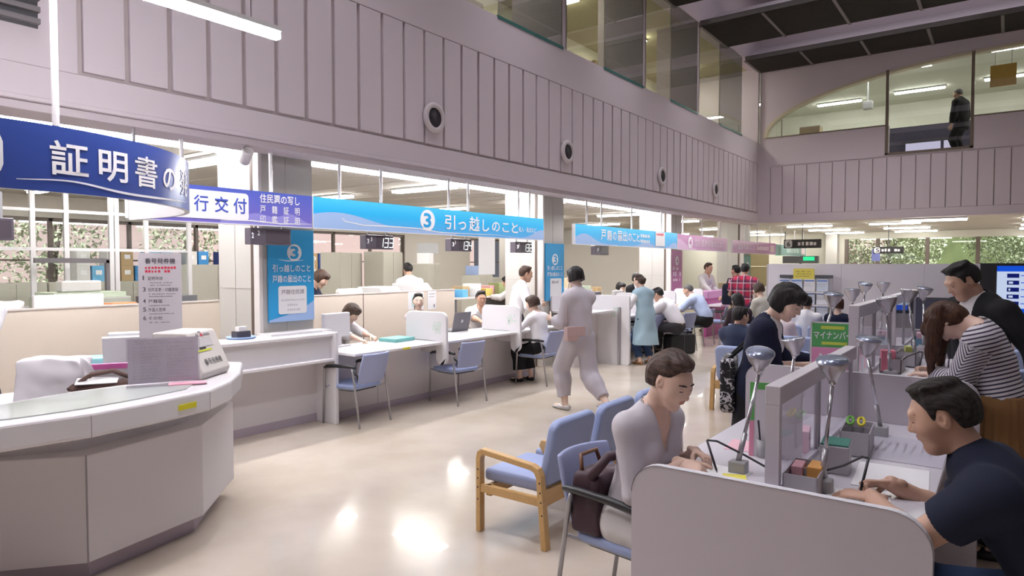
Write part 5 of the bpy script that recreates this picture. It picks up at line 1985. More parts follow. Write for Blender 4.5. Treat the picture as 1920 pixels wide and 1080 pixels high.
def crumple(o_, s, nm, m, par, sub=2, amp=0.02, seed=1):
    r = random.Random(seed)
    bm_ = bmesh.new()
    bmesh.ops.create_cube(bm_, size=1)
    bmesh.ops.subdivide_edges(bm_, edges=bm_.edges[:], cuts=5, use_grid_fill=True)
    for v in bm_.verts:
        v.co.x *= s[0]; v.co.y *= s[1]; v.co.z = (v.co.z + 0.5) * s[2]
        k = amp * (0.3 + v.co.z / s[2])
        v.co += Vector((r.uniform(-k, k), r.uniform(-k, k), r.uniform(-k, k) * 0.5 if v.co.z > 0.01 else 0))
        v.co.x *= 1 - 0.12 * (v.co.z / s[2]) ** 2
        v.co += Vector(o_)
    me = bpy.data.meshes.new(nm); bm_.to_mesh(me); bm_.free()
    me.materials.append(m)
    for p in me.polygons: p.use_smooth = True
    ob = bpy.data.objects.new(nm, me); COL.objects.link(ob); ob.parent = par
    d = ob.modifiers.new('sub', 'SUBSURF'); d.levels = d.render_levels = sub
    return ob


t = thing('plastic_bag', 'crumpled white plastic bag standing behind the reception counter', 'bag', (-4.72, 1.62, 0.73), 40)
crumple((0, 0, 0), (0.42, 0.16, 0.30), 'bag', mat('white_plastic_film', (0.82, 0.80, 0.83), 0.3), t, amp=0.02, seed=4)
t = thing('pink_folder', 'white folder with a bright pink top edge leaning by the plastic bag', 'folder', (-4.62, 1.86, 0.73), 58)
MB().box(-0.17, 0.17, -0.005, 0.005, 0, 0.215, M=Matrix.Rotation(R(12), 4, 'X')).build('sleeve', mat('folder_white', (0.82, 0.80, 0.82), 0.4), t)
MB().box(-0.17, 0.17, -0.006, 0.006, 0.215, 0.25, M=Matrix.Rotation(R(12), 4, 'X')).build('pink_edge', mat('hot_pink', (0.90, 0.22, 0.60), 0.4), t)
tag(crumple((0, 0, 0), (0.12, 0.06, 0.20), 'blue_pouch', mat('pale_blue_vinyl', (0.32, 0.38, 0.70), 0.4), None, amp=0.012, seed=8), 'pale blue pouch between the pink folder and the ticket machine', 'pouch').location = (-4.60, 2.08, 0.73)
t = thing('brown_bag', 'dark brown cloth bag with straps slumped on the desk behind the counter', 'bag', (-4.45, 1.80, 0.73), 62)
crumple((0, 0, 0), (0.36, 0.15, 0.15), 'bag', mat('brown_canvas', (0.10, 0.055, 0.045), 0.8, bump=0.3, bscale=500), t, amp=0.03, seed=5)
b = MB()
for k in (-1, 1):
    b.tube([(-0.14 + 0.05 * k, -0.05, 0.12), (-0.08, -0.02 + 0.03 * k, 0.20), (0.04, 0.02 * k, 0.215), (0.14, -0.04, 0.17)], 0.012, 8)
b.build('strap', mat('brown_canvas', (0.10, 0.055, 0.045), 0.8), t, smooth=True)
tag(MB().box(-0.11, 0.11, -0.05, 0.05, 0, 0.004, M=Matrix.Translation((-4.42, 1.74, 0.895)) @ Matrix.Rotation(R(60), 4, 'Z') @ Matrix.Rotation(R(14), 4, 'X')).build('paper_slip', PAPER), 'white slip of paper lying on the brown cloth bag', 'paper')
tag(MB().box(-0.16, 0.16, -0.09, 0.09, 0, 0.22, M=Matrix.Rotation(R(60), 4, 'Z')).build('teal_case', mat('teal_clear_plastic', (0.30, 0.62, 0.66), 0.25), bevel=0.01), 'pale teal plastic case behind the plastic bag', 'case').location = (-5.22, 1.98, 0.73)
t = thing('document_stand', 'white sloping document stand behind the ticket machine', 'document stand', (-5.05, 2.25, 0.73), -115)
MB().box(-0.2, 0.2, -0.01, 0.01, 0, 0.42, M=Matrix.Rotation(R(-28), 4, 'X')).build('board', WHITE, t)
MB().box(-0.2, 0.2, -0.04, 0.05, 0, 0.03).build('ledge', WHITE, t)
t = thing('paper_tray', 'white tray with a pink stripe behind the upright service board', 'tray', (-5.3, 2.35, 0.73), -115)
MB().box(-0.17, 0.17, -0.06, 0.06, 0, 0.36).build('tray_body', WHITE, t, bevel=0.005)
MB().box(-0.17, 0.17, 0.06, 0.063, 0.25, 0.27).build('pink_stripe', mat('pink_print', (0.85, 0.35, 0.50), 0.5), t)

# --- higher counter beside the reception
t = thing('high_counter', 'white higher counter with glossy top between reception and the first blue chair', 'counter', (-5.6, 3.4, 0))
MB().box(-0.19, 0.20, -1.05, 0.88, 0.885, 0.915).build('top', WHITE_G, t, bevel=0.005)
MB().box(0.12, 0.15, -1.05, 0.88, 0.665, 0.885).build('upper_panel', WHITE, t)
MB().box(-0.05, 0.22, -1.05, 0.88, 0.635, 0.665).build('ledge', WHITE_G, t, bevel=0.006)
MB().box(-0.10, -0.07, -1.05, 0.88, 0.08, 0.64).build('front_panel', WPANEL, t)
MB().box(-0.09, -0.065, -1.05, 0.88, 0.0, 0.08).build('kick_plate', mat('kick_lavender', (0.46, 0.40, 0.47), 0.35), t)
MB().box(-0.12, 0.235, 0.88, 0.92, 0.0, 0.925).build('end_panel', WHITE, t, bevel=0.004)
t = thing('calculator_tray', 'small dark stamp pad on a pale blue round tray on the high counter', 'tray', (-5.70, 3.47, 0.915))
MB().lathe([(0.02, 0), (0.12, 0.0), (0.135, 0.018), (0.125, 0.02), (0.11, 0.008), (0.001, 0.008)], 24).build('tray', mat('pale_blue_tray', (0.36, 0.50, 0.80), 0.35), t, smooth=True)
MB().box(-0.05, 0.05, -0.07, 0.07, 0.01, 0.07).build('stamp_box', mat('stamp_dark', (0.04, 0.035, 0.045), 0.5), t, bevel=0.005)
MB().box(-0.03, 0.03, -0.04, 0.04, 0.07, 0.11).build('card', PAPER, t)
tag(MB().box(-0.11, 0.11, -0.35, 0.35, 0.0, 0.02, M=Matrix.Translation((-5.68, 4.05, 0.915))).build('form_tray', WHITE_G), 'flat white form tray at the far end of the high counter top', 'tray')

# --- long seated counter
t = thing('service_counter', 'long white seated service counter running under the sky blue sign', 'counter', (-5.6, 6.6, 0))
MB().box(-0.25, 0.48, -2.28, 1.45, 0.695, 0.725).build('worktop', WHITE_G, t, bevel=0.006)
MB().box(0.02, 0.05, -2.28, 1.45, 0.075, 0.695).build('front_panel', WPANEL, t)
MB().box(0.01, 0.055, -2.28, 1.45, 0.0, 0.075).build('kick_plate', mat('kick_lavender', (0.46, 0.40, 0.47), 0.35), t)
for yy in (-0.92, 0.48):
    MB().box(0.052, 0.40, yy, yy + 0.025, 0.58, 0.695).build('bracket', WPANEL, t)
for k, yy in enumerate((-1.6, -0.2, 1.2)):
    MB().box(0.05, 0.052, yy, yy + 0.004, 0.075, 0.695).build('panel_joint', GINK, t)


def divider(label, y, x0=-5.70, x1=-5.06, zt=1.06):
    t = thing('counter_divider', label, 'divider', (x1, y, 0))
    w = x1 - x0
    pl = rrect(-w, 0, 0.735, zt, 0.07)
    # overhanging skirt in front of the counter edge
    pl = [p for p in rrect(-w, 0.0, 0.727, zt, 0.08, 6, (0, 0, 1, 1))]
    b = MB(); b.prism(pl, -0.02, 0.02, 'y')
    b.build('screen', WHITE, t, bevel=0.008)
    b = MB(); b.prism(rrect(-0.055 - 0.10, 0.0, 0.46, 0.735, 0.09, 6, (1, 1, 0, 0)), -0.02, 0.02, 'y')
    b.build('skirt', WHITE, t, bevel=0.008)
    r = random.Random(int(y * 10))
    marks([(-0.22 + 0.02 * r.random() + 0.035 * i, 0.92 - 0.035 * j, 0.03, 0.03) for i in range(4) for j in range(4) if r.random() < 0.75], mat('faint_green_print', (0.66, 0.74, 0.68), 0.6), t, (0, -0.021, 0), (1, 0, 0), ZV, 'faint_print')
    return t


divider('rounded white divider beside the clerk with her hair tied, nearest of the counter', 5.60)
divider('rounded white divider between the laptop and the woman seated in a black skirt', 7.02)

# far counter with tall dividers
t = thing('counter_divider', 'tall white floor standing divider with a grey post behind the walking woman', 'divider', (-4.8, 9.61, 0))
MB().prism(rrect(-0.72, 0.0, 0.0, 1.105, 0.03), -0.025, 0.025, 'y').build('panel', WHITE, t)
MB().box(-0.19, -0.15, -0.06, -0.026, 0.0, 0.92).build('post', STEEL, t)
marks([(-0.32 + 0.04 * i, 0.88 - 0.04 * j, 0.035, 0.035) for i in range(4) for j in range(4) if (i * 3 + j) % 4], mat('faint_green_print', (0.66, 0.74, 0.68), 0.6), t, (0, -0.026, 0), (1, 0, 0), ZV, 'faint_print')
t = thing('service_counter', 'white high counter before the second column behind the walking woman', 'counter', (-5.4, 9.2, 0))
MB().box(-0.4, 0.35, -0.36, 0.36, 0.84, 0.87).build('worktop', WHITE_G, t)
MB().box(0.0, 0.03, -0.36, 0.36, 0, 0.84).build('front_panel', WPANEL, t)
MB().box(-0.4, -0.37, -0.36, 0.36, 0.84, 1.1).build('rear_panel', WHITE, t)
t = thing('service_counter', 'white seated counter where the men in white and light blue shirts sit', 'counter', (-5.6, 12.0, 0))
MB().box(-0.28, 0.48, -2.3, 1.5, 0.70, 0.73).build('worktop', WHITE_G, t)
MB().box(0.02, 0.05, -2.3, 1.5, 0.075, 0.70).build('front_panel', mat('front_panel_mauve', (0.62, 0.55, 0.60), 0.5), t)
MB().box(0.01, 0.055, -2.3, 1.5, 0.0, 0.075).build('kick_plate', mat('kick_lavender', (0.46, 0.40, 0.47), 0.35), t)
MB().box(-0.27, -0.24, -2.3, 1.5, 0.73, 1.02).build('rear_screen', WHITE, t)
for i, (yy, lab) in enumerate(((10.75, 'white counter divider just left of the man in the white shirt'), (11.95, 'white counter divider between the men in white and light blue shirts'), (13.35, 'white counter divider beyond the man in the light blue shirt'))):
    t = thing('counter_divider', lab, 'divider', (-5.02, yy, 0))
    MB().prism(rrect(-0.62, 0.0, 0.731, 1.10, 0.07, 6, (0, 0, 1, 1)), -0.02, 0.02, 'y').build('screen', WHITE, t)
    MB().prism(rrect(-0.09, 0.0, 0.46, 0.735, 0.04, 6, (1, 1, 0, 0)), -0.02, 0.02, 'y').build('skirt', WHITE, t)
# pink counter
PKC = mat('pink_counter_laminate', (0.66, 0.34, 0.60), 0.45)
PKD = mat('magenta_counter_base', (0.42, 0.08, 0.28), 0.5)
t = thing('pink_counter', 'pink fronted counter with ticket sign beyond the seated men', 'counter', (-5.3, 15.3, 0))
MB().box(-0.4, 0.0, -0.95, 0.95, 0.85, 1.0).build('upper_panel', PKC, t)
MB().box(-0.02, 0.3, -0.95, 0.95, 0.68, 0.72).build('shelf', WHITE, t)
MB().box(-0.1, -0.02, -0.95, 0.95, 0.0, 0.85).build('front_panel', PKD, t)
t = thing('ticket_sign', 'white and pink upright sign with large number 4 in front of the pink counter', 'sign', (-4.86, 14.7, 0))
MB().prism(rrect(-0.30, 0.36, 0.32, 1.16, 0.08), -0.02, 0.0, 'x').build('pink_board', mat('pink_board', (0.72, 0.42, 0.66), 0.5), t)
MB().prism(rrect(-0.22, 0.29, 0.36, 1.08, 0.06), 0.0, 0.006, 'x').build('white_card', PAPER, t)
lettering([('4', -0.17, 0.80, 0.16, 0.22, 0.02)], mat('magenta_ink', (0.65, 0.05, 0.35), 0.5), t, (0.006, 0, 0), YV, ZV, 'number')
lettering([('番', 0.05, 0.82, 0.18, 0.18, 0.02), ('号', 0.05, 0.60, 0.18, 0.18, 0.02), ('札', 0.05, 0.38, 0.18, 0.18, 0.02)], GINK, t, (0.006, 0, 0), YV, ZV)
marks([(-0.12, 0.45 + 0.08 * k, 0.08, 0.06) for k in range(4)], mat('tan_print', (0.6, 0.5, 0.45), 0.6), t, (0.006, 0, 0), YV, ZV)
MB().box(-0.05, -0.02, -0.04, 0.08, 0.0, 0.4).box(-0.15, 0.15, -0.18, 0.22, 0, 0.02).build('stand', PKD, t)
t = thing('service_counter', 'white upright counter screen to the right of the pink counter', 'counter', (-5.2, 17.6, 0))
MB().prism(rrect(-1.0, 1.0, 0.0, 1.02, 0.06, 5, (0, 0, 1, 1)), -0.03, 0.0, 'x').build('screen', WHITE, t)
MB().box(-0.5, 0, -1, 1, 0.70, 0.73).build('worktop', WHITE, t)

# --- low cream partitions behind the clerks
def partition(label, y0, y1, x, zt, group=None):
    t = thing('low_partition', label, 'partition', (x, (y0 + y1) / 2, 0), 0, group)
    h = (y1 - y0) / 2
    MB().box(-0.03, 0.0, -h + 0.006, h - 0.006, 0.05, zt - 0.015).build('fabric_panel', CREAM, t)
    MB().box(-0.035, 0.005, -h + 0.004, h - 0.004, zt - 0.015, zt).build('top_rail', mat('partition_rail', (0.70, 0.64, 0.60), 0.5), t)
    MB().box(-0.035, 0.005, -h, -h + 0.006, 0, zt).build('edge_strip', mat('partition_seam', (0.30, 0.24, 0.20), 0.6), t)
    return t


PGX = -7.0
for y0, y1, lab in ((0.7, 1.93, 'cream low partition panel behind reception at the left edge'), (1.93, 3.34, 'cream low partition panel behind the plastic bag and service board'), (3.34, 4.05, 'narrow cream partition panel ending beside the near column')):
    partition(lab, y0, y1, -6.9, 1.215)
for y0, y1, lab in ((4.60, 6.06, 'cream partition panel behind the clerk with a brown bob'), (6.06, 7.93, 'cream partition panel with two notices behind the clerk with tied hair')):
    partition(lab, y0, y1, PGX, 1.215)
t = tag(MB().box(0, 0.003, -0.16, 0.16, -0.13, 0.13).build('wall_notice', PAPER), 'square white notice with teal frame pinned behind the clerk with tied hair', 'notice')
t.location = (PGX + 0.001, 7.06, 1.07)
MB().box(0.003, 0.004, -0.09, 0.09, -0.09, 0.08).build('teal_frame', mat('pale_teal_print', (0.55, 0.72, 0.72), 0.6), t)
t = tag(MB().box(0, 0.003, -0.095, 0.095, -0.14, 0.14).build('wall_notice', PAPER), 'narrow white notice with small grey print pinned right of the teal framed notice', 'notice')
t.location = (PGX + 0.001, 7.40, 1.06)
marks(dashes(-0.07, 0.07, 0.09, 0.015, rng) + dashes(-0.07, 0.05, 0.05, 0.012, rng) + [(0.03, -0.11, 0.035, 0.05)], GINK, t, (0.003, 0, 0), YV, ZV)

# ================================================================== CHAIRS
def chair_model(label, loc, rot, group):
    """tube framed visitor chair, sitter looks to local +y"""
    t = thing('visitor_chair', label, 'chair', loc, rot, group)
    MB().prism(rrect(-0.235, 0.235, -0.20, 0.25, 0.06), 0.405, 0.455).build('seat', BLUE_F, t, bevel=0.018, seg=3)
    MB().prism(rrect(-0.20, 0.20, -0.16, 0.20, 0.05), 0.385, 0.405).build('seat_pan', BLACKP, t)
    b = MB()

    def bk(u, v, o):
        x = (u - 0.5) * 0.45 * (1 - 0.10 * abs(v - 0.55))
        z = 0.475 + 0.335 * v
        y_ = -0.215 - 0.10 * v - 0.06 * (1 - (2 * u - 1) ** 2) + o
        return (x, y_, z)
    b.grid(lambda u, v: bk(u, v, 0.0), 12, 8)
    o = b.build('backrest', BLUE_C, t, smooth=True, solid=0.028, bevel=0.012)
    for sx in (-1, 1):
        x = sx * 0.262
        MB().tube([(x, 0.22, 0.645), (x, 0.235, 0.60), (x, 0.262, 0.0)], 0.0125, 10).build('front_leg', STEEL, t, smooth=True)
        MB().tube([(x, -0.19, 0.655), (x, -0.205, 0.60), (x, -0.30, 0.0)], 0.0125, 10).build('rear_leg', STEEL, t, smooth=True)
        MB().tube([(x, -0.24, 0.665), (x, -0.15, 0.672), (x, 0.05, 0.668), (x, 0.19, 0.655), (x, 0.235, 0.635)], [0.015, 0.02, 0.021, 0.021, 0.016], 10).build('armrest', BLACKP, t, smooth=True)
        MB().tube([(x, 0.245, 0.43), (sx * 0.2, 0.2, 0.40), (sx * 0.2, -0.16, 0.40), (x, -0.235, 0.43)], 0.010, 8).build('seat_rail', STEEL, t, smooth=True)
        MB().tube([(x, -0.20, 0.62), (sx * 0.215, -0.235, 0.56), (sx * 0.2, -0.22, 0.48)], 0.013, 8).build('back_bracket', BLACKP, t, smooth=True)
    t.scale = (0.87, 0.88, 0.89)
    return t


ch0 = chair_model('blue visitor chair pushed to the counter, nearest one, beside the high counter end panel', (-5.32, 4.50, 0), 96, None)


def chair(loc, rot, label, group=None):
    c = dup(ch0, loc, rot, label=label)
    if group: c['group'] = group
    return c


chair((-5.18, 5.90, 0), 84, 'empty blue visitor chair between the two rounded counter dividers')
chair((-5.10, 7.50, 0), 92, 'blue visitor chair under the woman in the black skirt')
chair((-5.15, 10.45, 0), 74, 'empty blue visitor chair right of the woman with the pale blue shawl')
chair((-5.20, 11.05, 0), 90, 'blue visitor chair left of the man in the white shirt, set close to the counter')
chair((-4.93, 11.85, 0), 76, 'blue visitor chair under the man in the white shirt, black bag at its legs')
chair((-5.02, 13.05, 0), 85, 'blue visitor chair under the man in the light blue shirt')
chair((-4.98, 14.15, 0), 80, 'blue visitor chair in front of the pink ticket sign')
chair((-1.35, 2.735, 0), -98, 'blue visitor chair with a dark bag on it under the woman in the grey sweater')
chair((0.38, 2.85, 0), 88, 'blue visitor chair under the man in the navy T-shirt')


def bench(label, loc, rot, n, group=None, pitch=0.56):
    """wooden armed waiting bench, sitters look to local +y; origin at the rear left corner"""
    t = thing('waiting_bench', label, 'bench', loc, rot, group)
    for k in range(n):
        x0 = k * pitch + 0.04
        MB().prism(rrect(x0, x0 + pitch - 0.08, -0.02, 0.46, 0.03), 0.33, 0.41).build('seat_cushion', BLUE_F, t, bevel=0.025, seg=3)
        b = MB(); b.prism(rrect(x0, x0 + pitch - 0.08, 0.0, 0.44, 0.07, 6), -0.04, 0.03, 'y', M=Matrix.Translation((0, -0.03, 0.37)) @ Matrix.Rotation(R(13), 4, 'X'))
        b.build('back_cushion', BLUE_F, t, bevel=0.025, seg=3)
    for k in range(n + 1):
        x = k * pitch
        if k in (0, n):
            leg = [(0.44, 0.0), (0.475, 0.0), (0.475, 0.50), (0.46, 0.545), (0.42, 0.565), (-0.02, 0.515), (-0.06, 0.49), (-0.075, 0.45), (-0.115, 0.0), (-0.07, 0.0), (-0.035, 0.44), (-0.01, 0.475), (0.40, 0.522), (0.43, 0.51), (0.44, 0.47)]
            b = MB()
            n2 = len(leg) // 2
            out = leg[1:9]; inn = [leg[0]] + leg[:8:-1]
            out = [(0.475, 0.0), (0.475, 0.49), (0.465, 0.535), (0.43, 0.56), (-0.01, 0.525), (-0.06, 0.505), (-0.085, 0.46), (-0.13, 0.0)]
            inn = [(0.435, 0.0), (0.435, 0.48), (0.43, 0.505), (0.41, 0.522), (0.0, 0.488), (-0.03, 0.475), (-0.045, 0.445), (-0.085, 0.0)]
            vs = [(x - 0.024, p[0], p[1]) for p in out] + [(x + 0.024, p[0], p[1]) for p in out] + [(x - 0.024, p[0], p[1]) for p in inn] + [(x + 0.024, p[0], p[1]) for p in inn]
            m_ = len(out); fs = []
            for i in range(m_ - 1):
                fs += [(i, m_ + i, m_ + i + 1, i + 1), (2 * m_ + i, 2 * m_ + i + 1, 3 * m_ + i + 1, 3 * m_ + i),
                       (i, i + 1, 2 * m_ + i + 1, 2 * m_ + i), (m_ + i, 3 * m_ + i, 3 * m_ + i + 1, m_ + i + 1)]
            fs += [(0, 2 * m_, 3 * m_, m_), (m_ - 1, 2 * m_ - 1, 4 * m_ - 1, 3 * m_ - 1)]
            b.add(vs, fs)
            b.build('arm_frame', WOOD, t, bevel=0.005)
            MB().box(x - 0.018, x + 0.018, -0.06, 0.44, 0.27, 0.32).build('side_rail', WOOD, t)
            g = MB()
            for zz in (0.30, 0.36, 0.22, 0.42):
                g.tube([(x - 0.026, -0.075 - (0.42 - zz) * 0.1, zz), (x + 0.026, -0.075 - (0.42 - zz) * 0.1, zz)], 0.006, 8)
                g.tube([(x - 0.026, 0.455, zz), (x + 0.026, 0.455, zz)], 0.006, 8)
            g.build('bolt', INK, t)
        else:
            b = MB(); b.prism([(0.33, 0.40), (0.37, 0.46), (0.35, 0.50), (0.0, 0.515), (-0.08, 0.50), (-0.08, 0.46), (0.28, 0.46)], x - 0.02, x + 0.02, 'x')
            b.build('middle_arm', WOOD, t, bevel=0.006)
    MB().box(0.0, n * pitch, -0.09, -0.05, 0.26, 0.36).build('rear_beam', WOOD, t)
    MB().box(0.0, n * pitch, 0.36, 0.40, 0.25, 0.32).build('front_beam', WOOD, t)
    t.scale = (0.96, 0.84, 0.90)
    return t


bench('three seat blue bench with wooden arms, nearest one, back to the writing desk', (-2.14, 3.08, 0), 90, 3)
bench('blue bench with wooden arms where the man in the navy suit sits', (-2.60, 7.30, 0), 0, 3)
bench('blue waiting bench behind the navy suit row, second row toward the white partition', (-2.35, 8.75, 0), 0, 3)
bench('blue waiting bench in the third row before the leaflet rack', (-2.9, 10.42, 0), 0, 4)
b0 = bench('blue bench nearest at the right edge behind the man in the black suit', (0.02, 7.15, 0), 0, 3)
dup(b0, (0.0, 8.75, 0), 0, label='blue bench second from the right edge behind the man in the black suit')
dup(b0, (0.05, 10.55, 0), 0, label='farthest blue bench at the right, before the lit screen')
# ================================================================== WRITING DESKS, RIGHT
XP = -0.69
PANM = mat('desk_panel_white', (0.59, 0.55, 0.59), 0.4, var=0.01)
PANE_ = mat('desk_panel_edge', (0.70, 0.69, 0.74), 0.35)
DESKT = mat('desk_top_white', (0.66, 0.64, 0.69), 0.22)


def end_panel(label, y, x0, x1, zt, r=0.12):
    t = thing('desk_end_panel', label, 'panel', ((x0 + x1) / 2, y, 0))
    w = (x1 - x0) / 2
    MB().prism(rrect(-w, w, 0.0, zt, r, 8, (0, 0, 1, 1)), -0.014, 0.014, 'y').build('board', PANM, t)
    pl = rrect(-w, w, 0.0, zt, r, 8, (0, 0, 1, 1))
    e = MB()
    n = len(pl)
    for i in range(1, n - 1):
        a, c = pl[i], pl[i + 1]
        e.add([(a[0] * 1.003, -0.016, a[1] + .002), (c[0] * 1.003, -0.016, c[1] + .002), (c[0] * 1.003, 0.016, c[1] + .002), (a[0] * 1.003, 0.016, a[1] + .002)], [(0, 1, 2, 3)])
    e.build('edge_band', PANE_, t)
    return t


def desk_unit(label, y0, y1, zd, zp, x0=-1.17, x1=-0.20):
    t = thing('writing_desk', label, 'desk', (XP, (y0 + y1) / 2, 0))
    h = (y1 - y0) / 2
    MB().box(x0 - XP, x1 - XP, -h + 0.016, h - 0.016, zd - 0.03, zd).build('desk_top', DESKT, t, bevel=0.004)
    MB().box(-0.04, 0.04, -h + 0.016, h - 0.016, 0.1, zd - 0.03).build('centre_support', PANM, t)
    ya = -h + (0.17 if y0 < 3 else 0.03)
    yb = h - 0.03
    MB().box(-0.025, 0.025, ya, ya + 0.035, zd, zp - 0.07).build('near_post', PANM, t)
    MB().box(-0.028, 0.028, ya, yb, zp - 0.07, zp).build('top_rail', PANM, t, bevel=0.003)
    MB().box(-0.012, 0.012, ya, yb, zd, zd + 0.02).build('bottom_rail', PANE_, t)
    for q in (0.46, 0.49):
        yy = ya + (yb - ya) * q
        MB().box(-0.008, 0.008, yy, yy + 0.014, zd, zp - 0.07).build('mullion', STEEL, t)
    MB().box(-0.010, 0.010, yb - 0.02, yb, zd, zp - 0.07).build('far_post', STEEL, t)
    MB().box(-0.003, 0.003, ya + 0.035, yb - 0.02, zd + 0.02, zp - 0.07).build('acrylic_screen', ACRYL, t)
    return t


end_panel('large plain white end panel with rounded corners at the bottom right foreground', 2.38, -1.17, -0.165, 0.83)
end_panel('white end panel between the seated desk and the taller standing desk', 4.115, -1.27, -0.10, 1.0, 0.09)
end_panel('white end panel past the striped blouse woman, middle of the standing desks', 5.65, -1.25, -0.12, 1.0, 0.09)
end_panel('farthest white end panel of the standing desks', 7.2, -1.25, -0.12, 1.0, 0.09)
desk_unit('white seated writing desk with acrylic screen, lower than the standing desks', 2.38, 4.115, 0.74, 1.15)
desk_unit('white standing writing desk with acrylic screen where the striped blouse woman bends over', 4.115, 5.65, 0.92, 1.37)
desk_unit('farther white standing writing desk beyond the striped blouse woman', 5.65, 7.2, 0.92, 1.37)

SHADE_O = mat('lamp_shade_silver', (0.50, 0.48, 0.50), 0.25, 0.7)
SHADE_I = mat('lamp_reflector_blue', (0.42, 0.48, 0.66), 0.15, 0.7)


def desk_lamp(label, base, head, s=1.0, tilt=(20, -10)):
    t = thing('desk_lamp', label, 'lamp', base)
    b = Vector(base); h = Vector(head) - b
    MB().box(-0.035, 0.035, -0.03, 0.03, 0, 0.05).build('base', GREY, t, bevel=0.006)
    p0, p1 = Vector((0, 0, 0.05)), h - Vector((0, 0, 0.05 * s))
    MB().tube([p0, p1], 0.0075, 10).build('pole', CHROME, t, smooth=True)
    MB().tube([p0, p0 + (p1 - p0) * 0.3], 0.011, 10).build('pole_sleeve', STEEL, t, smooth=True)
    MB().ell(tuple(p1), (0.014, 0.014, 0.02), 8).build('joint', CHROME, t, smooth=True)
    M = Matrix.Translation(h) @ Matrix.Rotation(R(tilt[0]), 4, 'X') @ Matrix.Rotation(R(tilt[1]), 4, 'Y') @ Matrix.Scale(s, 4)
    o = MB().lathe([(0.012, -0.055), (0.020, -0.05), (0.026, -0.03), (0.045, -0.005), (0.058, 0.03), (0.060, 0.036), (0.056, 0.034)], 24, M=M).build('shade', SHADE_O, t, smooth=True)
    MB().lathe([(0.057, 0.035), (0.052, 0.028), (0.035, 0.018), (0.001, 0.014)], 24, M=M).build('reflector', SHADE_I, o, smooth=True)
    return t


LP = [((-0.88, 2.76, 0.74), (-0.84, 2.90, 1.195), 1.0, 'desk lamp on a leaning pole beside the woman in grey', (20, 10)),
      ((-0.55, 2.72, 0.74), (-0.534, 2.79, 1.20), 1.0, 'desk lamp on an upright pole nearest the camera beside the acrylic screen', (14, 0)),
      ((-0.95, 3.80, 0.74), (-0.895, 3.70, 1.175), 1.0, 'desk lamp at the seated desk end before the navy cardigan woman', (4, -8)),
      ((-0.50, 3.78, 0.74), (-0.55, 3.70, 1.20), 1.0, 'desk lamp with grey base just left of the navy T-shirt man\'s head', (10, 8)),
      ((-0.55, 4.52, 0.92), (-0.565, 4.45, 1.37), 1.0, 'desk lamp on the standing desk nearest the striped blouse woman', (2, -8)),
      ((-0.50, 5.35, 0.92), (-0.548, 5.36, 1.39), 1.0, 'grey desk lamp on the standing desk just left of the striped blouse woman hair', (0, 6)),
      ((-0.52, 6.1, 0.92), (-0.534, 6.2, 1.38), 1.0, 'small desk lamp on the farther standing desk before the dark screen', (8, 12)),
      ((-0.98, 4.55, 0.92), (-0.89, 4.62, 1.38), 1.0, 'desk lamp on a leaning pole in front of the leaflet rack on the standing desk', (10, 8)),
      ((-0.92, 5.5, 0.92), (-0.93, 5.52, 1.38), 1.0, 'desk lamp just above the standing desk post by the green poster', (4, 0)),
      ((-1.0, 6.4, 0.92), (-1.0, 6.5, 1.40), 1.0, 'bluish desk lamp standing taller behind the standing desk post', (14, 10)),
      ((-0.92, 6.85, 0.92), (-0.916, 6.94, 1.40), 1.0, 'pale farthest desk lamp against the white partition', (4, 0))]
for b_, h_, s_, lab, tl in LP:
    desk_lamp(lab, b_, h_, s_, tl)


# things on the seated desk
def organizer(label, loc, size, rot=0, m=None):
    t = thing('desk_organizer', label, 'organizer', loc, rot)
    w, d, h = size
    m = m or mat('organizer_grey', (0.45, 0.43, 0.46), 0.5)
    b = MB()
    b.box(-w / 2, w / 2, -d / 2, d / 2, 0, 0.006)
    for x in (-w / 2, w / 2 - 0.004):
        b.box(x, x + 0.004, -d / 2, d / 2, 0, h)
    for y in (-d / 2, d / 2 - 0.004, -0.002):
        b.box(-w / 2, w / 2, y, y + 0.004, 0, h)
    b.build('tray', m, t)
    return t


def sbox(name, label, cat, loc, size, rot, m, group=None):
    t = tag(MB().box(-size[0] / 2, size[0] / 2, -size[1] / 2, size[1] / 2, 0, size[2]).build(name, m, bevel=0.003), label, cat, group)
    t.location = loc; t.rotation_euler = (0, 0, R(rot))
    return t


PINKB = mat('pink_card', (0.62, 0.34, 0.38), 0.6)
ORANGEB = mat('orange_card', (0.72, 0.36, 0.10), 0.6)
organizer('grey compartment tray nearest the camera on the desk holding pink and orange cards', (-0.605, 2.70, 0.74), (0.12, 0.24, 0.085), 3)
sbox('card_box', 'pink box of cards in the nearest grey desk tray', 'card box', (-0.635, 2.72, 0.747), (0.04, 0.10, 0.085), 5, PINKB)
sbox('card_box', 'orange box of cards in the nearest grey desk tray', 'card box', (-0.575, 2.735, 0.747), (0.05, 0.11, 0.088), 3, ORANGEB)
t = thing('stamp_box', 'grey box with green lid on the seated desk behind the nearest lamp pole', 'box', (-0.565, 3.04, 0.74), 6)
MB().box(-0.055, 0.055, -0.075, 0.075, 0, 0.115).build('box_body', mat('organizer_grey', (0.45, 0.43, 0.46), 0.5), t, bevel=0.004)
MB().box(-0.052, 0.052, -0.07, 0.07, 0.115, 0.122).build('lid', mat('green_lid', (0.05, 0.22, 0.17), 0.5), t)
organizer('grey tray with scissors and pens at the far part of the seated desk', (-0.545, 3.42, 0.74), (0.12, 0.26, 0.11), 4)
t = thing('scissors', 'scissors with green and yellow handles standing in the far grey tray', 'scissors', (-0.545, 3.42, 0.75), 8)
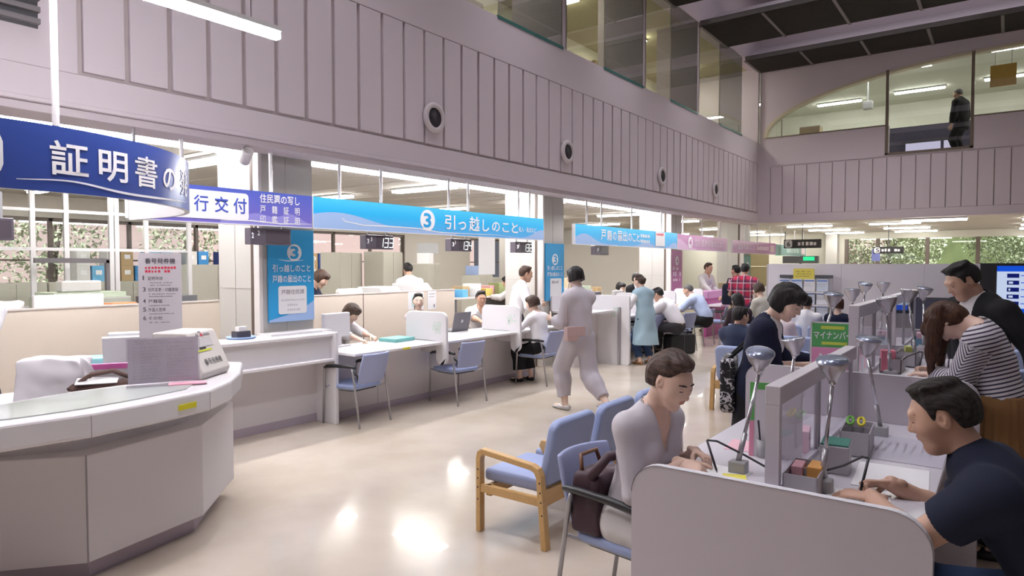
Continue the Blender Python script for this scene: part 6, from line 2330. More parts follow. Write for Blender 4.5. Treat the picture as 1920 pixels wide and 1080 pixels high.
for q, m_ in ((-0.03, mat('handle_green', (0.15, 0.45, 0.05), 0.4)), (0.015, mat('handle_yellow', (0.72, 0.62, 0.03), 0.4))):
    b = MB()
    b.tube([(q + 0.013 * math.cos(R(a)), 0.02 + 0.03 * math.sin(R(a)), 0.122 + 0.012 * math.sin(R(a))) for a in range(0, 361, 30)], 0.006, 8)
    b.build('handle', m_, t, smooth=True)
    MB().box(q - 0.006, q + 0.006, -0.01, 0.0, 0.005, 0.11).build('blade', CHROME, t)
sbox('tissue_pack', 'pink tissue pack left of the acrylic screen on the seated desk', 'tissues', (-0.78, 3.28, 0.74), (0.12, 0.14, 0.10), 10, mat('pink_tissue', (0.78, 0.48, 0.56), 0.6))
t = thing('pen_stand', 'small pen stand with two pens behind the acrylic screen', 'pen stand', (-0.86, 3.05, 0.74))
MB().lathe([(0.03, 0), (0.032, 0.08), (0.028, 0.08), (0.026, 0.01)], 16).build('cup', GREY, t, smooth=True)
for q in (-0.012, 0.012):
    MB().tube([(q, 0, 0.02), (q * 2.4, 0.01, 0.16)], 0.005, 8).build('pen', INK, t)
sbox('leaflet', 'greyish printed sheet under the desk mat in front of the man in navy', 'paper', (-0.36, 3.05, 0.741), (0.26, 0.36, 0.003), 4, PAPER)
t = thing('desk_mat', 'clear desk mat over a faint printed form at the far end of the seated desk', 'desk mat', (-0.36, 3.55, 0.7405))
MB().box(-0.155, 0.155, -0.24, 0.24, 0, 0.003).build('mat_sheet', mat('desk_mat_sheet', (0.60, 0.58, 0.66), 0.15), t)
rw = []
for k in range(7):
    rw += dashes(-0.12, 0.08, -0.12 + 0.035 * k, 0.012, rng)
marks(rw, mat('faint_form_ink', (0.48, 0.46, 0.52), 0.7), t, (0, 0, 0.003), (0, -1, 0), (1, 0, 0))
sbox('form_paper', 'white form under the hands of the man in navy', 'paper', (-0.42, 2.66, 0.741), (0.21, 0.28, 0.002), 6, PAPER)
sbox('form_paper', 'white form under the hands of the woman in grey', 'paper', (-0.95, 2.66, 0.741), (0.21, 0.28, 0.002), -8, PAPER)
sbox('sticky_note', 'yellow sticky note beside the leaning lamp base', 'note', (-0.87, 2.68, 0.744), (0.09, 0.06, 0.002), 20, mat('yellow_note', (0.80, 0.72, 0.10), 0.6))
sbox('pink_leaflet', 'pink leaflet lying on the desk left of the acrylic screen', 'leaflet', (-0.98, 3.18, 0.741), (0.16, 0.20, 0.002), 6, mat('pink_leaf', (0.75, 0.45, 0.52), 0.5))
t = thing('standing_card', 'green and pink edged card standing left of the seated desk screen', 'card', (-0.815, 3.06, 0.74), 12)
MB().box(-0.11, 0.11, -0.004, 0.004, 0, 0.33, M=Matrix.Rotation(R(-6), 4, 'X')).build('card_sheet', mat('card_pale', (0.72, 0.68, 0.72), 0.5), t)
Mr = Matrix.Rotation(R(-6), 4, 'X')
MB().box(-0.11, 0.11, -0.006, -0.004, 0.30, 0.33, M=Mr).box(-0.11, -0.09, -0.006, -0.004, 0.16, 0.30, M=Mr).build('green_border', mat('card_green', (0.12, 0.42, 0.10), 0.5), t)
MB().box(-0.11, -0.09, -0.006, -0.004, 0.0, 0.155, M=Mr).build('pink_border', mat('card_pink', (0.75, 0.30, 0.42), 0.5), t)
# pens on cords
PENB = mat('pen_black', (0.02, 0.02, 0.025), 0.3)


def pen(label, tip, tail, cord=None):
    t = thing('pen', label, 'pen', tip)
    d = Vector(tail) - Vector(tip)
    MB().tube([(0, 0, 0), d * 0.08, d * 0.1, d], [0.001, 0.004, 0.005, 0.005], 8).build('barrel', PENB, t, smooth=True)
    if cord:
        MB().tube([Vector(p) - Vector(tip) for p in [tail] + cord], 0.0045, 8).build('cord', mat('cord_charcoal', (0.05, 0.05, 0.055), 0.5), t, smooth=True)
    return t


pen('black corded pen in the hand of the man in navy', (-0.425, 2.745, 0.752), (-0.405, 2.785, 0.875), [(-0.425, 2.79, 0.878), (-0.49, 2.80, 0.83), (-0.55, 2.80, 0.80), (-0.58, 2.79, 0.795)])
pen('black corded pen in the hand of the woman in grey', (-0.935, 2.665, 0.752), (-0.985, 2.68, 0.875), [(-0.95, 2.70, 0.872), (-0.86, 2.78, 0.81), (-0.78, 2.80, 0.77), (-0.74, 2.81, 0.755)])
pen('black corded pen in the hand of the striped blouse woman', (-0.44, 4.86, 0.93), (-0.42, 4.90, 1.05), [(-0.44, 4.90, 1.05), (-0.50, 4.86, 1.02), (-0.56, 4.80, 0.97), (-0.60, 4.76, 0.94)])
# on the standing desks
organizer('grey tray on the standing desk beside the nearest lamp there', (-0.58, 4.86, 0.92), (0.12, 0.22, 0.09), 0)
sbox('tissue_pack', 'pink and red packet in the tray of the standing desk', 'tissues', (-0.60, 4.80, 0.93), (0.08, 0.10, 0.13), 12, mat('pink_red', (0.72, 0.22, 0.30), 0.5))
organizer('grey tray with pens farther along the standing desk', (-0.53, 5.2, 0.92), (0.11, 0.20, 0.10), 0)
sbox('card_box', 'yellow green card box in the farther standing desk tray', 'card box', (-0.53, 5.2, 0.93), (0.04, 0.08, 0.12), 12, mat('lime_card', (0.50, 0.55, 0.15), 0.5))
organizer('blue grey tray on the farthest standing desk', (-0.55, 6.3, 0.92), (0.12, 0.22, 0.09), 0, mat('organizer_blue', (0.12, 0.25, 0.36), 0.5))
sbox('tissue_pack', 'white and pink packet in the blue grey tray of the farthest desk', 'tissues', (-0.55, 6.3, 0.93), (0.07, 0.12, 0.12), 5, mat('pink_tissue', (0.78, 0.48, 0.56), 0.6))
sbox('form_paper', 'white form under the hands of the striped blouse woman', 'paper', (-0.42, 4.85, 0.921), (0.22, 0.30, 0.002), 6, PAPER)
# poster on the standing desk
t = thing('poster', 'green and pink poster in a white frame on the standing desk left of the post', 'poster', (-0.855, 4.42, 0.92), 10)
Mr = Matrix.Rotation(R(-5), 4, 'X')
MB().box(-0.12, 0.13, -0.004, 0.006, 0.0, 0.33, M=Mr).build('frame', WHITE, t)
MB().box(-0.11, 0.12, -0.006, -0.004, 0.175, 0.32, M=Mr).build('green_field', mat('poster_green', (0.10, 0.42, 0.13), 0.5), t)
MB().box(-0.11, 0.12, -0.006, -0.004, 0.01, 0.172, M=Mr).build('pink_field', mat('poster_pink', (0.78, 0.32, 0.52), 0.5), t)
pu = (0, 0.0872, 0.9962)
lettering([('マイナンバー', -0.10, 0.225, 0.21, 0.048, 0.02)], WINK, t, (0, -0.006, 0), (1, 0, 0), pu, 'lettering', 0.002)
for bar in ((-0.06, 0.285, 0.13, 0.02), (-0.055, 0.19, 0.14, 0.018)):
    marks([bar], mat('poster_lime', (0.60, 0.70, 0.10), 0.5), t, (0, -0.006, 0), (1, 0, 0), pu, 'lime_bar')
marks(dashes(-0.09, 0.11, 0.12, 0.02, rng) + dashes(-0.08, 0.10, 0.08, 0.02, rng), WINK, t, (0, -0.006, 0), (1, 0, 0), pu)

# ================================================================== WHITE PARTITION, RACK, SCREENS
t = thing('room_partition', 'long white partition wall in front of the far windows', 'partition', (-1.0, 12.43, 0))
for k, (xa, xb) in enumerate(((-2.47, -1.27), (-1.27, -0.07), (-0.07, 1.13), (1.13, 2.33), (2.33, 3.53))):
    MB().box(xa + 0.003, xb - 0.003, 0.0, 0.05, 0.0, 1.61).build('panel', mat('partition_white', (0.80, 0.76, 0.80), 0.5), t)
MB().box(-2.5, 3.55, 0.005, 0.045, 0.0, 1.60).build('core', mat('partition_joint', (0.56, 0.52, 0.55), 0.5), t)
t = thing('leaflet_rack', 'leaflet rack full of blue and white leaflets standing against the white partition', 'leaflet rack', (-2.83, 12.1, 0))
MB().box(-0.45, 0.45, 0.2, 0.24, 0.0, 1.42).build('back_board', mat('rack_white', (0.74, 0.72, 0.76), 0.5), t)
MB().box(-0.46, 0.46, 0.1, 0.26, 0.0, 0.12).build('base', GREY, t)
MB().box(-0.40, -0.08, 0.17, 0.20, 1.37, 1.42).box(0.18, 0.46, 0.17, 0.20, 1.37, 1.42).build('dark_header', DGREY, t)
cols = [(0.80, 0.80, 0.86), (0.66, 0.72, 0.84), (0.84, 0.82, 0.84), (0.70, 0.76, 0.86)]
for r_ in range(5):
    for c_ in range(4):
        xx = -0.40 + 0.205 * c_
        zz = 1.14 - 0.22 * r_
        m_ = mat('leaflet_tint_%d' % ((r_ + c_) % 4), cols[(r_ + c_) % 4], 0.6)
        q = sbox('leaflet', 'leaflet standing in one of the rack pockets', 'leaflet', (-2.83 + xx + 0.09, 12.1 + 0.14 - 0.02 * r_ * 0, zz), (0.18, 0.012, 0.21), 0, m_, 'leaflets in the rack')
        marks([(-0.08, 0.17, 0.16, 0.025)], mat('leaflet_blue', (0.15, 0.25, 0.58), 0.5), q, (0, -0.0065, 0), (1, 0, 0), ZV, 'blue_title')
        marks(dashes(-0.075, 0.075, 0.12, 0.015, rng) + dashes(-0.075, 0.06, 0.09, 0.012, rng), mat('leaflet_print', (0.55, 0.58, 0.68), 0.6), q, (0, -0.0065, 0), (1, 0, 0), ZV)
    MB().box(-0.42, 0.42, 0.10, 0.20, 1.11 - 0.22 * r_, 1.135 - 0.22 * r_).build('pocket_ledge', mat('rack_white', (0.74, 0.72, 0.76), 0.5), t)
t = tag(MB().box(-0.17, 0.17, -0.003, 0, -0.10, 0.10).build('yellow_notice', mat('yellow_paper', (0.78, 0.66, 0.12), 0.6)), 'yellow notice taped above the leaflet rack', 'notice')
t.location = (-2.83, 12.26, 1.43)
marks(dashes(-0.13, 0.13, 0.04, 0.02, rng) + dashes(-0.13, 0.13, 0.0, 0.02, rng) + dashes(-0.13, 0.10, -0.04, 0.02, rng), mat('olive_ink', (0.42, 0.36, 0.08), 0.6), t, (0, -0.003, 0), (1, 0, 0), ZV)
SCR = glow('screen_pale_blue', (0.62, 0.72, 0.95), 0.85)
SCB = glow('screen_blue', (0.01, 0.10, 0.80), 0.8)
SCD = glow('screen_navy', (0.01, 0.02, 0.22), 0.6)
t = thing('television', 'large lit wall screen with blue bars at the right edge of the photo', 'television', (0.43, 11.98, 0))
MB().box(-0.76, 0.76, 0.0, 0.08, 0.84, 1.62).build('bezel', BLACKP, t, bevel=0.006)
MB().box(-0.56, 0.72, -0.004, 0.0, 0.89, 1.58).build('lit_screen', SCR, t)
MB().box(-0.56, 0.72, -0.006, -0.004, 1.50, 1.58).box(-0.56, 0.72, -0.006, -0.004, 0.89, 0.97).build('blue_bar', SCB, t)
rw = []
for r_ in range(5):
    for c_ in range(3):
        rw.append((-0.44 + 0.42 * c_, 1.41 - 0.10 * r_, 0.14 if c_ == 0 else 0.11, 0.06))
for q in rw:
    marks([q], SCD, t, (0, -0.004, 0), (1, 0, 0), ZV, 'number_block')
marks([(-0.42 + 0.42 * c_, 1.425 - 0.10 * r_, 0.02 + 0.03 * ((r_ + c_) % 2), 0.03) for r_ in range(1, 5) for c_ in range(3)], SCR, t, (0, -0.006, 0), (1, 0, 0), ZV, 'number_digits')
marks([(-0.28 + 0.42 * c_, 1.435 - 0.10 * r_, 0.09, 0.012) for r_ in range(5) for c_ in range(3)], SCB, t, (0, -0.004, 0), (1, 0, 0), ZV, 'row_rule')
MB().box(-0.06, 0.06, 0.02, 0.06, 0.05, 0.9).box(-0.4, 0.4, -0.2, 0.25, 0, 0.05).build('stand', DGREY, t)
t = thing('television', 'dark unlit screen standing before the white partition behind the striped blouse woman', 'television', (-0.80, 11.9, 0))
MB().box(-0.72, 0.50, 0.0, 0.06, 0.42, 1.10).build('bezel', mat('screen_bezel', (0.06, 0.06, 0.07), 0.4), t)
MB().box(-0.69, 0.47, -0.003, 0.0, 0.45, 1.07).build('dark_screen', mat('screen_off_slate', (0.07, 0.07, 0.10), 0.15), t)
MB().box(-0.05, 0.05, 0.02, 0.05, 0.03, 0.42).box(-0.3, 0.3, -0.15, 0.2, 0, 0.03).build('stand', DGREY, t)
tag(MB().box(-0.14, 0.14, -0.004, 0, -0.22, 0.22).build('notice', mat('blue_violet_print', (0.16, 0.18, 0.45), 0.5)), 'blue violet poster on the far window beside the dark direction sign', 'poster').location = (-3.95, 27.978, 1.95)

# bag on the floor by the white shirted man, handbag on the chair
t = thing('travel_bag', 'black travel bag on the floor beneath the chair of the man in the white shirt', 'bag', (-4.72, 11.42, 0), 62)
b = MB(); b.prism(rrect(-0.27, 0.27, 0.0, 0.36, 0.06), -0.13, 0.13, 'y')
b.build('bag_body', mat('black_nylon', (0.018, 0.018, 0.02), 0.6, bump=0.3, bscale=400), t, bevel=0.03, seg=3)
MB().tube([(-0.09, -0.10, 0.34), (-0.09, -0.12, 0.44), (0.09, -0.12, 0.44), (0.09, -0.10, 0.34)], 0.012, 8).build('handle', BLACKP, t, smooth=True)
MB().box(-0.006, 0.006, -0.133, -0.128, 0.02, 0.34).build('zip', DGREY, t)
t = thing('handbag', 'dark plum handbag standing on the chair seat behind the woman in grey', 'bag', (-1.47, 2.665, 0.405), -95)
MAR = mat('plum_nylon', (0.045, 0.018, 0.028), 0.55, bump=0.4, bscale=60)
crumple((0, 0, 0), (0.27, 0.15, 0.27), 'bag_body', MAR, t, amp=0.012, seed=11)
MB().tube([(-0.08, -0.05, 0.25), (-0.06, -0.07, 0.33), (0.06, -0.07, 0.33), (0.08, -0.05, 0.25)], 0.010, 8).build('handle', mat('tan_leather', (0.16, 0.07, 0.035), 0.5), t, smooth=True)
MB().tube([(-0.10, 0.05, 0.24), (-0.12, 0.10, 0.34), (0.10, 0.10, 0.36), (0.13, 0.03, 0.26)], 0.022, 8).build('scarf_roll', MAR, t, smooth=True)
MB().box(0.0, 0.005, -0.086, -0.078, 0.02, 0.22).build('zip', mat('brass_zip', (0.5, 0.38, 0.15), 0.35, 0.8), t)

# ================================================================== COUNTER EQUIPMENT AND BACK OFFICE
def monitor(label, loc, rot, w=0.42, h=0.30, m=None, scr=None):
    t = thing('monitor', label, 'monitor', loc, rot)
    m = m or LGREY
    MB().box(-w / 2, w / 2, -0.03, 0.03, 0.10, 0.10 + h).build('casing', m, t, bevel=0.012)
    MB().box(-w / 2 + 0.02, w / 2 - 0.02, 0.03, 0.034, 0.12, 0.08 + h).build('screen', scr or mat('screen_off', (0.05, 0.06, 0.08), 0.2), t)
    MB().box(-0.03, 0.03, -0.05, 0.0, 0.0, 0.14).box(-0.11, 0.11, -0.1, 0.08, 0, 0.015).build('stand', m, t)
    return t


t = thing('laptop', 'open dark grey laptop on the service counter, lid toward the hall', 'laptop', (-5.78, 6.62, 0.725), 92)
MB().box(-0.17, 0.17, -0.02, 0.24, 0, 0.022).build('base', DGREY, t, bevel=0.004)
Mr = Matrix.Translation((0, -0.02, 0.02)) @ Matrix.Rotation(R(12), 4, 'X')
MB().box(-0.17, 0.17, -0.012, 0.0, 0.0, 0.24, M=Mr).build('lid', mat('laptop_lid_grey', (0.10, 0.095, 0.11), 0.35), t, bevel=0.004)
MB().lathe([(0.022, 0), (0.022, 0.001)], 18, M=Mr @ Matrix.Translation((0, -0.0125, 0.12)) @ Matrix.Rotation(R(90), 4, 'X')).build('lid_badge', mat('badge_silver', (0.5, 0.5, 0.52), 0.3, 0.7), t)
monitor('pale grey monitor on the near end of the service counter, back to the hall', (-5.75, 4.60, 0.725), 95, 0.36, 0.26, mat('monitor_white', (0.72, 0.70, 0.72), 0.4))
sbox('file_tray', 'teal plastic tray of papers on the service counter by the clerk with tied hair', 'tray', (-5.62, 5.36, 0.725), (0.26, 0.32, 0.04), 4, mat('teal_tray', (0.18, 0.48, 0.46), 0.4))
sbox('tissue_box', 'white tissue box beside the teal tray on the service counter', 'box', (-5.58, 5.72, 0.725), (0.12, 0.16, 0.10), 0, PAPER)
sbox('form_paper', 'white form in front of the clerk with the brown bob', 'paper', (-5.62, 4.98, 0.726), (0.30, 0.22, 0.003), 8, PAPER)
sbox('form_paper', 'pale sheet lying in front of the laptop on the service counter', 'paper', (-5.42, 6.35, 0.726), (0.26, 0.36, 0.003), 4, mat('pale_grey_sheet', (0.66, 0.66, 0.70), 0.4))
sbox('form_paper', 'white form before the seated woman in the black skirt', 'paper', (-5.40, 7.25, 0.726), (0.26, 0.22, 0.003), 4, PAPER)
sbox('small_box', 'small orange box beside the first rounded divider', 'box', (-5.50, 5.78, 0.725), (0.06, 0.08, 0.06), 4, ORANGEB)
tag(MB().box(-0.003, 0.003, -0.05, 0.05, -0.012, 0.012).build('tape_label', YEL), 'small yellow label on the service counter edge above the nearest blue chair', 'label').location = (-5.115, 5.02, 0.712)


def cabinet(label, loc, rot, w, d, h, m=None, doors=2, group=None):
    t = thing('steel_cabinet', label, 'cabinet', loc, rot, group)
    m = m or BEIGE
    MB().box(-w / 2, w / 2, -d / 2, d / 2, 0, h).build('body', m, t, bevel=0.006)
    for k in range(doors):
        x0 = -w / 2 + w * k / doors
        dr = MB().box(x0 + 0.008, x0 + w / doors - 0.008, -d / 2 - 0.012, -d / 2 - 0.001, 0.05, h - 0.03).build('door', m, t)
        MB().box(x0 + w / doors - 0.06, x0 + w / doors - 0.03, -d / 2 - 0.022, -d / 2 - 0.012, h * 0.48, h * 0.54).build('handle', DGREY, dr)
    return t


def desk(label, loc, rot, w=1.4, d=0.7, h=0.70, m=None):
    t = thing('office_desk', label, 'desk', loc, rot)
    m = m or LGREY
    MB().box(-w / 2, w / 2, -d / 2, d / 2, h - 0.03, h).build('top', m, t, bevel=0.004)
    MB().box(-w / 2, -w / 2 + 0.4, -d / 2 + 0.05, d / 2 - 0.03, 0.02, h - 0.03).build('pedestal', m, t)
    MB().box(w / 2 - 0.04, w / 2, -d / 2 + 0.03, d / 2 - 0.03, 0, h - 0.03).build('leg_panel', m, t)
    return t


def printer(label, loc, rot, w=0.5, d=0.5, h=0.42):
    t = thing('printer', label, 'printer', loc, rot)
    PW = mat('printer_white', (0.70, 0.69, 0.69), 0.4)
    MB().prism([(-d / 2, 0), (d / 2, 0), (d / 2, h * 0.8), (d / 2 - 0.1, h), (-d / 2, h)], -w / 2, w / 2, 'x').build('housing', PW, t, bevel=0.015)
    MB().box(-w * 0.36, w * 0.36, d / 2, d / 2 + 0.05, h * 0.42, h * 0.47).build('paper_tray', LGREY, t)
    MB().box(-w * 0.40, w * 0.40, d / 2 + 0.001, d / 2 + 0.006, h * 0.50, h * 0.56).build('slot', DGREY, t)
    MB().box(-w * 0.42, w * 0.42, d / 2 + 0.001, d / 2 + 0.008, h * 0.08, h * 0.32).build('drawer', PW, t)
    return t


CARD = mat('cardboard', (0.46, 0.32, 0.17), 0.8)
CARDP = mat('pale_cardboard', (0.60, 0.50, 0.33), 0.8)
BLUEB = mat('blue_binder', (0.03, 0.22, 0.52), 0.5)
BLUEL = mat('light_blue_file', (0.13, 0.42, 0.68), 0.5)
NAVYB = mat('navy_binder', (0.02, 0.07, 0.28), 0.5)
WHT = mat('white_file', (0.72, 0.70, 0.68), 0.6)

# glazed screen at the left, in front of the back windows
t = thing('glazed_screen', 'tall glazed partition with white frames behind the cream panels at left', 'glass partition', (-10.0, 3.6, 0))
GX = [-1.4, -0.37, 0.10, 0.28, 0.62, 1.03, 1.66]
b = MB()
for q in (-2.4, -1.4, -0.38, 0.0, 0.55, 0.62, 1.02, 1.65):
    MB().box(-0.025, 0.025, q - 0.028, q + 0.028, 0.0, 2.62).build('mullion', ALU, t)
for z in (1.05, 1.80, 2.30):
    MB().box(-0.02, 0.02, -2.4, 1.68, z - 0.02, z + 0.02).build('transom', ALU, t)
MB().box(-0.004, 0.004, -2.4, 1.65, 1.06, 2.29).build('glass_panes', GLASS, t)
MB().box(-0.02, 0.02, -2.4, 1.65, 0.0, 1.04).build('lower_panel', mat('screen_lower_beige', (0.55, 0.52, 0.42), 0.6), t)
MB().box(-0.02, 0.02, -2.4, 1.65, 2.62, 2.8).build('head_panel', CEILM, t)

cab0 = cabinet('beige steel cabinet in the row along the back windows', (-13.1, 3.0, 0), 90, 0.88, 0.45, 1.30, None, 2, 'cabinets under the back windows')
for k in range(1, 9):
    dup(cab0, (-13.1, 3.0 + 0.9 * k, 0), 90)
r = random.Random(3)
# boxes and binders on the cabinets
bx_i = 0
base_box = {}
for k in range(24):
    y_ = 4.9 + 0.24 * k
    m_ = [WHT, WHT, CARDP, BLUEB, NAVYB, BLUEL, WHT, CARD, BLUEL][(k * 5 + k // 3) % 9]
    h_ = 0.26 + 0.05 * ((k * 7) % 3)
    key = m_.name
    if key not in base_box:
        o = MB().box(-0.16, 0.16, -0.105, 0.105, 0, 0.28).build('storage_box', m_, bevel=0.006)
        MB().box(0.161, 0.165, -0.05, 0.05, 0.12, 0.2).build('box_label', PAPER, o)
        nice = {'white_file': 'white', 'pale_cardboard': 'tan', 'cardboard': 'brown cardboard', 'blue_binder': 'strong blue', 'navy_binder': 'navy', 'light_blue_file': 'light blue'}[key]
        tag(o, nice + ' storage box on the cabinets under the back windows', 'box', nice + ' boxes on the back cabinets')
        base_box[key] = o
    else:
        o = dup(base_box[key])
    o.location = (-13.05, y_, 1.30)
    if k % 3 != 1:
        o2 = dup(base_box[key] if k % 2 else o, (-13.05, y_, 1.58))
# tall cabinets, centre of the office
cabinet('tall beige double cabinet left of the copier in the middle of the office', (-11.3, 9.2, 0), 110, 0.9, 0.45, 1.85)
cabinet('tall beige double cabinet right of the other tall cabinet in the middle of the office', (-11.1, 10.2, 0), 110, 0.95, 0.45, 1.88)
cabinet('lower beige cabinet with machine on top beside the tall cabinets', (-10.7, 11.1, 0), 110, 0.65, 0.45, 1.62)
sbox('white_machine', 'small white machine on the lower beige cabinet', 'machine', (-10.7, 11.1, 1.62), (0.3, 0.25, 0.24), 20, PAPER)
sbox('tilted_board', 'grey board leaning above the lower beige cabinet', 'board', (-10.9, 11.4, 1.85), (0.5, 0.05, 0.25), 30, GREY)
cabinet('low grey cabinet at the back of the office near the grey partition', (-10.4, 12.6, 0), 110, 1.0, 0.45, 1.35)
sbox('water_bottle', 'pale blue water jug on the low grey cabinet', 'jug', (-10.4, 12.4, 1.35), (0.22, 0.22, 0.22), 0, mat('water_blue', (0.35, 0.45, 0.70), 0.2))
# machines just behind the cream partitions
desk('long office desk behind the cream partitions with printers on it', (-7.9, 6.9, 0), 90, 2.6, 0.8)
printer('white printer behind the cream partition, right one of the pair', (-7.75, 7.75, 0.70), -70, 0.5, 0.5, 0.60)
printer('white copier behind the cream partition left of the printer', (-7.8, 7.1, 0.70), -75, 0.52, 0.5, 0.56)
t = thing('monitor', 'cream backed monitor behind the cream partition left of the copier', 'monitor', (-7.75, 6.45, 0.70), 95)
MB().prism(rrect(-0.24, 0.24, 0.12, 0.55, 0.05), -0.04, 0.04, 'y').build('casing', mat('monitor_cream', (0.68, 0.66, 0.62), 0.5), t, bevel=0.01)
MB().box(-0.05, 0.05, -0.03, 0.03, 0, 0.14).build('stand', LGREY, t)
monitor('pale monitor between two others behind the cream partition', (-7.8, 5.95, 0.70), 92, 0.40, 0.36, mat('monitor_cream', (0.68, 0.66, 0.62), 0.5))
monitor('pale monitor right of the clerk in navy behind the cream partition', (-7.8, 5.55, 0.70), 85, 0.36, 0.34, mat('monitor_cream', (0.68, 0.66, 0.62), 0.5))
sbox('keyboard_case', 'dark device stack beside the clerk in navy', 'device', (-7.45, 5.22, 1.05), (0.25, 0.3, 0.12), 0, DGREY)
sbox('desk_shelf', 'pale raised shelf under the dark device behind the cream partition', 'shelf', (-7.45, 5.25, 0), (0.3, 0.45, 1.05), 0, LGREY)
# behind reception: monitors over the partition, shelf and copier
desk('office desk behind the reception partition', (-8.0, 2.6, 0), 90, 2.6, 0.8)
monitor('white backed wide monitor behind the reception partition', (-7.6, 2.75, 0.70), 88, 0.62, 0.50, mat('monitor_white', (0.72, 0.70, 0.72), 0.4))
monitor('white backed monitor behind the left end of the reception partition', (-7.6, 1.75, 0.70), 88, 0.62, 0.46, mat('monitor_white', (0.72, 0.70, 0.72), 0.4))
tag(crumple((0, 0, 0), (0.2, 0.25, 0.22), 'telephone_stack', LGREY, None, amp=0.02, seed=21), 'grey telephone and papers between the two white monitors', 'telephone').location = (-7.8, 2.28, 1.02)
sbox('red_box', 'orange red box right of the wide white monitor', 'box', (-7.9, 3.35, 1.1), (0.2, 0.28, 0.08), 10, mat('orange_red', (0.66, 0.22, 0.08), 0.5))
sbox('desk_shelf', 'beige side shelf carrying the orange red box', 'shelf', (-7.9, 3.35, 0), (0.3, 0.5, 1.1), 0, BEIGE)
t = thing('copier', 'large grey copier with raised lid behind the glazed screen', 'copier', (-9.3, 3.5, 0), 90)
MB().box(-0.45, 0.45, -0.35, 0.35, 0, 1.2).build('body', mat('copier_green_grey', (0.36, 0.38, 0.33), 0.5), t, bevel=0.02)
MB().box(-0.40, 0.40, -0.30, 0.30, 1.2, 1.26).build('platen', mat('pale_green', (0.5, 0.58, 0.45), 0.4), t)
b = MB()
b.box(-0.42, 0.42, 0.20, 0.26, 1.62, 1.68).box(0.38, 0.42, 0.20, 0.26, 1.22, 1.66)
b.build('lid_frame', mat('lid_dark_frame', (0.12, 0.11, 0.12), 0.4), t)
MB().box(-0.25, 0.2, -0.1, 0.1, 1.262, 1.40).build('document_feeder', LGREY, t, bevel=0.02)
cabinet('beige cabinet with white board doors behind the upright service board', (-10.6, 5.9, 0), 90, 1.5, 0.5, 1.60)
sbox('printer_small', 'small dark machine with paper tray beside the upright service board', 'printer', (-7.85, 3.85, 1.02), (0.4, 0.5, 0.22), 15, DGREY)
sbox('desk_shelf', 'beige shelf under the small dark machine', 'shelf', (-7.85, 3.85, 0), (0.4, 0.5, 1.02), 0, BEIGE)
cabinet('olive beige cabinet left of the near column', (-10.0, 6.8, 0), 90, 1.1, 0.5, 1.75)
# shelves and clutter between man clerk and second column
t = thing('work_table', 'grey work table piled with files and boxes behind the clerk in the white shirt', 'table', (-8.3, 9.9, 0), 90)
MB().box(-0.9, 0.9, -0.35, 0.35, 0.97, 1.0).build('top', LGREY, t)
for sx in (-0.86, 0.82):
    MB().box(sx, sx + 0.04, -0.33, 0.33, 0, 0.97).build('side_frame', DGREY, t)
MB().box(-0.88, 0.88, -0.32, 0.32, 0.45, 0.48).build('lower_shelf', LGREY, t)
cl = [('blue file stack', BLUEB, 'strong blue'), ('blue file stack', BLUEL, 'light blue'), ('cardboard box', CARD, 'brown'), ('paper stack', PAPER, 'white'), ('red file', RINK, 'red'), ('yellow file', mat('ochre_file', (0.55, 0.45, 0.12), 0.6), 'ochre'), ('pink file', PINKB, 'dull pink'), ('green file', mat('olive_file', (0.28, 0.33, 0.14), 0.6), 'olive'), ('beige box', CARDP, 'tan')]
for k, (nm, m_, cn) in enumerate(cl):
    sbox(nm.replace(' ', '_'), cn + ' ' + nm.split(' ', 1)[1] + ' on the grey work table behind the clerk in the white shirt', nm.split(' ')[1], (-8.25 + 0.12 * (k % 2), 9.12 + 0.19 * k, 1.0), (0.3, 0.17, 0.09 + 0.05 * ((k * 5) % 4)), 6 * ((k * 3) % 5 - 2), m_)
for k, (nm, m_, cn) in enumerate(cl[::2]):
    sbox('lower_' + nm.replace(' ', '_'), cn + ' ' + nm.split(' ', 1)[1] + ' on the lower shelf of the grey work table', nm.split(' ')[1], (-8.2, 9.25 + 0.33 * k, 0.48), (0.3, 0.24, 0.22), 0, m_)
cabinet('wide beige wall cabinet at the back behind the work table', (-11.0, 13.6, 0), 110, 1.4, 0.5, 1.25)
t = thing('window_blind', 'white hanging banner between displays 134 and 132 deep in the office', 'banner', (-10.5, 13.1, 1.35), 60)  # plain white sheet put in for bright window light
MB().box(-0.22, 0.22, 0, 0.01, 0, 0.95).build('sheet', mat('white_banner', (0.85, 0.84, 0.88), 0.6), t)
# deep office clutter left of the third column
t = thing('work_table', 'grey table with paper piles and lamps behind the shawl customer', 'table', (-7.9, 13.0, 0), 90)
MB().box(-1.3, 1.0, -0.35, 0.35, 0.85, 0.88).build('top', LGREY, t)
for sx in (-1.28, 0.94):
    MB().box(sx, sx + 0.04, -0.33, 0.33, 0, 0.85).build('side_frame', DGREY, t)
for k in range(9):
    m_ = [mat('olive_file', (0.28, 0.33, 0.14), 0.6), LGREY, CARDP, PAPER, DGREY, mat('pale_green', (0.5, 0.58, 0.45), 0.4), PAPER, CARD, LGREY][k]
    nn = ['olive', 'pale grey', 'tan', 'white', 'dark grey', 'pale green', 'tall white', 'brown', 'light grey'][k]
    sbox('paper_pile', nn + ' pile on the grey table behind the shawl customer', 'paper pile', (-7.85 + 0.1 * (k % 2), 11.95 + 0.24 * k, 0.88), (0.32, 0.21, [0.34, 0.22, 0.42, 0.18, 0.30, 0.24, 0.16, 0.2, 0.12][k]), 5 * (k % 3), m_)
monitor('dark monitor on the counter behind the shawl customer', (-5.72, 10.1, 0.73), 95, 0.42, 0.30, DGREY)
monitor('pale monitor beside the clerk in the black vest', (-5.72, 10.95, 0.73), 95, 0.40, 0.30)
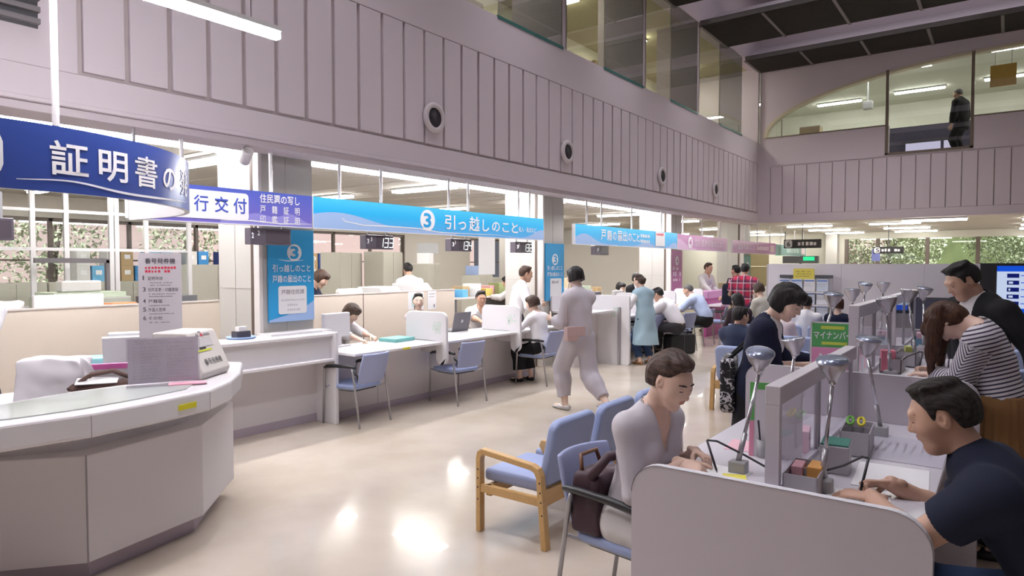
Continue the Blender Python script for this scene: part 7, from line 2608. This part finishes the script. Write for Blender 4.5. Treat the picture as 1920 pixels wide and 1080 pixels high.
# shelf behind the clerk with a lanyard
t = thing('open_shelf', 'open shelf with boxes behind the clerk wearing a lanyard', 'shelf', (-6.9, 15.5, 0), 90)
for z in (0.1, 0.6, 1.0, 1.35, 1.62):
    MB().box(-0.55, 0.55, -0.2, 0.2, z, z + 0.025).build('shelf_board', BEIGE, t)
for sx in (-0.56, 0.54):
    MB().box(sx, sx + 0.02, -0.2, 0.2, 0, 1.65).build('side', BEIGE, t)
for k, (dy, z, w, h, m_, cn) in enumerate(((-0.25, 1.645, 0.36, 0.22, CARD, 'brown carton on top of the open shelf'), (-0.3, 1.375, 0.3, 0.18, PAPER, 'white carton on the upper open shelf'), (0.1, 1.375, 0.3, 0.2, WHT, 'pale carton beside another on the upper open shelf'), (-0.28, 1.025, 0.34, 0.24, mat('printer_white', (0.70, 0.69, 0.69), 0.4), 'white machine on the middle open shelf'), (0.2, 1.025, 0.3, 0.22, DGREY, 'dark box on the middle open shelf'))):
    sbox('carton', cn, 'box', (-6.9, 15.5 + dy, z), (0.3, w, h), 0, m_)
sbox('flower_box', 'tan basket on the counter right of the clerk wearing a lanyard', 'basket', (-5.75, 16.9, 1.02), (0.25, 0.45, 0.12), 0, CARDP)
sbox('side_table', 'pale stand under the tan basket beyond the pink counter', 'stand', (-5.75, 16.9, 0), (0.3, 0.5, 1.02), 0, LGREY)

# ================================================================== UPPER ROOM CONTENTS
t = thing('cabinet_row', 'dark partition with a bright window behind the arched upper window', 'partition', (-1.35, 21.0, 4.2))  # reflection in the arch glass, built as a dark slab with glowing rectangles
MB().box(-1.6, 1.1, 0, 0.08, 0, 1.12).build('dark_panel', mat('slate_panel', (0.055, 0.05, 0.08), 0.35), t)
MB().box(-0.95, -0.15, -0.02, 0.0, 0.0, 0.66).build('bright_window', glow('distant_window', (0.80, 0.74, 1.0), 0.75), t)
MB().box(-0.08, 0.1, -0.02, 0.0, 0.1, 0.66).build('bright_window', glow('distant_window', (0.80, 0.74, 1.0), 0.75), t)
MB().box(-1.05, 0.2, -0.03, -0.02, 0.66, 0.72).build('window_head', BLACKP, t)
t = tag(MB().box(-0.24, 0.24, 0, 0.02, -0.24, 0.24).build('yellow_board', mat('ochre_board', (0.55, 0.36, 0.08), 0.6)), 'ochre yellow square notice hanging in the upper room window', 'notice')
t.location = (-0.18, 18.75, 5.85)
MB().tube([(-0.15, 0.01, 0.24), (-0.15, 0.01, 0.90)], 0.006, 6).build('hanging_wire', STEEL, t)
MB().tube([(0.15, 0.01, 0.24), (0.15, 0.01, 0.90)], 0.006, 6).build('hanging_wire', STEEL, t)
sbox('storage_box', 'pale cardboard box in the left corner of the upper room', 'box', (-4.3, 19.2, 4.2), (0.5, 0.4, 1.05), 0, CARDP)
t = thing('projector', 'grey projector bracket hanging in the upper room behind the arch', 'projector', (-3.2, 20.8, 6.0))
MB().box(-0.12, 0.12, -0.1, 0.1, -0.12, 0.1).build('projector_body', GREY, t, bevel=0.02)
MB().tube([(0, 0, 0.1), (0, 0, 0.75)], 0.02, 8).build('hanging_rod', GREY, t)

# ================================================================== OUTSIDE
LEAF = mat('tree_leaf', (0.42, 0.48, 0.30), 0.7, var=0.4, vscale=3)
LEAF2 = mat('tree_leaf_pale', (0.56, 0.60, 0.40), 0.7, var=0.4, vscale=3)
TRUNK = mat('tree_trunk', (0.10, 0.075, 0.05), 0.9)


def tree(label, loc, rad, h, n, m, seed):
    r = np.random.RandomState(seed)
    t = thing('tree', label, 'tree', loc)
    d = r.normal(size=(n, 3)); d /= np.linalg.norm(d, axis=1)[:, None]
    c = d * (r.uniform(0.25, 1, n) ** 0.5)[:, None] * np.array([rad, rad * 0.7, h * 0.45]) + np.array([0, 0, h * 0.58])
    a = r.normal(size=(n, 3)); a /= np.linalg.norm(a, axis=1)[:, None]
    b_ = np.cross(a, r.normal(size=(n, 3))); b_ /= np.linalg.norm(b_, axis=1)[:, None]
    s = r.uniform(0.035, 0.09, n)[:, None]
    vs = np.stack([c - a * s, c + b_ * s * 0.5, c + a * s, c - b_ * s * 0.5], 1).reshape(-1, 3)
    fs = np.arange(4 * n).reshape(-1, 4)
    np_mesh('foliage', [(vs, fs, 0)], t, [m])
    b = MB(); b.tube([(0, 0, -0.3), (0.1, 0, h * 0.3), (0.0, 0.1, h * 0.62)], [0.16, 0.12, 0.06], 10)
    b.tube([(0.05, 0, h * 0.3), (0.6, 0.1, h * 0.6)], [0.08, 0.03], 8)
    b.build('trunk', TRUNK, t, smooth=True)


tree('leafy tree outside the far windows behind the white partition', (-4.3, 33.3, 0), 2.4, 5.5, 11000, LEAF2, 1)
tree('dark leafy tree outside the far windows above the man in the suit', (0.9, 35.0, 0), 2.8, 6.0, 13000, LEAF, 2)
tree('leafy tree outside the far windows at the right', (6.0, 33.5, 0), 2.5, 5.5, 11000, LEAF, 3)
tree('pale tree outside the back windows at the left of the office', (-18.2, 6.2, 0), 1.8, 4.6, 2600, LEAF2, 4)
tree('pale bush outside the back windows left of the near column', (-18.6, 9.6, 0), 1.5, 4.0, 1800, LEAF2, 5)
tag(MB().box(-26, -25, -6, 30, -0.3, 9).build('neighbour_building', mat('pink_stucco', (0.80, 0.58, 0.55), 0.8)), 'pink walled building outside the left back windows', 'building')
tag(MB().box(-12, -4.6, 36, 37, -0.3, 8).build('neighbour_building', mat('pink_stucco', (0.80, 0.58, 0.55), 0.8)), 'pink walled building outside the far windows behind the direction sign', 'building')
t = tag(MB().box(-30, 30, 40, 41, -0.3, 7).build('hedge_bank', mat('green_bank', (0.20, 0.25, 0.10), 0.9, var=0.5, vscale=1.5)), 'green bank of planting far beyond the far windows', 'hedge')
sun_d = bpy.data.lights.new('sun', 'SUN'); sun_d.energy = 8.0; sun_d.angle = 0.02
sun = bpy.data.objects.new('sun', sun_d); COL.objects.link(sun); sun.rotation_euler = (R(38), 0, R(38))
# ================================================================== PEOPLE
C_WHITE = cloth('white_shirt_cotton', (0.78, 0.76, 0.78))
C_GREY = cloth('heather_grey_knit', (0.56, 0.53, 0.57), 0.9, 0.5, 700)
C_LGREY = cloth('pale_grey_cotton', (0.70, 0.68, 0.68))
C_NAVYT = cloth('navy_tshirt_cotton', (0.018, 0.022, 0.042), 0.9)
C_DENIM = cloth('dark_denim', (0.035, 0.06, 0.13))
C_BLACK = cloth('black_suit_wool', (0.010, 0.010, 0.012), 0.8)
C_NAVY = cloth('navy_knit', (0.014, 0.017, 0.040), 0.9)
C_CHAR = cloth('charcoal_trousers', (0.045, 0.042, 0.048))
C_LILAC = cloth('pale_lilac_grey', (0.60, 0.56, 0.60), 0.8)
C_LILAC2 = cloth('lilac_grey_trousers', (0.50, 0.465, 0.51), 0.8)
C_LBLUE = cloth('light_blue_shirt', (0.46, 0.54, 0.74))
C_TEALB = cloth('pale_teal_shawl', (0.36, 0.50, 0.58))
C_OCHRE = cloth('ochre_skirt', (0.26, 0.135, 0.055), 0.85)
C_BSKIRT = cloth('black_skirt', (0.014, 0.013, 0.015))
C_NSUIT = cloth('navy_suit', (0.035, 0.045, 0.085))
C_PINKB = cloth('pale_pink_blouse', (0.66, 0.56, 0.58))
C_STRIPE = stripe_mat('striped_blouse', (0.64, 0.61, 0.64), (0.045, 0.04, 0.075), 46, 0.40)
C_PLAID = plaid_mat('red_plaid_shirt')
C_BEIGE = cloth('beige_trousers', (0.42, 0.36, 0.24))
S_BLACK = mat('black_shoe', (0.012, 0.012, 0.013), 0.35)
S_SILVER = mat('silver_shoe', (0.60, 0.58, 0.58), 0.35, 0.3)
S_TAN = mat('tan_shoe', (0.34, 0.17, 0.07), 0.5)
S_BEIGE = mat('beige_shoe', (0.5, 0.42, 0.36), 0.5)
LANY = mat('blue_lanyard', (0.05, 0.08, 0.40), 0.6)

PD = (0, 0, -1)
# woman in grey writing, seated desk
person('woman in a light grey sweater seated writing at the near desk', (-1.135, 2.66, 1.108), -103, 'f', 1.60, 'sit', 9, (26, -2, 0), 0.40, 0,
       hands={'R': (-1.06, 2.60, 0.785), 'L': (-1.08, 2.80, 0.785)},
       handcfg={'R': {'dir': (0.1, 0.97, -0.1), 'palm': (-0.55, 0.0, -0.8), 'curl': 42, 'thumb': (0.2, 1, 0.4)}, 'L': {'dir': (0.35, 0.93, -0.06), 'palm': (0.3, 0, -0.9), 'curl': 30, 'thumb': (0.3, -0.8, 0)}},
       elbow={'R': (0.35, -0.4, -0.85), 'L': (-0.35, -0.4, -0.85)},
       hair=('swept', HBROWN_S), skin=SKIN_F, top=dict(name='sweater', m=C_GREY, sleeve=1.36, hem=0.05, v=0.17, vw=0.38, neck=0.066, fold=0.003),
       bottom=dict(type='skirt', m=C_LGREY, drop=0.5), shoes=S_BEIGE)
# man in the navy T-shirt
person('man in a dark navy T-shirt seated writing at the near desk', (-0.165, 2.63, 1.095), 90, 'm', 1.72, 'sit', 30, (20, 4, 0), 0.45, 0,
       hands={'R': (-0.33, 2.80, 0.79), 'L': (-0.37, 2.63, 0.78)},
       handcfg={'R': {'dir': (-0.25, 0.95, -0.1), 'palm': (-0.5, 0.0, -0.8), 'curl': 44, 'thumb': (-0.9, 0.4, 0.4)}, 'L': {'dir': (0.2, 0.95, -0.08), 'palm': (0.1, 0, -1), 'curl': 14, 'thumb': (0, 1, 0.1)}},
       elbow={'R': (0.5, -0.3, -0.8), 'L': (-0.3, 0.5, -0.8)}, bulk=1.06,
       hair=('short', HBLACK_C), top=dict(name='t_shirt', m=C_NAVYT, sleeve=0.62, loose=0.012, hem=0.05, neck=0.066, fold=0.004),
       bottom=dict(type='pants', m=C_DENIM), shoes=S_BLACK)
# man in the black suit
person('man in a black suit and white shirt standing with bowed head at the right', (-0.242, 5.36, 1.49), 135, 'm', 1.72, 'stand', 2, (30, -14, 0), lod=0,
       hands={'R': (-0.22, 5.50, 0.86), 'L': (0.18, 5.08, 0.86)}, hair=('short', HBLACK), bulk=1.06,
       inner=dict(m=C_WHITE, sleeve=1.97, neck=0.056, collar=C_WHITE, hem=0.0), top=dict(name='suit_jacket', m=C_BLACK, sleeve=1.94, hem=0.24, v=0.38, vw=0.27, neck=0.066, flare=1.02, fold=0.003),
       bottom=dict(type='pants', m=C_BLACK), shoes=S_BLACK)
# striped blouse woman bending
person('woman in a striped blouse and ochre skirt bending over the standing desk', (-0.275, 4.56, 1.262), 84, 'f', 1.56, 'stand', 14, (78, -6, 0), lod=0,
       hands={'R': (-0.36, 4.80, 0.965), 'L': (-0.36, 4.60, 0.955)}, fit=False, elbow={'R': (0.5, -0.2, -0.8), 'L': (-0.5, -0.2, -0.8)},
       handcfg={'R': {'dir': (-0.2, 0.95, -0.1), 'palm': (-0.5, 0, -0.8), 'curl': 42, 'thumb': (-0.9, 0.3, 0.4)}, 'L': {'dir': (0.1, 0.98, -0.05), 'palm': (0, 0, -1), 'curl': 16, 'thumb': (0, 1, 0)}},
       hair=('drape', HCHEST), top=dict(name='blouse', weave=True, m=C_STRIPE, sleeve=1.70, loose=0.014, e=0.016, hem=0.0, neck=0.07, fold=0.005),
       bottom=dict(type='skirt', m=C_OCHRE, len=0.55, flare=1.75, pleats=26, e=0.028), shoes=S_BLACK, skin=SKIN_F)
# woman in the navy cardigan
person('woman in a navy cardigan with black bobbed hair standing at the standing desk', (-1.10, 4.36, 1.368), -84, 'f', 1.58, 'stand', 11, (33, -14, 0), lod=0,
       hands={'R': (-0.99, 4.50, 0.965), 'L': (-0.98, 4.72, 0.965)}, elbow={'R': (0.4, -0.5, -0.7), 'L': (-0.4, -0.5, -0.7)},
       handcfg={'R': {'dir': (0.1, 0.98, -0.1), 'palm': (-0.2, 0, -1), 'curl': 30, 'thumb': (-1, 0.3, 0)}, 'L': {'dir': (0, 1, 0), 'palm': (0, 0, -1), 'curl': 15}},
       hair=('bob', HBLACK), inner=dict(m=C_WHITE, sleeve=0.0, hem=0.06, neck=0.064), top=dict(name='cardigan', m=C_NAVY, sleeve=1.85, e=0.02, hem=0.14, open=0.085, neck=0.074, fold=0.004),
       bottom=dict(type='skirt', m=C_BSKIRT, len=0.48, flare=1.25), shoes=S_BLACK, skin=SKIN_F)
# tote bag on her shoulder
PATT = blotch_mat('black_white_flower_print', (0.012, 0.011, 0.014), (0.62, 0.60, 0.63), 26, 0.55)
t = thing('tote_bag', 'black tote bag with white flower pattern hanging from the navy cardigan woman', 'bag', (-1.46, 4.37, 0.64), -76)
b = MB()
b.prism(rrect(-0.16, 0.17, 0.0, 0.36, 0.10, 6, (1, 1, 0, 0)), -0.045, 0.045, 'y')
b.build('bag_body', PATT, t, bevel=0.02, seg=3)
MB().tube([(-0.12, 0.0, 0.35), (-0.05, 0.11, 0.47), (0.0, 0.20, 0.53), (0.05, 0.13, 0.47), (0.13, 0.0, 0.35)], 0.011, 8).build('strap', cloth('black_strap', (0.012, 0.012, 0.014)), t, smooth=True)

# walking woman
person('woman in pale grey walking past the counter with a pink shoulder bag', (-3.80, 6.28, 1.462), 70, 'f', 1.62, 'stand', 3, (8, -5, 0), lod=1,
       hands={'L': (-4.06, 6.20, 1.0), 'R': (-4.05, 6.62, 1.0)}, elbow={'L': (-0.2, -1, -0.5), 'R': (0.1, -1, -0.3)}, feet={'L': (-0.07, 0.16, 0), 'R': (0.08, -0.36, 0.07)},
       hair=('bobtight', HBLACK), skin=SKIN_P, top=dict(name='blouse', m=C_LILAC, sleeve=1.55, loose=0.012, e=0.026, hem=0.0, neck=0.066, fold=0.006),
       bottom=dict(type='pants', m=C_LILAC2, len=1.80, e=0.026, r=(0.088, 0.072, 0.066, 0.046)), shoes=S_SILVER)
t = thing('shoulder_bag', 'small pale pink shoulder bag worn by the walking woman in grey', 'bag', (-3.70, 6.10, 0.79), 66)
MB().box(-0.04, 0.04, -0.11, 0.11, 0.0, 0.15, M=Matrix.Rotation(R(90), 4, 'Z')).build('bag_body', mat('blush_leather', (0.60, 0.43, 0.42), 0.45), t, bevel=0.012)
MB().box(-0.115, 0.115, -0.046, -0.04, 0.05, 0.152).build('flap', mat('blush_leather', (0.60, 0.43, 0.42), 0.45), t, bevel=0.004)
MB().tube([(-0.10, 0.0, 0.14), (-0.085, 0.02, 0.32), (-0.03, 0.08, 0.52), (0.04, 0.16, 0.60)], 0.007, 8).build('strap', mat('blush_strap', (0.52, 0.40, 0.40), 0.5), t, smooth=True)

# seated customer in the black skirt
person('woman in a white blouse and black skirt seated at the service counter', (-5.16, 7.42, 1.02), 82, 'f', 1.58, 'sit', 10, (12, 15, 0), 0.44, 1,
       hands={'R': (-5.42, 7.55, 0.76), 'L': (-5.42, 7.28, 0.76)}, hair=('bobtight', HBROWN), top=dict(name='blouse', m=C_WHITE, sleeve=1.9, e=0.020, hem=0.05, neck=0.066, fold=0.005),
       bottom=dict(type='skirt', m=C_BSKIRT, drop=0.7), shoes=S_BLACK, feet={'L': (-0.09, 0.30, 0), 'R': (0.09, 0.26, 0)})
# clerks behind the seated counter
person('clerk with a brown bob in a white blouse writing behind the service counter', (-6.08, 5.09, 1.03), -78, 'f', 1.58, 'sit', 14, (38, 8, 0), 0.45, 1,
       hands={'R': (-5.68, 4.92, 0.755), 'L': (-5.66, 5.12, 0.755)}, hair=('bob', HBROWN), top=dict(name='blouse', m=C_WHITE, sleeve=1.4, e=0.02, hem=0.05, neck=0.066, v=0.08, fold=0.005), lanyard=LANY,
       bottom=dict(type='pants', m=C_CHAR), shoes=S_BLACK)
person('clerk with dark hair tied back in a pale pink blouse behind the service counter', (-6.32, 6.42, 1.022), -120, 'f', 1.58, 'sit', 4, (-2, -8, 0), 0.45, 1,
       hands={'R': (-6.0, 6.2, 0.76), 'L': (-6.0, 6.45, 0.76)}, hair=('pony', HBLACK), top=dict(name='blouse', m=C_PINKB, sleeve=1.9, hem=0.05, neck=0.064), skin=SKIN_P,
       bottom=dict(type='pants', m=C_CHAR), shoes=S_BLACK)
person('clerk in a white open collar shirt sitting behind the laptop', (-6.30, 7.72, 1.012), -128, 'm', 1.68, 'sit', 6, (6, 4, 0), 0.45, 1,
       hands={'R': (-5.95, 7.35, 0.76), 'L': (-5.9, 7.55, 0.76)}, hair=('short', HBLACK), top=dict(name='shirt', m=C_WHITE, sleeve=1.0, loose=0.012, hem=0.05, v=0.10, vw=0.5, neck=0.062, collar=C_WHITE),
       bottom=dict(type='pants', m=C_CHAR), shoes=S_BLACK)
# office staff farther back
person('clerk in a white shirt walking to the right in front of the second column', (-5.87, 8.27, 1.455), -40, 'm', 1.62, 'stand', 10, (10, 0, 0), lod=2, hair=('short', HBROWN),
       hands={'R': (-5.62, 8.30, 1.0), 'L': (-5.98, 8.55, 0.95)}, top=dict(name='shirt', m=C_WHITE, sleeve=1.9, hem=0.0, neck=0.062, collar=C_WHITE, loose=0.008), bottom=dict(type='pants', m=C_CHAR), shoes=S_BLACK)
person('clerk in a dark navy dress looking down beside the near column sign', (-7.34, 5.63, 1.412), -58, 'f', 1.56, 'stand', 16, (34, 0, 0), lod=2, hair=('bobtight', HBROWN),
       hands={'R': (-7.2, 5.75, 1.0), 'L': (-7.3, 6.0, 1.0)}, top=dict(name='dress_top', m=C_NAVY, sleeve=1.0, hem=0.05, neck=0.07), bottom=dict(type='skirt', m=C_NAVY, len=0.5, flare=1.2), shoes=S_BLACK)
person('black haired clerk seated low behind the white copier', (-8.75, 8.63, 1.50), 60, 'm', 1.66, 'stand', 10, (20, 0, 0), lod=2, hair=('short', HBLACK),
       top=dict(name='shirt', m=C_WHITE, sleeve=1.9, hem=0.0, neck=0.064), bottom=dict(type='pants', m=C_CHAR), shoes=S_BLACK)
person('stooping clerk in a pale shirt at the grey work table behind the laptop clerk', (-7.75, 10.3, 1.16), 100, 'm', 1.62, 'stand', 48, (30, 0, 0), lod=2, hair=('short', HBLACK), fit=False,
       hands={'R': (-8.0, 10.5, 0.98), 'L': (-8.0, 10.1, 0.98)}, top=dict(name='shirt', m=C_LGREY, sleeve=1.9, hem=0.0, neck=0.064), bottom=dict(type='pants', m=C_CHAR), shoes=S_BLACK)
# customers and clerks farther along
person('woman with a long pale teal shawl standing at the far service counter', (-4.80, 9.95, 1.315), 62, 'f', 1.56, 'stand', 8, (18, 10, 0), lod=1, hair=('bun', HBROWN),
       hands={'R': (-5.0, 10.2, 0.95), 'L': (-5.0, 9.8, 0.98)}, inner=dict(m=C_WHITE, sleeve=1.9, e=0.02, hem=0.05, neck=0.064),
       top=dict(name='shawl', m=C_TEALB, sleeve=0.0, e=0.034, hem=0.44, flare=1.55, flat=0.85, neck=0.075, fold=0.010, open=0.07), bottom=dict(type='pants', m=C_DENIM, len=1.85), shoes=S_TAN)
person('clerk in a black vest over a white blouse behind the far counter', (-5.72, 11.72, 1.33), -125, 'f', 1.55, 'stand', 0, (4, -10, 0), lod=2, hair=('bobtight', HBLACK),
       inner=dict(m=C_WHITE, sleeve=0.9, hem=0, neck=0.06), top=dict(name='vest', m=C_BLACK, sleeve=0.75, hem=0.1, v=0.26, vw=0.30, neck=0.072), bottom=dict(type='skirt', m=C_BSKIRT, len=0.5, flare=1.1), shoes=S_BLACK)
person('man in a white shirt with grey trousers leaning over the far seated counter', (-5.03, 11.16, 1.062), 86, 'm', 1.70, 'sit', 34, (24, 10, 0), 0.44, 1,
       hands={'R': (-5.35, 11.35, 0.77), 'L': (-5.3, 10.95, 0.77)}, hair=('short', HBLACK), top=dict(name='shirt', m=C_WHITE, sleeve=1.0, loose=0.015, hem=-0.03, neck=0.062, collar=C_WHITE, e=0.016), bulk=1.05,
       bottom=dict(type='pants', m=C_CHAR), shoes=S_BLACK)
person('man in a light blue shirt with greying hair leaning over the far seated counter', (-5.13, 12.83, 1.085), 84, 'm', 1.70, 'sit', 32, (26, 6, 0), 0.44, 1,
       hands={'R': (-5.42, 13.0, 0.77), 'L': (-5.4, 12.65, 0.77)}, hair=('crop', HGREY), top=dict(name='shirt', m=C_LBLUE, sleeve=1.0, loose=0.015, hem=-0.03, neck=0.062, collar=C_LBLUE, e=0.016), bulk=1.04,
       bottom=dict(type='pants', m=C_BSKIRT), shoes=S_BLACK)
person('clerk with dark hair facing the man in the white shirt across the counter', (-6.3, 12.2, 1.13), -100, 'f', 1.58, 'sit', 8, (16, 0, 0), 0.45, 2, hair=('bobtight', HBLACK),
       hands={'R': (-6.0, 12.0, 0.76), 'L': (-6.0, 12.3, 0.76)}, top=dict(name='blouse', m=C_WHITE, sleeve=1.9, hem=0.03), bottom=dict(type='pants', m=C_CHAR), shoes=S_BLACK)
person('clerk in a white coat wearing a blue lanyard behind the pink counter', (-5.72, 15.55, 1.515), -110, 'm', 1.68, 'stand', 4, (8, 5, 0), lod=2, hair=('short', HBROWN), lanyard=LANY,
       hands={'R': (-5.5, 15.2, 0.95), 'L': (-5.5, 15.6, 0.95)}, top=dict(name='shirt', m=C_LGREY, sleeve=1.9, hem=0.1, v=0.1, neck=0.062), bottom=dict(type='pants', m=C_CHAR), shoes=S_BLACK)
person('man in a red plaid short sleeved shirt standing with his back to the hall', (-4.17, 13.35, 1.494), 5, 'm', 1.64, 'stand', 2, (6, 0, 0), lod=1, hair=('short', HBLACK),
       hands={'R': (-3.88, 13.34, 0.72), 'L': (-4.46, 13.4, 0.80)}, top=dict(name='shirt', m=C_PLAID, sleeve=0.75, loose=0.014, e=0.02, hem=0.06, neck=0.062, collar=C_PLAID), bottom=dict(type='pants', m=C_DENIM), shoes=S_BLACK)
t = thing('waist_jacket', 'grey jacket tied round the waist of the man in the plaid shirt', 'jacket', (-4.17, 13.35, 0.60), 5)
crumple((0, -0.09, 0), (0.42, 0.12, 0.26), 'jacket_body', cloth('slate_jacket', (0.13, 0.135, 0.155)), t, amp=0.02, seed=31)
person('man facing left beside the man in the red plaid shirt', (-4.55, 13.95, 1.465), 62, 'm', 1.62, 'stand', 2, (4, 0, 0), lod=2, hair=('short', HBLACK),
       hands={'R': (-4.42, 14.2, 0.85), 'L': (-4.80, 13.8, 0.9)}, top=dict(name='shirt', m=C_PLAID, sleeve=0.75, loose=0.014, hem=0.06), bottom=dict(type='pants', m=C_BEIGE), shoes=S_BLACK)
t = thing('backpack', 'dark navy backpack hanging between the two standing men', 'bag', (-4.46, 13.32, 0.80), 20)
crumple((0, 0, 0), (0.30, 0.16, 0.42), 'bag_body', cloth('navy_nylon', (0.022, 0.024, 0.045)), t, amp=0.02, seed=32)
MB().tube([(-0.06, 0, 0.40), (-0.03, 0, 0.52), (0.05, 0.02, 0.52), (0.07, 0, 0.40)], 0.012, 8).build('strap', C_NAVY, t)
person('dark haired woman in a cream top seated by the white partition edge', (-3.52, 12.02, 1.16), 60, 'f', 1.50, 'sit', 4, (14, 0, 0), 0.42, lod=2, hair=('bobtight', HBROWN),
       top=dict(name='blouse', m=cloth('cream_blouse', (0.62, 0.60, 0.52)), sleeve=0.9, hem=0.05), bottom=dict(type='skirt', m=C_BSKIRT, drop=0.5), shoes=S_BLACK)
chair((-3.46, 11.95, 0), 60, 'blue visitor chair under the woman in a cream top by the white partition')
# waiting people
person('man in a navy suit seated on the wooden armed bench', (-2.42, 7.60, 0.985), -12, 'm', 1.66, 'sit', -4, (4, -16, 0), 0.36, 1, hair=('short', HBLACK),
       inner=dict(m=C_WHITE, sleeve=1.0, neck=0.056, collar=C_WHITE, hem=0), top=dict(name='suit_jacket', m=C_NSUIT, sleeve=1.93, hem=0.05, v=0.3, vw=0.26, neck=0.068), bottom=dict(type='pants', m=C_NSUIT), shoes=S_BLACK)
person('person in a white shirt seated before the leaflet rack, back to the camera', (-2.44, 10.80, 1.0), 2, 'm', 1.64, 'sit', -4, (4, 0, 0), 0.36, 2, hair=('short', HBLACK),
       top=dict(name='shirt', m=C_WHITE, sleeve=1.9, hem=0.05, neck=0.062, collar=C_WHITE), bottom=dict(type='pants', m=C_CHAR), shoes=S_BLACK)
person('woman with a chestnut bob in navy seated right of the leaflet rack', (-2.01, 10.82, 0.975), -4, 'f', 1.60, 'sit', -4, (6, 0, 0), 0.36, 2, hair=('bob', HCHEST),
       top=dict(name='top', m=C_NAVY, sleeve=1.9, hem=0.05, neck=0.075), bottom=dict(type='pants', m=C_CHAR), shoes=S_BLACK)
person('bowed person in a white shirt seated behind the navy cardigan woman', (-2.42, 9.35, 0.93), 5, 'f', 1.56, 'sit', 18, (40, 0, 0), 0.36, 2, hair=('short', HBLACK),
       top=dict(name='shirt', m=C_PINKB, sleeve=1.9, hem=0.05, neck=0.062), bottom=dict(type='pants', m=C_CHAR), shoes=S_BLACK)
person('dark haired woman in dark clothes seated in front of the two standing men', (-3.35, 10.35, 0.98), 30, 'f', 1.56, 'sit', 6, (20, 20, 0), 0.42, 2, hair=('long', HBLACK),
       top=dict(name='top', m=cloth('dark_plum_top', (0.045, 0.03, 0.038)), sleeve=1.9, hem=0.05), bottom=dict(type='skirt', m=C_BEIGE, drop=0.6), shoes=S_BLACK)
c = chair((-3.30, 10.22, 0), 30, 'blue visitor chair under the dark haired woman in front of the two standing men')
# staff member cut by the left edge
person('staff member in a white shirt and dark trousers cut off by the left edge', (-5.64, 1.43, 1.50), -75, 'm', 1.70, 'stand', 0, (5, 0, 0), lod=1, hair=('short', HBLACK),
       hands={'L': (-5.36, 1.34, 0.88), 'R': (-5.38, 1.15, 0.92)}, elbow={'L': (-0.9, -0.4, -0.6)}, top=dict(name='shirt', m=C_WHITE, sleeve=1.35, loose=0.014, hem=0.0, neck=0.062), bottom=dict(type='pants', m=C_CHAR), shoes=S_BLACK)
# man upstairs
person('man in a dark suit standing behind the arched upper window', (-1.07, 19.6, 5.72), 60, 'm', 1.70, 'stand', 4, (12, 0, 0), lod=2, hair=('crop', HGREY), fit=False,
       inner=dict(m=C_WHITE, sleeve=1.0, neck=0.056, hem=0), top=dict(name='suit_jacket', m=C_BLACK, sleeve=1.93, hem=0.22, v=0.3, vw=0.25), bottom=dict(type='pants', m=C_BLACK), shoes=S_BLACK)
PEOPLE[-1][2]['obj'].location.z = 4.2
print('PEOPLE', [(a[:28], b) for a, b, c in PEOPLE])
